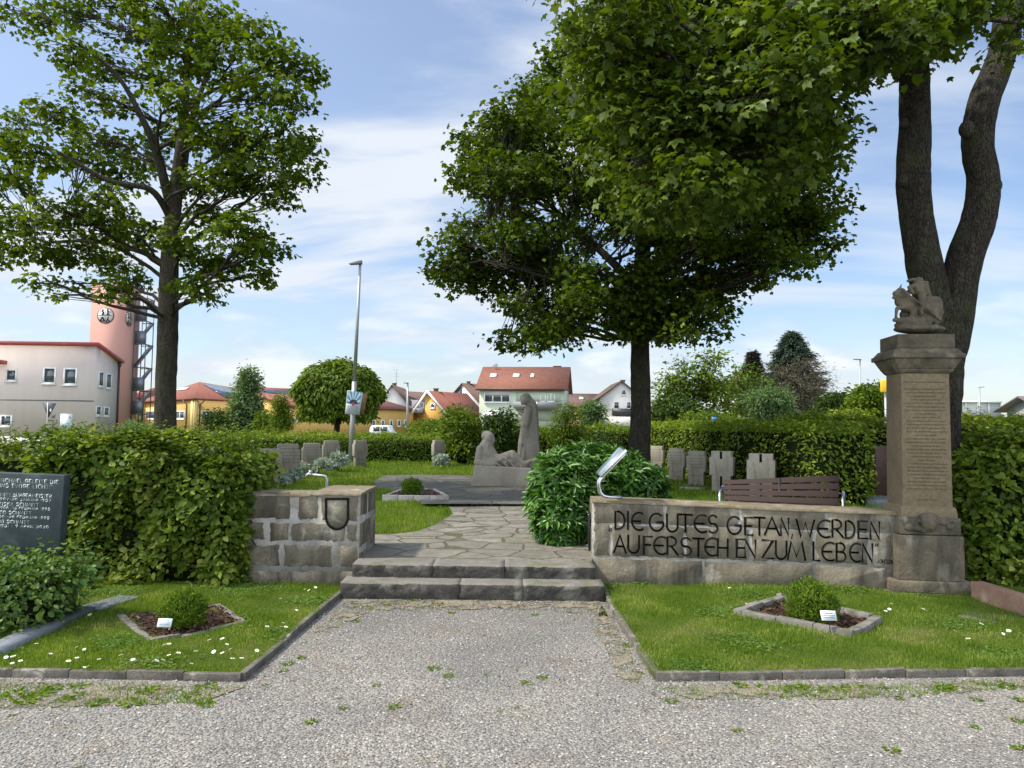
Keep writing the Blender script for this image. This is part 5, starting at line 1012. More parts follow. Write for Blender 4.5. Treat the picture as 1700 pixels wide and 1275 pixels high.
def plabel(label, x0, x1, y0, y1, foot, seed):
    Z = foot.y; c = P((x0 + x1) / 2, (y0 + y1) / 2, Z); w = (x1 - x0) * Z / F; h = (y1 - y0) * Z / F * 1.15; t = thing('plant_label', label, 'sign', foot); tl_ = Matrix.Rotation(rad(-25), 3, 'X')
    mb = MB(); mb.box(c, (w, .004, h), 0, tilt=tl_); mb.build('label_plate', M['label_white'], t)
    mb = MB(); mb.tube([foot - Vector((0, 0, .02)), (foot.x, Z + .004, c.z - .01)], .0035, 6); mb.box((c.x, Z + .008, c.z), (w * .5, .006, h * .4), 0, tilt=tl_); mb.build('stake', M['black'], t)
    mb = MB(); R = tl_; 
    def ML_(u, v, d=0.0): q = R @ Vector((u, -.002 - d, v)); return c + q
    rg = np.random.default_rng(seed)
    for r_, (a, v) in enumerate(((.5, .22), (.72, -.02), (.72, -.22))):
        x = -a * w / 2
        while x < a * w / 2: l = rg.uniform(.003, .006); ribbon(mb, [(x, v * h), (x + l, v * h)], h * .09, ML_, .0004, .0009); x += l + .002
    mb.build('print', M['label_ink'], t)
plabel('little white plant label in front of the left yew ball', 262, 285, 1028, 1040, G(273, 1054, .04), 1)
plabel('little white plant label at the right side of the right yew ball', 1363, 1388, 1015, 1029, G(1378, 1054, .04), 2)
# gravestone at the left edge
M['slate'] = stone('grave_slate', (.032, .045, .048), (.062, .082, .086), (.075, .10, .10), sc=5, bump=.002, bsc=50, rough=.6)
GY = 5.9; gr = thing('gravestone', 'grey-green slate gravestone with pale engraved names, cut off by the left picture edge', 'gravestone', (P(60, 900, GY).x, GY, 0))
gx = lambda x, y: P(x, y, GY)
a, b, c_, d_ = gx(-90, 781), gx(107, 789), gx(97, 925), gx(-90, 925)
mb = MB(); mb.prism([d_, c_, b, a], (0, .09, 0)); mb.build('slab', M['slate'], gr, bevel=.006)
mb = MB(); mb.box(((a.x + b.x) / 2, GY + .07, .12), (b.x - a.x + .05, .26, .36)); mb.build('footing', M['slate'], gr, bevel=.01)
def MG(px, py, d=0.0): q = P(px, py, GY); return q + Vector((0, -d, 0))
ENG = plain('engraving_pale', (.62, .70, .70), .7); ps = 10.625
def gtext(s, x0, x1, yt, yb_, w=.9):
    n = len(s); wd = (x1 - x0) / n; sl = .012 + .02; mb = MB(); w = w * .68
    wf = lambda ch: {'I': .45, '1': .5, '.': .4, '!': .4, '"': .6, ' ': .6, 'M': 1.35, 'W': 1.4, 'E': .85, 'L': .8, 'T': .9, '-': .7}.get(ch, 1.0)
    un = (x1 - x0) / sum(wf(ch) for ch in s); xx0 = x0
    for i, ch in enumerate(s):
        a_ = xx0 + un * .1; b_ = xx0 + un * (wf(ch) - .14); xx0 += un * wf(ch); off = sl * (a_ - x0)
        if ch == ' ':
            if mb.V: mb.build('engraved_word', ENG, gr); mb = MB()
            continue
        for ch2 in (ch.replace('Ü', 'U'),):
            if ch2 in ST: letter(mb, ch2, a_ / ps, b_ / ps, 780 + (yt + off) / ps, 780 + (yb_ + off) / ps, w, MG, .0004, .0016)
        if ch == 'Ü':
            for f in (.25, .7): xx = a_ + (b_ - a_) * f; ribbon(mb, [(xx / ps, 780 + (yt - 12 + off) / ps), ((xx + 6) / ps, 780 + (yt - 12 + off) / ps)], .5, MG, .0004, .0016)
    
    if mb.V: mb.build('engraved_word', ENG, gr)
gtext('MICHAEL.GELEITE DIE', -40, 1040, 150, 215); gtext('INS EWIGE LICHT!"', -10, 940, 240, 305)
gtext('HMITT.BÜRGERMEISTER', -60, 925, 405, 465); gtext('1907-20 JANUAR 1957', -30, 910, 490, 530, .7)
gtext('ZISKA SCHMITT', -30, 690, 570, 625); gtext('1908 -13 FEBRUAR 1995', -20, 890, 645, 685, .7)
gtext('CO SCHMITT', -10, 560, 720, 775); gtext('40 -28 FEBRUAR 1995', -20, 880, 800, 840, .7)
gtext('NI SCHMITT', -10, 525, 880, 935); gtext('1931 - 9 APRIL 2020', -10, 865, 960, 1005, .7)
M['granite'] = stone('grave_border_granite', (.14, .16, .18), (.26, .28, .30), None, sc=18, bump=.002, bsc=90, rough=.45)
p0, p1, p2 = G(-60, 1105, .05), G(140, 1012, .05), G(200, 993, .05)
mb = MB(); mb.bar(Vector((p0.x, p0.y, .03)), Vector((p1.x, p1.y, .03)), .17, .09); mb.build('x', M['granite'], None)
o_ = bpy.data.objects[-1] if False else COL.objects[-1]; o_.name = 'grave_border'; tag(o_, 'blue-grey granite border stone running along the grave at the lower left', 'kerb stone')
mb = MB(); mb.bar(Vector((p1.x + .02, p1.y + .02, .025)), Vector((p2.x + .05, p2.y + .05, .025)), .22, .07); o_ = mb.build('grave_slab', M['granite'], None, bevel=.006); tag(o_, 'short flat grey stone slab at the foot of the left hedge', 'stone slab')
# pink granite border at the right edge and the sunken stone in the lawn
mb = MB(); a, b = G(1643, 1000, .03), G(1760, 1040, .03); mb.bar(Vector((a.x - .02, a.y + .15, .09)), Vector((b.x, b.y, .09)), .12, .20); o_ = mb.build('grave_border', stone('red_granite', (.30, .17, .12), (.50, .33, .25), (.6, .5, .42), sc=7, bump=.003, rough=.5), None, bevel=.006); tag(o_, 'reddish granite border stone at the right edge beside the column', 'kerb stone')
mb = MB(); q = [G(1610, 1015, .045), G(1690, 1024, .045), G(1650, 1035, .045), G(1590, 1022, .045)]; mb.prism([q[3], q[2], q[1], q[0]], (0, 0, -.05)); o_ = mb.build('lawn_stone', M['edge_stone'], None); tag(o_, 'flat worn stone sunk in the lawn at the right edge', 'stone slab')
# stone crosses
M['cross'] = stone('cross_stone', (.33, .30, .24), (.52, .48, .40), None, sc=3, bump=.006, bsc=40, stain=(.09, .085, .075), stainsc=3, streak=True)
M['cross_dark'] = stone('cross_stone_dark', (.21, .19, .15), (.35, .32, .26), None, sc=3, bump=.006, bsc=40, stain=(.065, .06, .05), stainsc=3, streak=True)  # darker tone of the same cross stone, for the left group
def cross_mesh(w=.56, h=.86, d=.20, slot=False):
    pts = [(-w * .40, 0), (w * .40, 0), (w * .40, h * .42), (w * .5, h * .42), (w * .5, h * .86), (w * .42, h * .86), (w * .42, h), (-w * .42, h), (-w * .42, h * .86), (-w * .5, h * .86), (-w * .5, h * .42), (-w * .40, h * .42)]
    mb = MB(); mb.prism([(x, -d / 2, z) for x, z in pts], (0, d, 0)); return mb
def make_cross(label, loc, rz, sc, mat, group, slot=False, grooves=True, w=.56):
    t = thing('stone_cross', label, 'grave cross', (0, 0, 0), group); mb = cross_mesh(w=w); mb.build('cross_body', mat, t, bevel=.008)
    if slot:
        mb = MB(); mb.box((.0, -.102, .78), (.045, .006, .15)); mb.build('cross_slot', INK, t); mb = MB(); mb.box((.0, -.102, .18), (.045, .006, .34)); mb.build('cross_slot', INK, t)
    else:
        mb = MB()
        for i in range(5): mb.box((0, -.1015, .46 + i * .075), (w * .9, .003, .004))
        for i in range(2): mb.box((0, -.1015, .12 + i * .14), (w * .66, .003, .004))
        mb.build('carved_lines', M['hedge_core'], t)
    t.location = loc; t.rotation_euler = (0, 0, rz); t.scale = (sc,) * 3; return t
gl, grr = 'stone crosses in front of the rear left hedge', 'stone crosses in front of the hedge behind the bench'
for (x, yt, ybm, Z, rz, lab, wd) in [(446, 744, 812, 13.8, 24, 'nearest left stone cross, half hidden by the hornbeam hedge', .54), (478, 736, 800, 15.2, 22, 'second left stone cross, overlapping the nearest one', .52), (518, 735, 790, 17.2, 18, 'left stone cross right of the dark gap, with a silver plant at its foot', .50), (550, 731, 781, 19.0, 20, 'left stone cross standing close behind its neighbour, silver plant at its right foot', .47), (598, 730, 777, 20.6, 32, 'left stone cross right beside the street lamp pole', .44), (728, 730, 774, 21.6, 32, 'single stone cross at the right end of the low rear hedge', .42)]:
    top = P(x, yt, Z); hgt = max(.6, top.z - T(0, Z)); sc = hgt / .86; make_cross(lab, (top.x, Z, T(0, Z) - .01), rad(rz), sc, M['cross_dark'], gl, w=wd)
for (x, yt, Z, rz, lab, slot, wd) in [(1090, 740, 19.0, -28, 'right stone cross furthest back, just beside the middle tree trunk', False, .47), (1124, 744, 17.2, -30, 'right stone cross second from the middle tree trunk', False, .47), (1157, 748, 15.8, -30, 'right stone cross third from the middle tree trunk', False, .47), (1199, 748, 14.2, -30, 'pale right stone cross with a dark centre slot, left end of the bench', True, .48), (1264, 752, 12.9, -26, 'pale stone cross rising behind the middle of the bench', True, .50)]:
    top = P(x, yt, Z); hgt = top.z - T(0, Z); make_cross(lab, (top.x, Z, T(0, Z) - .01), rad(rz), hgt / .86, M['cross'], grr, slot, w=wd)
for (x, y, lab) in [(1098, 792, 'pale flat stone plate at the foot of the furthest right crosses'), (1150, 812, 'long pale stone plate in the grass before the right crosses')]:
    q = G(x, y, .33); mb = MB(); mb.box((q.x, q.y, .345), (.5, .22, .04), rad(-25)); tag(mb.build('ground_plate', M['edge_pale'], None, bevel=.005), lab, 'stone slab')
# silver plants
def silver(px, py, r, Z, seed, lab):
    rg = np.random.default_rng(seed); c = P(px, py, Z); R = r * Z / F; t = thing('silver_ragwort', lab, 'plant', (c.x, Z, T(0, Z)), 'silver-leaved plants by the crosses'); mb = MB(); tb = MB()
    n = 420; d = rnd_unit(rg, n); d[:, 2] = np.abs(d[:, 2]) * 1.2 - .3; p = np.array(c) + unit(d) * R * (.5 + .55 * rg.random((n, 1))); put(mb, OV, p, rg.normal(size=(n, 3)) * .6 + np.array([0, 0, .6]), d + rg.normal(size=(n, 3)) * .4 + np.array([0, 0, .4]), R * .55 * (.6 + .6 * rg.random(n)))
    for k in range(10): q = p[k]; tb.tube([(c.x, Z, T(0, Z)), tuple(q)], [.006, .003], 4)
    tb.build('stems', M['stem'], t); mb.build('leaves', M['silver'], t)
silver(487, 791, 13, 15.2, 1, 'silvery plant left of the tap pipe, in front of the second cross'); silver(501, 781, 11, 16.4, 2, 'silvery plant between the second and third cross, near the tap'); silver(536, 776, 13, 17.0, 3, 'silvery plant at the foot of the third left cross'); silver(562, 767, 14, 18.6, 4, 'tallest silvery plant, right of the fourth left cross'); silver(472, 800, 8, 14.0, 5, 'smallest silvery plant, nearest to the shield wall'); silver(733, 768, 12, 21.0, 6, 'silvery plant at the foot of the single cross by the rear hedge')
# water tap
M['zinc'] = plain('galvanised_pipe', (.42, .43, .43), .45, .7, var=.2, sc=12); M['chrome'] = plain('brushed_steel', (.62, .63, .66), .22, 1.0, var=.05)
tz = 9.6; w_ = lambda x, y, d=0: P(x, y, tz + d); b0_ = w_(543, 812); t = thing('water_tap', 'grey standpipe with a tap bending over to the left, behind the shield wall', 'tap', (b0_.x, tz, T(0, tz)))
mb = MB(); mb.tube([(b0_.x, tz, .2), w_(543, 800), w_(542.5, 794), w_(540, 790.5), w_(536, 790), w_(516, 788)], .019, 10); mb.build('pipe', M['zinc'], t, smooth=True)
mb = MB(); mb.tube([w_(518, 788), w_(513, 787), w_(510, 789), w_(508, 793)], [.024, .024, .02, .016], 10); mb.build('spout', M['zinc'], t, smooth=True)
mb = MB(); mb.bar(w_(512, 782.5), w_(519, 782.8), .02, .012); mb.tube([w_(515, 787), w_(515, 783)], .007, 6); mb.build('tap_handle', M['chrome'], t)
# metal information stand on the wall top
st = thing('information_stand', 'brushed metal reading stand with a slanted panel on the end of the inscribed wall', 'sign', P(1010, 822, 7.45))
for k, zz in enumerate((7.40, 7.62)):
    q = lambda x, y: P(x + (0 if k == 0 else -2.5), y + (0 if k == 0 else -1), zz)
    mb = MB(); mb.tube([q(1032, 826), q(1012, 825.2), q(1003, 823.5), q(997, 818), q(995, 808), q(996, 799), q(1002, 791), q(1012, 781), q(1030, 762), q(1040, 751)], .0145, 10); mb.build('bent_tube', M['chrome'], st, smooth=True)
A_ = P(1000, 793, 7.32); B_ = P(1042, 749, 7.32); C2 = P(991, 789, 7.62); D_ = P(1031, 745.5, 7.62); nrm = (B_ - A_).cross(C2 - A_).normalized(); nrm = nrm if nrm.z > 0 else -nrm
mb = MB(); mb.prism([A_, B_, D_, C2], nrm * .028); mb.build('panel', M['chrome'], st, bevel=.003)
mb = MB(); ce = (A_ + B_ + C2 + D_) / 4; mb.prism([v.lerp(ce, .07) + nrm * .029 for v in (A_, B_, D_, C2)], nrm * .004); mb.build('panel_face', plain('panel_print', (.32, .42, .46), .15, .3, var=.25, sc=9), st)
# bench seen from behind
M['slat'] = plain('bench_slat_brown', (.026, .011, .009), .8, var=.25, sc=9); M['iron'] = plain('bench_iron', (.045, .045, .042), .5, .4)
be0, be1 = P(1201, 832, 8.85), P(1392, 842, 8.3); bt0, bt1 = P(1201, 798, 9.05), P(1393, 790, 8.5)
bn = thing('park_bench', 'brown slatted park bench seen from behind over the inscribed wall', 'bench', ((be0.x + be1.x) / 2, 8.9, .27)); bu = (be1 - be0); bu.z = 0; bu.normalize(); bf = Vector((-bu.y, bu.x, 0))
dt0, dt1 = (bt0 - be0), (bt1 - be1)
for i in range(5):
    f0 = (i - .75) / 4.0; f1 = f0 + .205
    if i == 0: pass
    a0, a1 = be0 + dt0 * f0, be1 + dt1 * f0; c0_, c1_ = be0 + dt0 * f1, be1 + dt1 * f1; mb = MB(); o3 = bf * .03
    mb.hexa([a0, a1, a0 + o3, a1 + o3, c0_, c1_, c0_ + o3, c1_ + o3]); mb.build('back_slat', M['slat'], bn, bevel=.004)
gzb = .27
for i in range(5):
    o4 = bf * (.07 + .10 * i); a0 = Vector((be0.x, be0.y, gzb + .40)) + o4; a1 = Vector((be1.x, be1.y, gzb + .40)) + o4; mb = MB(); mb.bar(a0, a1, .075, .035); mb.build('seat_slat', M['slat'], bn, bevel=.004)
for f in (.02, .5, .98):
    s0 = be0.lerp(be1, f); g0 = Vector((s0.x, s0.y, gzb - .02)); tp_ = (be0 + dt0 * 1.0).lerp(be1 + dt1 * 1.0, f); mb = MB(); off = -bf * .012 if f == .5 else bf * .045
    mb.tube([g0 + off + bf * .02, Vector((s0.x, s0.y, gzb + .38)) + off + bf * .03, tp_ + off + (bf * .0)], .016, 8); mb.tube([g0 + bf * .5, Vector((g0.x, g0.y, gzb + .38)) + bf * .5, Vector((g0.x, g0.y, gzb + .375)) + bf * .03], .016, 8); mb.build('leg_frame', M['iron'], bn, smooth=True)
for s_, e in ((-1, be0), (1, be1)):
    q = Vector((e.x, e.y, 0)) + bu * s_ * .045; z0_ = gzb + .50; pts = [q + Vector((0, 0, gzb)) , q + Vector((0, 0, z0_ - .02)) - bf * .01, q + bf * .05 + Vector((0, 0, z0_ + .05)), q + bf * .2 + Vector((0, 0, z0_ + .09)), q + bf * .42 + Vector((0, 0, z0_ + .06)), q + bf * .47 + Vector((0, 0, gzb + .3)), q + bf * .45 + Vector((0, 0, gzb))]
    mb = MB(); mb.tube(pts, .016, 8); mb.build('arm_rest', M['chrome'], bn, smooth=True)
# brown-red gravestone seen between hedge and column
mb = MB(); q = P(1472, 742, 13.5); q2 = P(1472, 792, 13.5); mb.box((q.x + .1, 13.6, (q.z + .3) / 2), (.6, .16, q.z - .28)); t = mb.build('gravestone', stone('brown_granite', (.07, .035, .028), (.13, .07, .055), None, sc=12, bump=.001, rough=.4), None, bevel=.01); tag(t, 'brownish red gravestone half hidden behind the memorial column', 'gravestone')
mb = MB(); q = P(1465, 806, 12.4); mb.box((q.x + .1, 12.5, .36), (1.0, .8, .12)); t = mb.build('grave_slab', M['granite'], None, bevel=.01); tag(t, 'low pale grave border in front of the brown gravestone', 'stone slab')

# ------------------------------------------------------------------ daisies, weeds
def daisy_proto():
    mb = MB(); mb.tube([(0, 0, 0), (.003, .002, .045)], .0012, 4, mi=2); n = 9
    for k in range(n):
        a = 6.283 * k / n; c, s = math.cos(a), math.sin(a); mb.add([(.003 + c * .003, .002 + s * .003, .046), (.003 + c * .011 - s * .004, .002 + s * .011 + c * .004, .048), (.003 + c * .015, .002 + s * .015, .047), (.003 + c * .011 + s * .004, .002 + s * .011 - c * .004, .048)], [(0, 1, 2, 3)], 0)
    mb.ell((.003, .002, .048), (.004, .004, .003), 8, 5, mi=1); return mb.mesh('daisy')
dm = daisy_proto()
for m_ in (M['white'], M['yellow'], M['stem']): dm.materials.append(m_)
rg = np.random.default_rng(77)
dl = [(128, 1004), (95, 1013), (92, 1007), (152, 1020), (132, 1071), (143, 1074), (127, 1091), (136, 1104), (22, 1098), (25, 1090), (10, 1088), (33, 1096), (112, 1097), (208, 1093), (222, 1094), (165, 1092), (343, 1058), (351, 1062), (371, 1060), (374, 1068), (401, 1039), (414, 1040), (428, 1040), (440, 1041), (463, 993), (452, 1015), (491, 1012), (509, 976), (518, 978), (522, 974), (468, 1032), (460, 1043), (463, 1040), (472, 1042), (276, 1070), (279, 1069), (293, 1084), (282, 1086), (321, 1072), (325, 1083), (358, 1078), (373, 1082), (388, 1074), (410, 1069), (424, 1078), (252, 1096), (266, 1096), (204, 1088), (213, 1086), (315, 1100), (82, 1084), (60, 1068), (151, 1103), (400, 1093), (384, 1095)]
dr = [(1213, 976), (1228, 1006), (1236, 1000), (1243, 1010), (1250, 1006), (1231, 998), (1458, 1016), (1470, 1014), (1475, 1010), (1440, 1003), (1479, 1001), (1284, 982), (1624, 1036), (1643, 1051), (1661, 1048), (1675, 1048), (1584, 1017), (1538, 992), (1028, 994), (1165, 1013), (1350, 968), (1610, 1062), (1530, 1010), (1690, 1050)]
def daisy(px, py, lab, grp, sc=1.0):
    q = G(px, py, .055); z = bump_z(q.x, q.y); o = bpy.data.objects.new('daisy', dm); COL.objects.link(o); q = G(px, py, z + .045); o.location = (q.x, q.y, z - .002); o.rotation_euler = (rg.normal() * .25 + .25, rg.normal() * .25, rg.random() * 6); o.scale = (sc * rg.uniform(.8, 1.15),) * 3
    tag(o, lab, 'flower', grp)
for p in dl: daisy(*p, 'small white daisy in the left front lawn', 'daisies in the left front lawn')
for p in dr: daisy(*p, 'small white daisy in the right front lawn', 'daisies in the right front lawn', 1.1)
def clover(poly, n, seed, avoid):
    rg = np.random.default_rng(seed); xs = [p[0] for p in poly]; ys = [p[1] for p in poly]; cs = np.column_stack([rg.uniform(min(xs), max(xs), 26), rg.uniform(min(ys), max(ys), 26)]); k = rg.integers(0, 26, n); q = cs[k] + rg.normal(size=(n, 2)) * .12
    ok = np.array([in_poly(a, b, poly) and abs(a / b) < .75 and not in_poly(a, b, avoid) for a, b in q]); q = q[ok]; m = len(q); z = np.array([bump_z(a, b) for a, b in q]) + .012 + .014 * rg.random(m); p = np.column_stack([q, z]); mb = MB()
    for j in range(3):
        a = rg.random(m) * .5 + j * 2.094 + (np.arange(m) % 7); put(mb, ROUND, p, rg.normal(size=(m, 3)) * .25 + np.array([0, 0, 1]), np.column_stack([np.cos(a), np.sin(a), np.full(m, .1)]), .014 * (.7 + .7 * rg.random(m)))
    tag(mb.build('clover', leafmat('clover_leaf', (0.06, 0.12, 0.02), (0.16, 0.26, 0.05), .3, .5, None, 3)), kind='stuff')
clover(LAWNL, 9000, 5, b2(BEDL)); clover(LAWNR, 9000, 6, b2(BEDR))
def weed_proto(seed, n=40, s=.05):
    rg = np.random.default_rng(seed); mb = MB(); a = rg.random(n) * 6.283; r = rg.random(n) ** .7 * s * .8; p = np.column_stack([np.cos(a) * r, np.sin(a) * r * .8, np.full(n, .002)]); d = np.column_stack([np.cos(a), np.sin(a), .5 + rg.random(n)]); put(mb, (OV[0] * np.array([.6, 1, 1]), OV[1]), p, rg.normal(size=(n, 3)) * .3 + np.array([0, 0, 1]), d, s * (.4 + .5 * rg.random(n)))
    me = mb.mesh('weed'); me.materials.append(M['grass_far']); return me
wp = [weed_proto(i) for i in range(4)]
wl = [(720, 1108), (745, 1120), (874, 1132), (625, 1136), (570, 1174), (518, 1196), (830, 1178), (858, 1173), (655, 1172), (478, 1100), (560, 1040), (590, 1030), (750, 1016), (888, 1019), (505, 1065), (900, 1123), (808, 1118), (730, 1003), (640, 1003), (690, 995), (860, 1005), (945, 1015), (1050, 1040), (1040, 1070), (1062, 1115), (1225, 1211), (1480, 1243), (1620, 1205), (1690, 1195), (1695, 1240), (470, 1112), (500, 1090), (440, 1135), (130, 1272), (20, 1185)]
def weed(px, py, lab, grp, sc):
    q = G(px, py, .01); o = bpy.data.objects.new('weed', wp[int(rg.integers(4))]); COL.objects.link(o); o.location = (q.x, q.y, 0); o.rotation_euler = (0, 0, rg.random() * 6); o.scale = (sc,) * 3; tag(o, lab, 'weed', grp)
for p in wl: weed(*p, 'small green weed tuft growing in the gravel', 'weeds in the gravel', rg.uniform(.3, .85))
for k in range(34):
    x = rg.uniform(0, 400); weed(x, 1137 + rg.random() * 32, 'weed tuft along the front of the left kerb', 'weeds along the left kerb', rg.uniform(.5, 1.2))
for k in range(30):
    x = rg.uniform(1100, 1700); weed(x, 1137 + rg.random() ** 2 * 26, 'weed tuft along the front of the right kerb', 'weeds along the right kerb', rg.uniform(.5, 1.1))
def litter():
    n = 1500; y = 4.2 + rg.random(n) * 2.5; x = rg.uniform(-3, 4, n); e = rg.random(n) < .5; x = np.where(e, np.array([1.05 + (6.75 - yy) * -.0 for yy in y]) + rg.normal(size=n) * .16 - .12 + 0 * y, x); y = np.where(e & (rg.random(n) < .4), 6.65 - np.abs(rg.normal(size=n)) * .15, y); x = np.where(y > 6.4, rg.uniform(-1.4, 1, n), x)
    k = np.array([not (in_poly(a, b, LAWNL) or in_poly(a, b, LAWNR)) for a, b in zip(x, y)]); p = np.column_stack([x, y, np.full(n, .006)])[k]; m = len(p); mb = MB(); put(mb, OV, p, rg.normal(size=(m, 3)) * .35 + np.array([0, 0, 1]), rg.normal(size=(m, 3)), .018 * (.5 + rg.random(m)))
    tag(mb.build('leaf_litter', leafmat('dry_leaf', (.09, .05, .025), (.22, .13, .06), .1, .9, (.4, .33, .2), 3), None), kind='stuff')
litter()
# soil strip with sparse grass in front of the kerbs
def verge(poly, seed, n=2200):
    o = grid_sheet(poly, 'verge_soil', VS, lambda x, y: .006, .3); grass(poly, n, .018, .006, lambda x, y: .004, M['grass_far'], 'verge_grass', seed, 1)
def mat_verge():
    m, t, b = newmat('verge_soil'); tc = nd(t, 'ShaderNodeTexCoord').outputs['Object']; c = ramp_(t, noise_(t, tc, 3.2, 8, .7), [(.3, (.10, .12, .03)), (.5, (.20, .16, .10)), (.7, (.26, .19, .12))])
    v = nd(t, 'ShaderNodeTexVoronoi', {'Vector': tc, 'Scale': 90.0}); s_ = nd(t, 'ShaderNodeSeparateColor', {0: v.outputs['Color']}); c = mixc(t, .5, c, ramp_(t, s_.outputs[0], [(0, (.12, .11, .09)), (1, (.42, .38, .32))]))
    t.links.new(c, b.inputs[0]); b.inputs['Roughness'].default_value = 1; sep = nd(t, 'ShaderNodeSeparateXYZ', {0: tc}); e = noise_(t, tc, 4, 7, .7)
    tr = nd(t, 'ShaderNodeBsdfTransparent'); ms = nd(t, 'ShaderNodeMixShader', {0: ramp_(t, e, [(.47, 0.0), (.53, 1.0)])}); t.links.new(tr.outputs[0], ms.inputs[1]); t.links.new(b.outputs[0], ms.inputs[2]); t.links.new(ms.outputs[0], t.nodes['Material Output'].inputs[0])
    bp = nd(t, 'ShaderNodeBump', {'Strength': 1.0, 'Distance': .01, 'Height': v.outputs['Distance']}); t.links.new(bp.outputs[0], b.inputs['Normal']); return m
VS = mat_verge()
verge([xy(G(-60, 1130)), xy(G(405, 1142)), xy(G(330, 1168)), xy(G(-60, 1180))], 91); verge([xy(G(1085, 1142)), xy(G(1760, 1130)), xy(G(1760, 1142)), xy(G(1400, 1162)), xy(G(1150, 1162))], 92)
verge([xy(G(575, 996)), xy(G(995, 998)), xy(G(1010, 1025)), xy(G(900, 1012)), xy(G(620, 1014)), xy(G(545, 1050)), xy(G(520, 1050))], 93, 900); verge([xy(G(1000, 1003)), xy(G(1070, 1136)), xy(G(1035, 1130)), xy(G(985, 1040))], 94, 350)

# ------------------------------------------------------------------ street lamp, signs
M['pole'] = plain('galvanised_pole', (.34, .35, .36), .5, .5, var=.12, sc=4); M['lamp_grey'] = plain('lamp_housing', (.10, .105, .12), .4, .3)
Zl = 22.9; t = thing('street_lamp', 'tall grey street lamp carrying a poster, rising behind the left stone crosses', 'street lamp', (P(583, 735, Zl).x, Zl, T(0, Zl)))
pt, pb = P(598, 437, Zl), P(583.5, 735, Zl); dirp = (pt - pb) / (pt.z - pb.z); foot = pb + dirp * (T(0, Zl) - .1 - pb.z); mb = MB(); mid = foot + dirp * 2.6
mb.tube([foot, mid], .075, 12); mb.tube([mid, pt], [.06, .04], 12); mb.build('pole', M['pole'], t, smooth=True)
mb = MB(); h0, h1 = P(601, 436, Zl), P(580, 438, Zl); mb.hexa([h0 + Vector((0, -.1, -.05)), h1 + Vector((0, -.12, -.02)), h0 + Vector((0, .1, -.05)), h1 + Vector((0, .12, -.02)), h0 + Vector((0, -.07, .07)), h1 + Vector((0, -.09, .02)), h0 + Vector((0, .07, .07)), h1 + Vector((0, .09, .02))]); mb.build('lamp_head', M['lamp_grey'], t, bevel=.015)
po = thing('poster_board', 'tilted election poster with blue rays and a dark half disc, strapped to the street lamp', 'poster', P(588, 668, Zl - .1)); Zp = Zl - .14
pc = [P(574, 690, Zp), P(600, 690.5, Zp), P(603, 651, Zp), P(576, 649, Zp)]; pc = [P(572.5, 687, Zp), P(596.5, 689, Zp), P(602, 652, Zp), P(577, 648, Zp)]
mb = MB(); mb.prism(pc, (0, .02, 0)); mb.build('board', plain('poster_white', (.62, .66, .68), .6, var=.04), po)
pu, pv = pc[1] - pc[0], pc[3] - pc[0]
def MPo(u, v, d=0.0): return pc[0] + pu * u + pv * v + Vector((0, -d, 0))
mb = MB(); mb.poly([MPo(0.02, .45, .002), MPo(.98, .45, .002), MPo(.98, .98, .002), MPo(.02, .98, .002)]); mb.build('blue_field', plain('poster_blue', (.10, .22, .36), .6), po)
mb = MB()
for a in (20, 50, 78, 104, 132, 160):
    r1v, r2v = rad(a - 7), rad(a + 7); pts = [(.5, .45)]
    for r_ in (r1v, r2v):
        cx_, sy_ = math.cos(r_), math.sin(r_); k_ = min(.46 / max(abs(cx_), 1e-3), .52 / max(sy_, 1e-3)); pts.append((.5 + cx_ * k_, .45 + sy_ * k_))
    mb.poly([MPo(*q, .004) for q in pts])
mb.build('pale_rays', plain('poster_pale_blue', (.45, .62, .72), .6), po)
mb = MB(); mb.poly([MPo(.5 + .30 * math.cos(rad(a)), .44 + .20 * math.sin(rad(a)), .006) for a in range(0, 181, 15)]); mb.build('half_disc', plain('poster_dark', (.03, .025, .04), .6), po)
mb = MB(); mb.poly([MPo(.5 + .10 * math.cos(rad(a)), .43 + .075 * math.sin(rad(a)), .008) for a in range(0, 360, 30)]); mb.build('red_dot', plain('poster_red', (.35, .05, .05), .6), po)
mb = MB(); rg2 = np.random.default_rng(6)
for i in range(6):
    v = .36 - i * .05; x = .12
    while x < .86: l = rg2.uniform(.04, .14); ribbon(mb, [(x, v), (min(x + l, .9), v)], .018, MPo, .002, .004); x += l + .03
ribbon(mb, [(.05, .04), (.95, .04)], .03, MPo, .002, .004); mb.build('print_lines', plain('poster_grey', (.2, .24, .3), .6), po)
mb = MB(); q0_ = pc[1] + Vector((.0, .16, .0)); mb.hexa([pc[1] + Vector((-.25, .19, 0)), pc[1] + Vector((.10, .21, .02)), pc[1] + Vector((-.25, .21, 0)), pc[1] + Vector((.10, .23, .02)), pc[2] + Vector((-.25, .19, 0)), pc[2] + Vector((.10, .21, -.02)), pc[2] + Vector((-.25, .21, 0)), pc[2] + Vector((.10, .23, -.02))]); o_ = mb.build('poster_board', plain('hardboard', (.24, .15, .07), .8), None); tag(o_, 'brown back of a second poster board behind the blue one on the lamp', 'poster')
def small_lamp(label, px, yt, yb_, Z, arm, group=None, r=.05):
    top = P(px, yt, Z); bot = P(px - 1.0, yb_, Z); t = thing('street_lamp', label, 'street lamp', (bot.x, Z, 0)); mb = MB(); mb.tube([(bot.x, Z, 0), top], [r * 1.2, r * .7], 8); mb.build('pole', M['pole'], t, smooth=True)
    e = P(px + arm, yt - .5, Z); mb = MB(); mb.bar(top + (top - e) * .12, e, .16, .06); mb.build('lamp_head', M['lamp_grey'], t)
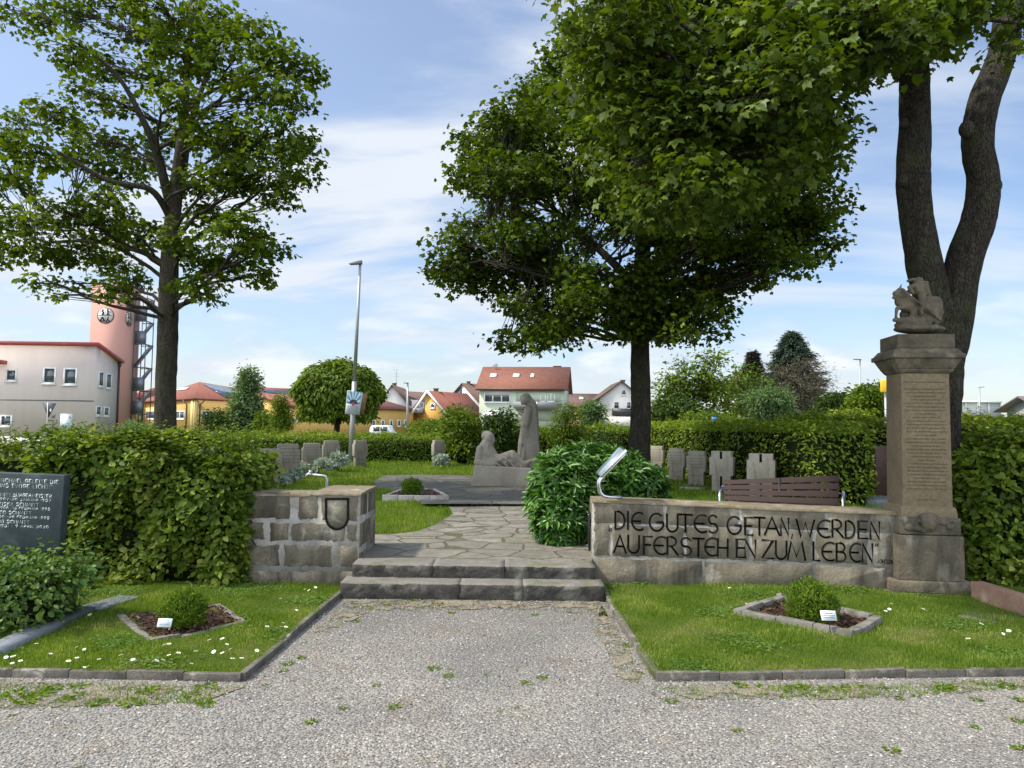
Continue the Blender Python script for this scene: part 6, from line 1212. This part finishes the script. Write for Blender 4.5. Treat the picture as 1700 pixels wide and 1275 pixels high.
small_lamp('small pale street lamp in front of the orange gabled house', 677, 636, 712, 50, -7, r=.08); small_lamp('distant street lamp standing in the open sky between withered tree and column', 1428, 597, 690, 55, -11, r=.07); small_lamp('tiny distant lamp with a crossbar above the flat hall on the far right', 1626, 643, 690, 80, 8, r=.1)
Zy = 26.0; q = P(80, 706, Zy); t = thing('yield_sign', 'back of a grey triangular yield sign in front of the pale station', 'road sign', (q.x, Zy, 0)); mb = MB(); A2, B2_, C3 = P(69.5, 668.5, Zy), P(93, 669.5, Zy), P(80, 693, Zy); mb.prism([A2, C3, B2_], (0, .03, 0)); mb.build('sign_plate', plain('sign_back', (.11, .12, .135), .5, .3), t)
mb = MB(); mb.tube([P(76, 780, Zy - .04), P(79.5, 668, Zy - .04)], .018, 8); mb.build('post', M['pole'], t, smooth=True)
mb = MB(); q2 = P(84, 681, Zy - .01); mb.ell(q2, (.035, .006, .06), 8, 6); mb.build('sticker', M['white'], t)
t = thing('info_sign', 'small blue and white sign far back among the trees on the right', 'road sign', (P(1186, 700, 27.5).x, 27.5, 0)); mb = MB(); mb.box(P(1186, 697, 27.5), (.2, .02, .22)); mb.build('sign_plate', plain('sign_blue', (.04, .16, .42), .4), t); mb = MB(); mb.box(P(1186, 701, 27.48), (.16, .02, .07)); mb.build('sign_field', M['white'], t); mb = MB(); q = P(1186, 700, 27.55); mb.tube([(q.x, 27.55, 0), q], .025, 8); mb.build('post', M['pole'], t)
t = thing('yellow_sign', 'bright yellow sign board peeping out left of the memorial column', 'sign', (P(1470, 640, 29).x, 29, 0)); mb = MB(); c_ = P(1472, 641, 29); mb.box(c_, (.48, .10, .50)); mb.build('sign_plate', plain('sign_yellow', (.85, .5, .015), .5, var=.03), t, bevel=.04); mb = MB(); mb.tube([(c_.x, 29.08, 0), (c_.x, 29.08, c_.z)], .06, 8); mb.build('post', M['pole'], t)

# ------------------------------------------------------------------ buildings
def rend(name, c, var=.06, stain=None, sc=.5):
    m, t, b = newmat(name); tc = nd(t, 'ShaderNodeTexCoord').outputs['Object']; mv = nd(t, 'ShaderNodeMapping', {'Vector': tc, 'Scale': (1, 1, .15)}).outputs[0]
    col = mixc(t, ramp_(t, noise_(t, mv, 1.3, 6, .6), [(.45, 0.0), (.75, .5)]), c, stain or [v * .85 for v in c]); col = mixc(t, ramp_(t, noise_(t, tc, .35, 5, .6), [(.4, 0.0), (.7, .35)]), col, [v * .86 for v in c])
    t.links.new(col, b.inputs[0]); b.inputs['Roughness'].default_value = .9; return m
def tiles(name, c1, c2, sc=3.2):
    m, t, b = newmat(name); tc = nd(t, 'ShaderNodeTexCoord').outputs['Object']; w = nd(t, 'ShaderNodeTexWave', {'Vector': tc, 'Scale': sc, 'Distortion': .3}, bands_direction='Z', wave_profile='SAW').outputs['Fac']
    c = ramp_(t, noise_(t, tc, 2, 8, .7), [(.35, c1), (.65, c2)]); c = mixc(t, ramp_(t, w, [(0, .35), (.25, 0.0)]), c, [v * .5 for v in c1]); t.links.new(c, b.inputs[0]); b.inputs['Roughness'].default_value = .85
    bp = nd(t, 'ShaderNodeBump', {'Strength': 1.0, 'Distance': .03, 'Height': w}); t.links.new(bp.outputs[0], b.inputs['Normal']); return m
M['glass'] = plain('window_glass', (.045, .055, .07), .08, .0, var=.3, sc=.7, spec=1.0); M['frame'] = plain('window_frame_white', (.74, .74, .73), .5, var=.03); M['roof_red'] = tiles('red_roof_tiles', (.19, .062, .042), (.28, .095, .062)); M['roof_rust'] = tiles('rust_roof_tiles', (.17, .065, .04), (.25, .095, .06)); M['roof_brown'] = tiles('brown_roof_tiles', (.10, .058, .048), (.16, .095, .075)); M['trim_red'] = plain('red_metal_trim', (.36, .07, .06), .5); M['gutter'] = plain('dark_gutter', (.06, .035, .03), .5); M['shutter'] = plain('roller_shutter', (.5, .5, .5), .6, var=.05); M['dark_wood'] = plain('dark_wood', (.05, .035, .03), .7); M['panel'] = plain('solar_panel', (.05, .065, .10), .18, .3)
class Face:
    """vertical wall face: origin o, horizontal unit u, outward normal n; windows are given by their measured extent"""
    def __init__(s, o, u): s.o = Vector(o); s.u = Vector((u[0], u[1], 0)).normalized(); n = Vector((s.u.y, -s.u.x, 0)); s.n = n if n.y < 0 or (n.y == 0) else -n
    def at(s, px, py): q = onplane(px, py, s.o, s.n) - s.o; return q.dot(s.u), q.z
    def pt(s, u, z, d=0.0): return Vector((s.o.x, s.o.y, 0)) + s.u * u + Vector((0, 0, z)) + s.n * d
    def rect(s, mb, u0, u1, z0, z1, d0, d1, mi=0): mb.hexa([s.pt(u0, z0, d0), s.pt(u1, z0, d0), s.pt(u0, z0, d1), s.pt(u1, z0, d1), s.pt(u0, z1, d0), s.pt(u1, z1, d0), s.pt(u0, z1, d1), s.pt(u1, z1, d1)], mi)
    def window(s, parent, x0, x1, y0, y1, fw=.07, mull=0, mat=None, shut=0.0, name='window', sill=True, glass=None):
        a, b = s.at(x0, y0)[0], s.at(x1, y1)[0]; xm_ = (x0 + x1) / 2; z1, z0 = s.at(xm_, y0)[1], s.at(xm_, y1)[1]; a, b = min(a, b), max(a, b); mb = MB(); s.rect(mb, a, a + fw, z0, z1, .0, .06); s.rect(mb, b - fw, b, z0, z1, .0, .06); s.rect(mb, a + fw, b - fw, z1 - fw, z1, .0, .058); s.rect(mb, a + fw, b - fw, z0, z0 + fw, .0, .058)
        for k in range(mull): c = a + (b - a) * (k + 1) / (mull + 1); s.rect(mb, c - fw * .6, c + fw * .6, z0 + fw, z1 - fw, .0, .052)
        if sill: s.rect(mb, a - .04, b + .04, z0 - .07, z0 - .004, .0, .12)
        w = mb.build(name, mat or M['frame'], parent); mb = MB(); s.rect(mb, a + fw * .8, b - fw * .8, z0 + fw * .8, z1 - fw * .8, .004, .02); mb.build('pane', glass or M['glass'], w)
        if shut: mb = MB(); s.rect(mb, a + fw * .5, b - fw * .5, z1 - (z1 - z0) * shut, z1 - .01, .03, .075); mb.build('shutter', M['shutter'], w)
        return w
    def slab(s, parent, name, x0, x1, y0, y1, d0, d1, mat): a, b = s.at(x0, y0)[0], s.at(x1, y1)[0]; xm_ = min(max((x0 + x1) / 2, 100), 1600) if x1 > -50 else 120; z1, z0 = s.at(xm_, y0)[1], s.at(xm_, y1)[1]; mb = MB(); s.rect(mb, a, b, z0, z1, d0, d1); return mb.build(name, mat, parent)
def V2(px, Z): q = P(px, 690, Z); return Vector((q.x, q.y, 0))
# fire station
fc = V2(155.5, 50); fu = Vector((-1, -.1, 0)).normalized(); fs = Vector((-.1, 1, 0)).normalized(); ztop = P(155.5, 574, 50).z; far = fc + fs * 3.6; zt2 = P(196, 603, far.y).z
fst = thing('fire_station', 'pale grey-pink two-storey station with a red roof edge at the left', 'building', (fc.x, fc.y, 0)); wl_ = rend('station_render', (.60, .515, .465), stain=(.47, .405, .355)); Wf = 16
p = [fc, far, far + fu * Wf, fc + fu * Wf]; z4 = [ztop, zt2, zt2 - .2, ztop - .1]; mb = MB(); mb.hexa([p[0], p[1], p[3], p[2], *[Vector((p[i].x, p[i].y, z4[i])) for i in (0, 1, 3, 2)]]); mb.build('wall', wl_, fst)
mb = MB(); e = .22; q = [fc - fu * .25 - fs * .25, far - fu * .3 + fs * .25, far + fu * Wf + fs * .25, fc + fu * Wf - fs * .25]; mb.hexa([Vector((q[i].x, q[i].y, z4[i] + .01)) for i in (0, 1, 3, 2)] + [Vector((q[i].x, q[i].y, z4[i] + .21)) for i in (0, 1, 3, 2)]); mb.build('roof_edge', M['trim_red'], fst)
F1 = Face(fc, fu); F2 = Face(fc, fs)
F2.n = -fu * 1.0
for (x0, x1, y0, y1) in ((9, 29, 613, 633), (71, 94, 610, 637), (105, 129, 611, 639), (0, 21, 689, 708)): F1.window(fst, x1, x0, y0, y1, .1)
dr_ = F1.slab(fst, 'door', 121, 99, 687, 727, 0, .05, plain('pale_door', (.50, .56, .60), .5, var=.03)); F1.slab(dr_, 'door_panel', 118.5, 101, 690, 716, .05, .065, plain('pale_door_panel', (.56, .62, .66), .5, var=.03)); F1.slab(dr_, 'door_handle', 102.5, 101.2, 711, 713, .065, .09, M['lamp_grey'])
F1.slab(fst, 'ledge', 156, -160, 664.5, 666.0, .0, .03, M['lamp_grey']); F1.slab(fst, 'canopy', 12, -60, 601, 607, .0, .9, M['trim_red']); F1.slab(fst, 'wall_sign', 95.5, 80.5, 697.3, 699, .0, .03, M['lamp_grey'])
(ua, za) = F1.at(89, 691); mb = MB(); mb.prism([F1.pt(ua - .13, za + .12, .01), F1.pt(ua + .13, za + .12, .01), F1.pt(ua + .10, za - .06, .01), F1.pt(ua, za - .14, .01), F1.pt(ua - .10, za - .06, .01)], F1.n * .03); mb.build('crest', plain('crest_grey', (.2, .18, .17), .6), fst)
for (x0, x1, y0, y1) in ((163.5, 171, 617, 642), (176, 184, 620, 645), (159, 167, 674, 690), (172, 180, 675.5, 691)): F2.window(fst, x0, x1, y0, y1, .09)
mb = MB(); g_ = far - fu * .06; mb.tube([(g_.x, g_.y, 0), (g_.x, g_.y, zt2 - .1)], .06, 8); mb.box((g_.x, g_.y, zt2 - .1), (.2, .2, .3)); mb.build('downpipe', M['gutter'], fst)
# pink tower
tcn = V2(203, 62); tu = Vector((-1, -.1, 0)).normalized(); tv = Vector((-.1, 1, 0)).normalized(); tw_, td_ = 2.85, 2.85; zt_t = P(203, 478, 62).z; tow = thing('hose_tower', 'tall pink tower with round emblems and an outside steel staircase', 'tower', (tcn.x, tcn.y, 0))
pk = rend('pink_render', (.50, .265, .22), .05, stain=(.44, .27, .22)); p = [tcn, tcn + tv * td_, tcn + tu * tw_ + tv * td_, tcn + tu * tw_]; mb = MB(); mb.hexa([p[0], p[1], p[3], p[2], *[Vector((p[i].x, p[i].y, zt_t + .4)) for i in (0, 1, 3, 2)]]); mb.build('wall', pk, tow)
T1 = Face(tcn, tu); T2 = Face(tcn, tv); T2.n = -tu * 1.0
def emblem(face, cx, cy, r):
    (u0, z0) = face.at(cx, cy); sgn = 1; mbr, mbw, mbk = MB(), MB(), MB(); ring = lambda q, d: [face.pt(u0 + math.cos(rad(a)) * q, z0 + math.sin(rad(a)) * q, d) for a in range(0, 360, 12)]
    mbr.prism(ring(r, .0), face.n * .05); e = mbr.build('round_emblem', plain('emblem_ring', (.16, .09, .09), .6), tow); mbw.prism(ring(r * .88, .05), face.n * .012); mbw.build('emblem_disc', plain('emblem_white', (.6, .58, .56), .6), e)
    su = -1 if face is T1 else 1; MF = lambda u, v, d=0.0: face.pt(u0 + su * u * r, z0 + v * r, .062 + d); rb = lambda pts, w: ribbon(mbk, pts, w, MF, .001, .008)
    rb([(-.86, 0), (.86, 0)], .05); rb([(0, .1), (0, .86)], .03); rb([(0, -.86), (0, -.1)], .03)
    rb([(-.35, .62), (-.25, .35), (-.38, .05)], .16); rb([(-.28, .35), (-.14, .05)], .12); rb([(-.6, .5), (-.3, .45), (-.1, .3)], .07); rb([(-.3, .72), (-.27, .64)], .14)
    rb([(.25, .68), (.3, .3), (.18, .05)], .16); rb([(.3, .3), (.46, .06)], .12); rb([(.3, .5), (.6, .42)], .08); rb([(.24, .76), (.26, .68)], .14)
    rb([(-.55, -.55), (-.3, -.3), (-.12, -.6)], .15); rb([(-.6, -.68), (-.1, -.68)], .13); rb([(-.5, -.25), (-.2, -.2)], .07); rb([(.15, -.7), (.3, -.35), (.36, -.15)], .13); rb([(.3, -.5), (.52, -.68)], .12); rb([(.1, -.78), (.4, -.78)], .08)
    mbk.build('emblem_figures', INK, e)
emblem(T1, 175.5, 524, .69); emblem(T2, 213.5, 529, .66)
T2.slab(tow, 'louvre', 210, 222, 500, 512, .0, .05, M['lamp_grey'])
M['mesh_panel'] = plain('perforated_steel', (.17, .19, .22), .5, .6)
s0 = tcn + tv * (td_ + .0) - tu * .02; zbase = 0
for k in range(2):
    for jx in (0.1, 1.0): pass
stt = tow; bx = s0 - tu * .05; wS, dS = .95, 1.6; zs = P(236, 492, 64).z
mb = MB()
for (a, b_) in ((0, 0), (wS, 0), (0, dS), (wS, dS)): q = bx - tu * a + tv * (b_ - 1.2); mb.tube([(q.x, q.y, 0), (q.x, q.y, zs)], .045, 6)
for i in range(6):
    z = 2.0 + i * (zs - 2.2) / 5
    for (a, b_, c, d) in ((0, 0, wS, 0), (wS, 0, wS, dS), (0, dS, wS, dS)): q0v = bx - tu * a + tv * (b_ - 1.2); q1v = bx - tu * c + tv * (d - 1.2); mb.bar((q0v.x, q0v.y, z), (q1v.x, q1v.y, z), .05, .09)
    if i < 5: q0v = bx - tu * .1 + tv * -1.2; q1v = bx - tu * (wS - .1) + tv * (dS - 1.2); mb.bar((q0v.x, q0v.y, z), (q1v.x, q1v.y, z + (zs - 2.2) / 5), .5, .06)
mb.build('stair_frame', M['lamp_grey'], tow)
for i in (0, 1, 3, 4): z = 2.0 + i * (zs - 2.2) / 5 + .05; q0v = bx - tu * wS + tv * -1.2; q1v = bx + tv * -1.2; mb = MB(); mb.bar((q0v.x, q0v.y, z + .55), (q1v.x, q1v.y, z + .55), .03, 1.1); mb.build('stair_panel', M['mesh_panel'], tow)
# yellow hall with hipped roofs
M['yellow_wall'] = rend('yellow_render', (.72, .46, .15), .05); M['yellow_pale'] = plain('pale_yellow_corner', (.72, .57, .25), .8, var=.04)
def gable(nm, label, cat, A, B, depth, ze, zr, wall, roof, ridge='along', over=.35, zb=0.0, off=0.0, rth=.18, eave_drop=0.0):
    """house: front face from ground point A to B, body going back by depth; ridge 'along' the front or 'back' (gable to the front)"""
    A = Vector((A.x, A.y, 0)); B = Vector((B.x, B.y, 0)); u = (B - A).normalized(); n = Vector((-u.y, u.x, 0)); n = n if n.y > 0 else -n; w = (B - A).length; t = thing(nm, label, cat, (A.x, A.y, zb)); C = lambda a, b, z: A + u * a + n * b + Vector((0, 0, z)); mb = MB(); up = Vector((0, 0, rth))
    if ridge == 'along':
        m = depth / 2
        mb.prism([C(0, 0, zb), C(0, depth, zb), C(0, depth, ze), C(0, m, zr), C(0, 0, ze)], u * w); mb.build('wall', wall, t); s = (zr - ze) / m; rb_ = MB()
        for sg in (0, 1):
            yb_ = -over if sg == 0 else depth + over; zl = ze - s * over; P4 = [C(-over, yb_, zl), C(w + over, yb_, zl), C(-over, m, zr), C(w + over, m, zr)]; rb_.hexa([v + Vector((0, 0, .02)) for v in P4] + [v + up for v in P4])
        r = rb_.build('roof', roof, t)
    else:
        m = w / 2 + off; mb.prism([C(0, 0, zb), C(w, 0, zb), C(w, 0, ze), C(m, 0, zr), C(0, 0, ze)], n * depth); mb.build('wall', wall, t); rb_ = MB()
        for (xe, s) in ((0, (zr - ze) / m), (w, (zr - ze) / (w - m))):
            xo = -over if xe == 0 else w + over; P4 = [C(xo, -over, ze - s * over), C(m, -over, zr), C(xo, depth + over, ze - s * over), C(m, depth + over, zr)]; rb_.hexa([v + Vector((0, 0, .02)) for v in P4] + [v + up for v in P4])
        r = rb_.build('roof', roof, t)
    t_ = Face(A, u); t_.n = -n; return t, t_, C, r
def pyr(nm, label, pts, ze, apex, wall, roof, over=.5):
    c = sum(pts, Vector()) / len(pts); t = thing(nm, label, 'building', (c.x, c.y, 0)); mb = MB(); mb.prism([Vector((p.x, p.y, 0)) for p in pts], (0, 0, ze)); mb.build('wall', wall, t); e = [p + (p - c).normalized() * over for p in pts]; mb = MB(); n = len(e); V = [(p.x, p.y, ze - .15) for p in e] + [(p.x, p.y, ze + .05) for p in e] + [tuple(apex)]
    mb.add(V, [(i, (i + 1) % n, n + (i + 1) % n, n + i) for i in range(n)] + [(n + i, n + (i + 1) % n, 2 * n) for i in range(n)] + [tuple(range(n))[::-1]]); r = mb.build('roof', roof, t); return t, e, r
yp = [V2(322, 80), V2(560, 108), V2(330, 130), V2(236, 96)]; yz = P(322, 662, 80).z; ya = P(331, 634, 100)
yh, ye, yr = pyr('yellow_hall', 'low yellow hall with a hipped red roof and solar panels behind the left maple', yp, yz, ya, M['yellow_wall'], M['roof_red'])
YA = Face(yp[0], yp[3] - yp[0]); YB = Face(yp[0], yp[1] - yp[0])
for fce in (YA, YB): fce.n = fce.n if fce.n.y < 0 else -fce.n
for (x0, x1) in ((307, 291), (257, 242)): YA.window(yh, x0, x1, 682, 696, .13, 1)
YB.window(yh, 334, 350, 682, 697, .13, 1)
for (fc_, x0, x1) in ((YA, 322, 317), (YB, 322, 326)): fc_.slab(yh, 'corner_pilaster', x0, x1, 661, 714, .0, .12, M['yellow_pale'])
for (fc_, x) in ((YA, 312), (YB, 331), (YA, 232)):
    (a, z) = fc_.at(x, 664); q = fc_.pt(a, 0, .12); mb = MB(); mb.tube([q, q + Vector((0, 0, z - .5)), fc_.pt(a + .3, z, .5)], .07, 6); mb.build('downpipe', M['gutter'], yh)
E0, E1, AP = Vector((ye[0].x, ye[0].y, yz + .06)), Vector((ye[1].x, ye[1].y, yz + .06)), Vector(ya); nn_ = (E1 - E0).cross(AP - E0).normalized(); nn_ = nn_ if nn_.z > 0 else -nn_
bary = lambda a, b: E0 + (E1 - E0) * a + (AP - E0) * b
mb = MB(); mb.prism([bary(*k) + nn_ * .06 for k in ((.17, .08), (.52, .06), (.10, .82), (.03, .80))], nn_ * .08); mb.build('solar_panels', M['panel'], yh)
mb = MB(); E3 = Vector((ye[3].x, ye[3].y, yz + .06)); nn2 = (E3 - E0).cross(AP - E0).normalized(); nn2 = nn2 if nn2.z > 0 else -nn2; bb = lambda a, b: E0 + (E3 - E0) * a + (AP - E0) * b; mb.prism([bb(*k) + nn2 * .05 for k in ((.18, .48), (.38, .48), (.30, .62), (.14, .62))], nn2 * .1); mb.build('skylight', M['frame'], yh)
yl = [V2(204, 92), V2(237, 97), V2(300, 135), V2(190, 130)]; zL = P(225, 661, 95).z; aL = P(262, 642, 118); y2_, _, _ = pyr('yellow_annex', 'left part of the yellow hall seen between the tower and the maple trunk', yl, zL, aL, M['yellow_wall'], M['roof_red']); FL = Face(yl[0], yl[1] - yl[0]); FL.window(y2_, 211, 224, 682, 696, .13, 1)
# long wing behind the round tree
wA, wB = V2(482, 84), V2(686, 100); zw = P(686, 688, 100).z; zr_ = P(660, 662, 106).z
lw_, FW, CW, _ = gable('yellow_wing', 'long yellow wing with a red roof running behind the clipped round tree', 'building', wA, wB, 14, P(640, 680, 96).z, P(655, 664, 103).z, M['yellow_wall'], M['roof_red'], 'along')
for x in (619, 634, 648, 661, 672): FW.window(lw_, x - 1.4, x + 4, 697, 708, .12, 0)
FW.window(lw_, 488, 499, 694, 700, .13, 1)
wC = V2(425, 100); q_, Fq, Cq, rq = gable('solar_hall', 'rear yellow hall with solar panels, seen between poplar and arborvitae', 'building', V2(425, 108), V2(500, 112), 12, P(450, 672, 110).z, P(450, 646, 116).z, M['yellow_wall'], M['roof_red'], 'along')
mb = MB(); zz0, zz1 = P(450, 669, 110).z, P(450, 652, 114).z; mb.hexa([Cq(1, .5, zz0 + .15), Cq(6.5, .5, zz0 + .15), Cq(1, .7, zz0 + .15), Cq(6.5, .7, zz0 + .15), Cq(1, 4.9, zz1 + .4), Cq(6.5, 4.9, zz1 + .4), Cq(1, 5.1, zz1 + .4), Cq(6.5, 5.1, zz1 + .4)]); mb.build('solar_panels', M['panel'], q_)
def chimney(parent, px, y0, y1, Z, w=.6, mat=None): a, b = P(px, y0, Z), P(px, y1, Z); mb = MB(); mb.box((a.x, a.y, (a.z + b.z) / 2), (w, w, a.z - b.z)); mb.box((a.x, a.y, a.z + .05), (w + .15, w + .15, .1)); mb.build('chimney', mat or M['roof_brown'], parent)
M['white_wall'] = rend('white_render', (.56, .55, .52), .04, stain=(.49, .48, .455)); M['mint'] = rend('mint_render', (.46, .51, .41), .03); M['orange'] = rend('orange_render', (.62, .35, .09), .05); M['grey_wood'] = plain('grey_boarding', (.2, .2, .21), .8)
hz = 1.5
h1, f1_, C1_, r1__ = gable('white_house', 'white house with a brown roof and aerial behind the round tree', 'house', V2(630, 122), V2(676, 122), 14, P(640, 668, 122).z, P(644, 640, 122).z, M['white_wall'], M['roof_brown'], 'back', off=-.3)
f1_.window(h1, 642, 647, 648, 655, .12); chimney(h1, 655, 637, 644, 127)
mb = MB(); a, b = P(658, 640, 128), P(658, 614, 128); mb.tube([a, b], .03, 5)
for z, w in ((.0, 1.0), (-.6, .7), (-1.1, .9)): mb.bar((b.x - w / 2, b.y, b.z + z), (b.x + w / 2, b.y, b.z + z), .03, .03)
mb.build('aerial', M['lamp_grey'], h1)
h1b, _, _, _ = gable('white_house', 'second brown-roofed house half behind the white one with the aerial', 'house', V2(668, 130), V2(700, 128), 12, P(690, 668, 130).z, P(672, 650, 130).z, M['white_wall'], M['roof_brown'], 'back', off=-3.0)
h2, f2_, C2_, r2__ = gable('orange_house', 'orange gabled house with a red roof and a grey balcony', 'house', V2(684, 103), V2(740, 100), 9, P(740, 686, 100).z, P(709, 650, 100).z, M['orange'], M['roof_red'], 'back', off=-.25, over=.5)
f2_.slab(h2, 'boarding', 684, 705, 664, 686, .0, .04, M['grey_wood']); bc = f2_.slab(h2, 'balcony', 681, 704, 678, 686, .04, .9, plain('balcony_grey', (.28, .29, .32), .6)); f2_.window(h2, 697, 704, 668, 678, .1); f2_.window(h2, 715, 723, 669, 678, .14); chimney(h2, 724, 646, 654, 104)
mb = MB(); 
for sg in ((684, 686, 709, 649), (740, 687, 709, 649)): a, b = P(sg[0], sg[1], 99.3), P(sg[2], sg[3], 99.3); mb.bar(a, b, .12, .3)
mb.build('barge_board', M['frame'], h2)
h3, f3_, C3_, _ = gable('white_house', 'white house with a dark glazed gable left of the mint house', 'house', V2(741, 132), V2(796, 126), 12, P(794, 668, 126).z, P(766, 638, 130).z, M['white_wall'], M['roof_brown'], 'back', off=0)
(a, z1_), (m_, zm), (b, _z) = f3_.at(744, 664), f3_.at(766, 642), f3_.at(766, 664)
mb = MB(); mb.prism([f3_.pt(a, z1_, .02), f3_.pt(b, z1_, .02), f3_.pt(m_, zm, .02)], f3_.n * .05); gg = mb.build('glazed_gable', M['glass'], h3); mb = MB()
for f in (.0, .33, .66, 1.0): u_ = a + (b - a) * f; f3_.rect(mb, u_ - .08, u_ + .08, z1_, z1_ + (zm - z1_) * f, .07, .12)
f3_.rect(mb, a, b, z1_ - 1.2, z1_, .02, .14); mb.build('gable_frame', M['dark_wood'], gg); chimney(h3, 778, 634, 644, 130)
# mint house
h4, f4, C4, r4 = gable('mint_house', 'large mint-green house with a rust-red roof directly behind the sculpture', 'house', V2(795.5, 91), V2(936, 89.6), 10, P(864, 645.5, 91).z, P(866, 612, 96).z, M['mint'], M['roof_rust'], 'along', over=.5)
f4.window(h4, 804, 847, 648, 668.5, .12, 2, shut=.42); f4.window(h4, 803, 846, 681, 698, .08, 1, shut=.96)
f4.slab(h4, 'loggia', 857, 931, 649, 667, .0, .03, plain('loggia_wall', (.42, .50, .38), .9)); f4.window(h4, 897, 906, 653, 667, .1); f4.window(h4, 908, 921, 653, 667, .1, 1); bal = f4.slab(h4, 'balcony', 854, 932, 667.5, 678, .03, 1.1, plain('balcony_panel', (.2, .195, .215), .6, var=.04))
f4.slab(bal, 'balcony_post', 892, 893.5, 667.5, 678.5, 1.1, 1.16, M['frame']); f4.slab(h4, 'lower_loggia', 857, 931, 680, 699, .0, .03, plain('loggia_shade', (.30, .33, .27), .9)); f4.slab(h4, 'gutter', 792, 937, 645.5, 647.3, .4, .55, M['gutter'])
def roofwin(parent, C, u0, u1, f0, f1, ze, zr, dep, name='roof_window', mat=None, over=0):
    m = dep / 2; z = lambda f: ze + (zr - ze) * f + .20; mb = MB(); mb.hexa([C(u0, m * f0, z(f0)), C(u1, m * f0, z(f0)), C(u0, m * f1, z(f1)), C(u1, m * f1, z(f1)), C(u0, m * f0 - .04, z(f0) + .1), C(u1, m * f0 - .04, z(f0) + .1), C(u0, m * f1 - .04, z(f1) + .1), C(u1, m * f1 - .04, z(f1) + .1)]); mb.build(name, mat or M['frame'], parent)
ze4, zr4 = P(864, 645.5, 91).z, P(866, 612, 96).z
for (x0, x1) in ((808, 819), (847, 858), (877, 883)): a = f4.at(x0, 640)[0]; b = f4.at(x1, 640)[0]; roofwin(h4, C4, a, b, .46, .62, ze4, zr4, 10, mat=plain('roof_window_pale', (.7, .68, .66), .3))
chimney(h4, 925, 609, 616, 96, .9, M['roof_rust']); q = P(822, 606, 95); mb = MB(); mb.ell(q, (.34, .08, .34), 14, 8); mb.tube([q, P(822, 614, 95.2)], .04, 6); mb.build('satellite_dish', plain('dish_grey', (.4, .4, .42), .5), h4)
# right houses
h5, f5, C5, _ = gable('brown_roof_house', 'low house with a plain brown roof between the mint and the balcony house', 'house', V2(938, 104), V2(1000, 104), 10, P(970, 676, 104).z, P(970, 655, 108).z, M['yellow_pale'], M['roof_brown'], 'along'); a = f5.at(965, 660)[0]; roofwin(h5, C5, a, a + .6, .5, .65, P(970, 676, 104).z, P(970, 655, 108).z, 10)
h6, f6, C6, _ = gable('white_house', 'white gabled house with a black balcony left of the middle maple trunk', 'house', V2(995, 98), V2(1066, 98), 10, P(1000, 661, 98).z, P(1035, 634, 98).z, M['white_wall'], M['roof_brown'], 'back', off=.1)
f6.window(h6, 1031.5, 1039.5, 647, 656, .1); f6.window(h6, 1019, 1028, 667, 679, .1); f6.window(h6, 1040, 1048, 667, 679, .1); f6.slab(h6, 'balcony', 1015.5, 1052, 678.5, 690, .02, 1.3, plain('balcony_black', (.03, .03, .035), .5)); chimney(h6, 1034, 632, 640, 101, .5); f6.slab(h6, 'annex', 1005, 1062, 692, 712, .02, 1.6, M['white_wall'])
h7, f7, C7, _ = gable('white_house', 'white gabled house almost hidden among the trees right of the middle maple', 'house', V2(1212, 74), V2(1238, 71), 7, P(1240, 662, 71).z, P(1226, 626, 72).z, M['white_wall'], M['roof_brown'], 'back', off=.0, over=.6)
# far right hall and canopy roof
h8 = thing('flat_hall', 'long low grey hall with light posts on the horizon at the far right', 'building', V2(1590, 90)); FF = Face(V2(1585, 90), V2(1662, 90) - V2(1585, 90)); FF.slab(h8, 'wall', 1585, 1662, 668, 700, -6, 0, plain('hall_grey', (.33, .35, .34), .7, var=.08)); FF.slab(h8, 'roof_edge', 1584, 1662, 665.5, 668, -6.2, .2, M['frame'])
for x in (1603, 1622, 1641, 1661): FF.slab(h8, 'post', x - .7, x + .7, 668, 690, .02, .12, M['frame'])
h9, f9, C9, _ = gable('grey_hall', 'grey gabled hall with a wide dark roof at the right picture edge', 'building', V2(1672, 80), V2(1735, 75), 8, P(1670, 679, 80).z, P(1686, 662, 80).z, plain('boarded_wall', (.25, .27, .25), .8), plain('grey_sheet_roof', (.16, .13, .14), .6), 'back', over=.9)
# road, wall, parked van
tag(MB().poly([(-60, 31, .0), (60, 31, .0), (60, 39, .0), (-60, 39, .0)]).build('road', plain('asphalt', (.16, .155, .15), .95, var=.15)), kind='structure')
mb = MB(); mb.bar((-40, 41, .25), (-5, 41.5, .25), .3, .55); o_ = mb.build('boundary_wall', M['white_wall'], None); tag(o_, 'low pale boundary wall across the road below the yellow hall', 'wall')
def van():
    c = P(637, 715, 58); t = thing('parked_van', 'white van parked in front of the long yellow wing', 'van', (c.x, c.y, 0)); x0, x1 = P(617, 715, 58).x, P(656, 715, 58).x; W_ = x1 - x0; zt_ = P(637, 706, 58).z; pr = [(0, .35), (0, 1.0), (.12, 1.25), (.28, zt_), (W_ * .78, zt_), (W_ * .93, zt_ * .62), (W_, zt_ * .55), (W_, .35)]
    mb = MB(); mb.prism([(x0 + a, c.y - .9, z) for a, z in pr], (0, 1.8, 0)); mb.build('body', plain('white_paint', (.75, .76, .78), .3, var=.02), t, bevel=.05)
    for a, b in ((.3, W_ * .42), (W_ * .46, W_ * .74)): mb = MB(); mb.box((x0 + (a + b) / 2, c.y - .91, zt_ * .78), (b - a, .03, zt_ * .26)); mb.build('side_window', M['glass'], t)
    for a in (.5, W_ - .5):
        mb = MB(); mb.tube([(x0 + a, c.y - .95, .32), (x0 + a, c.y - .7, .32)], .32, 16); w = mb.build('wheel', M['black'], t); mb = MB(); mb.tube([(x0 + a, c.y - .97, .32), (x0 + a, c.y - .955, .32)], .18, 12); mb.build('rim', M['chrome'], w)
van()
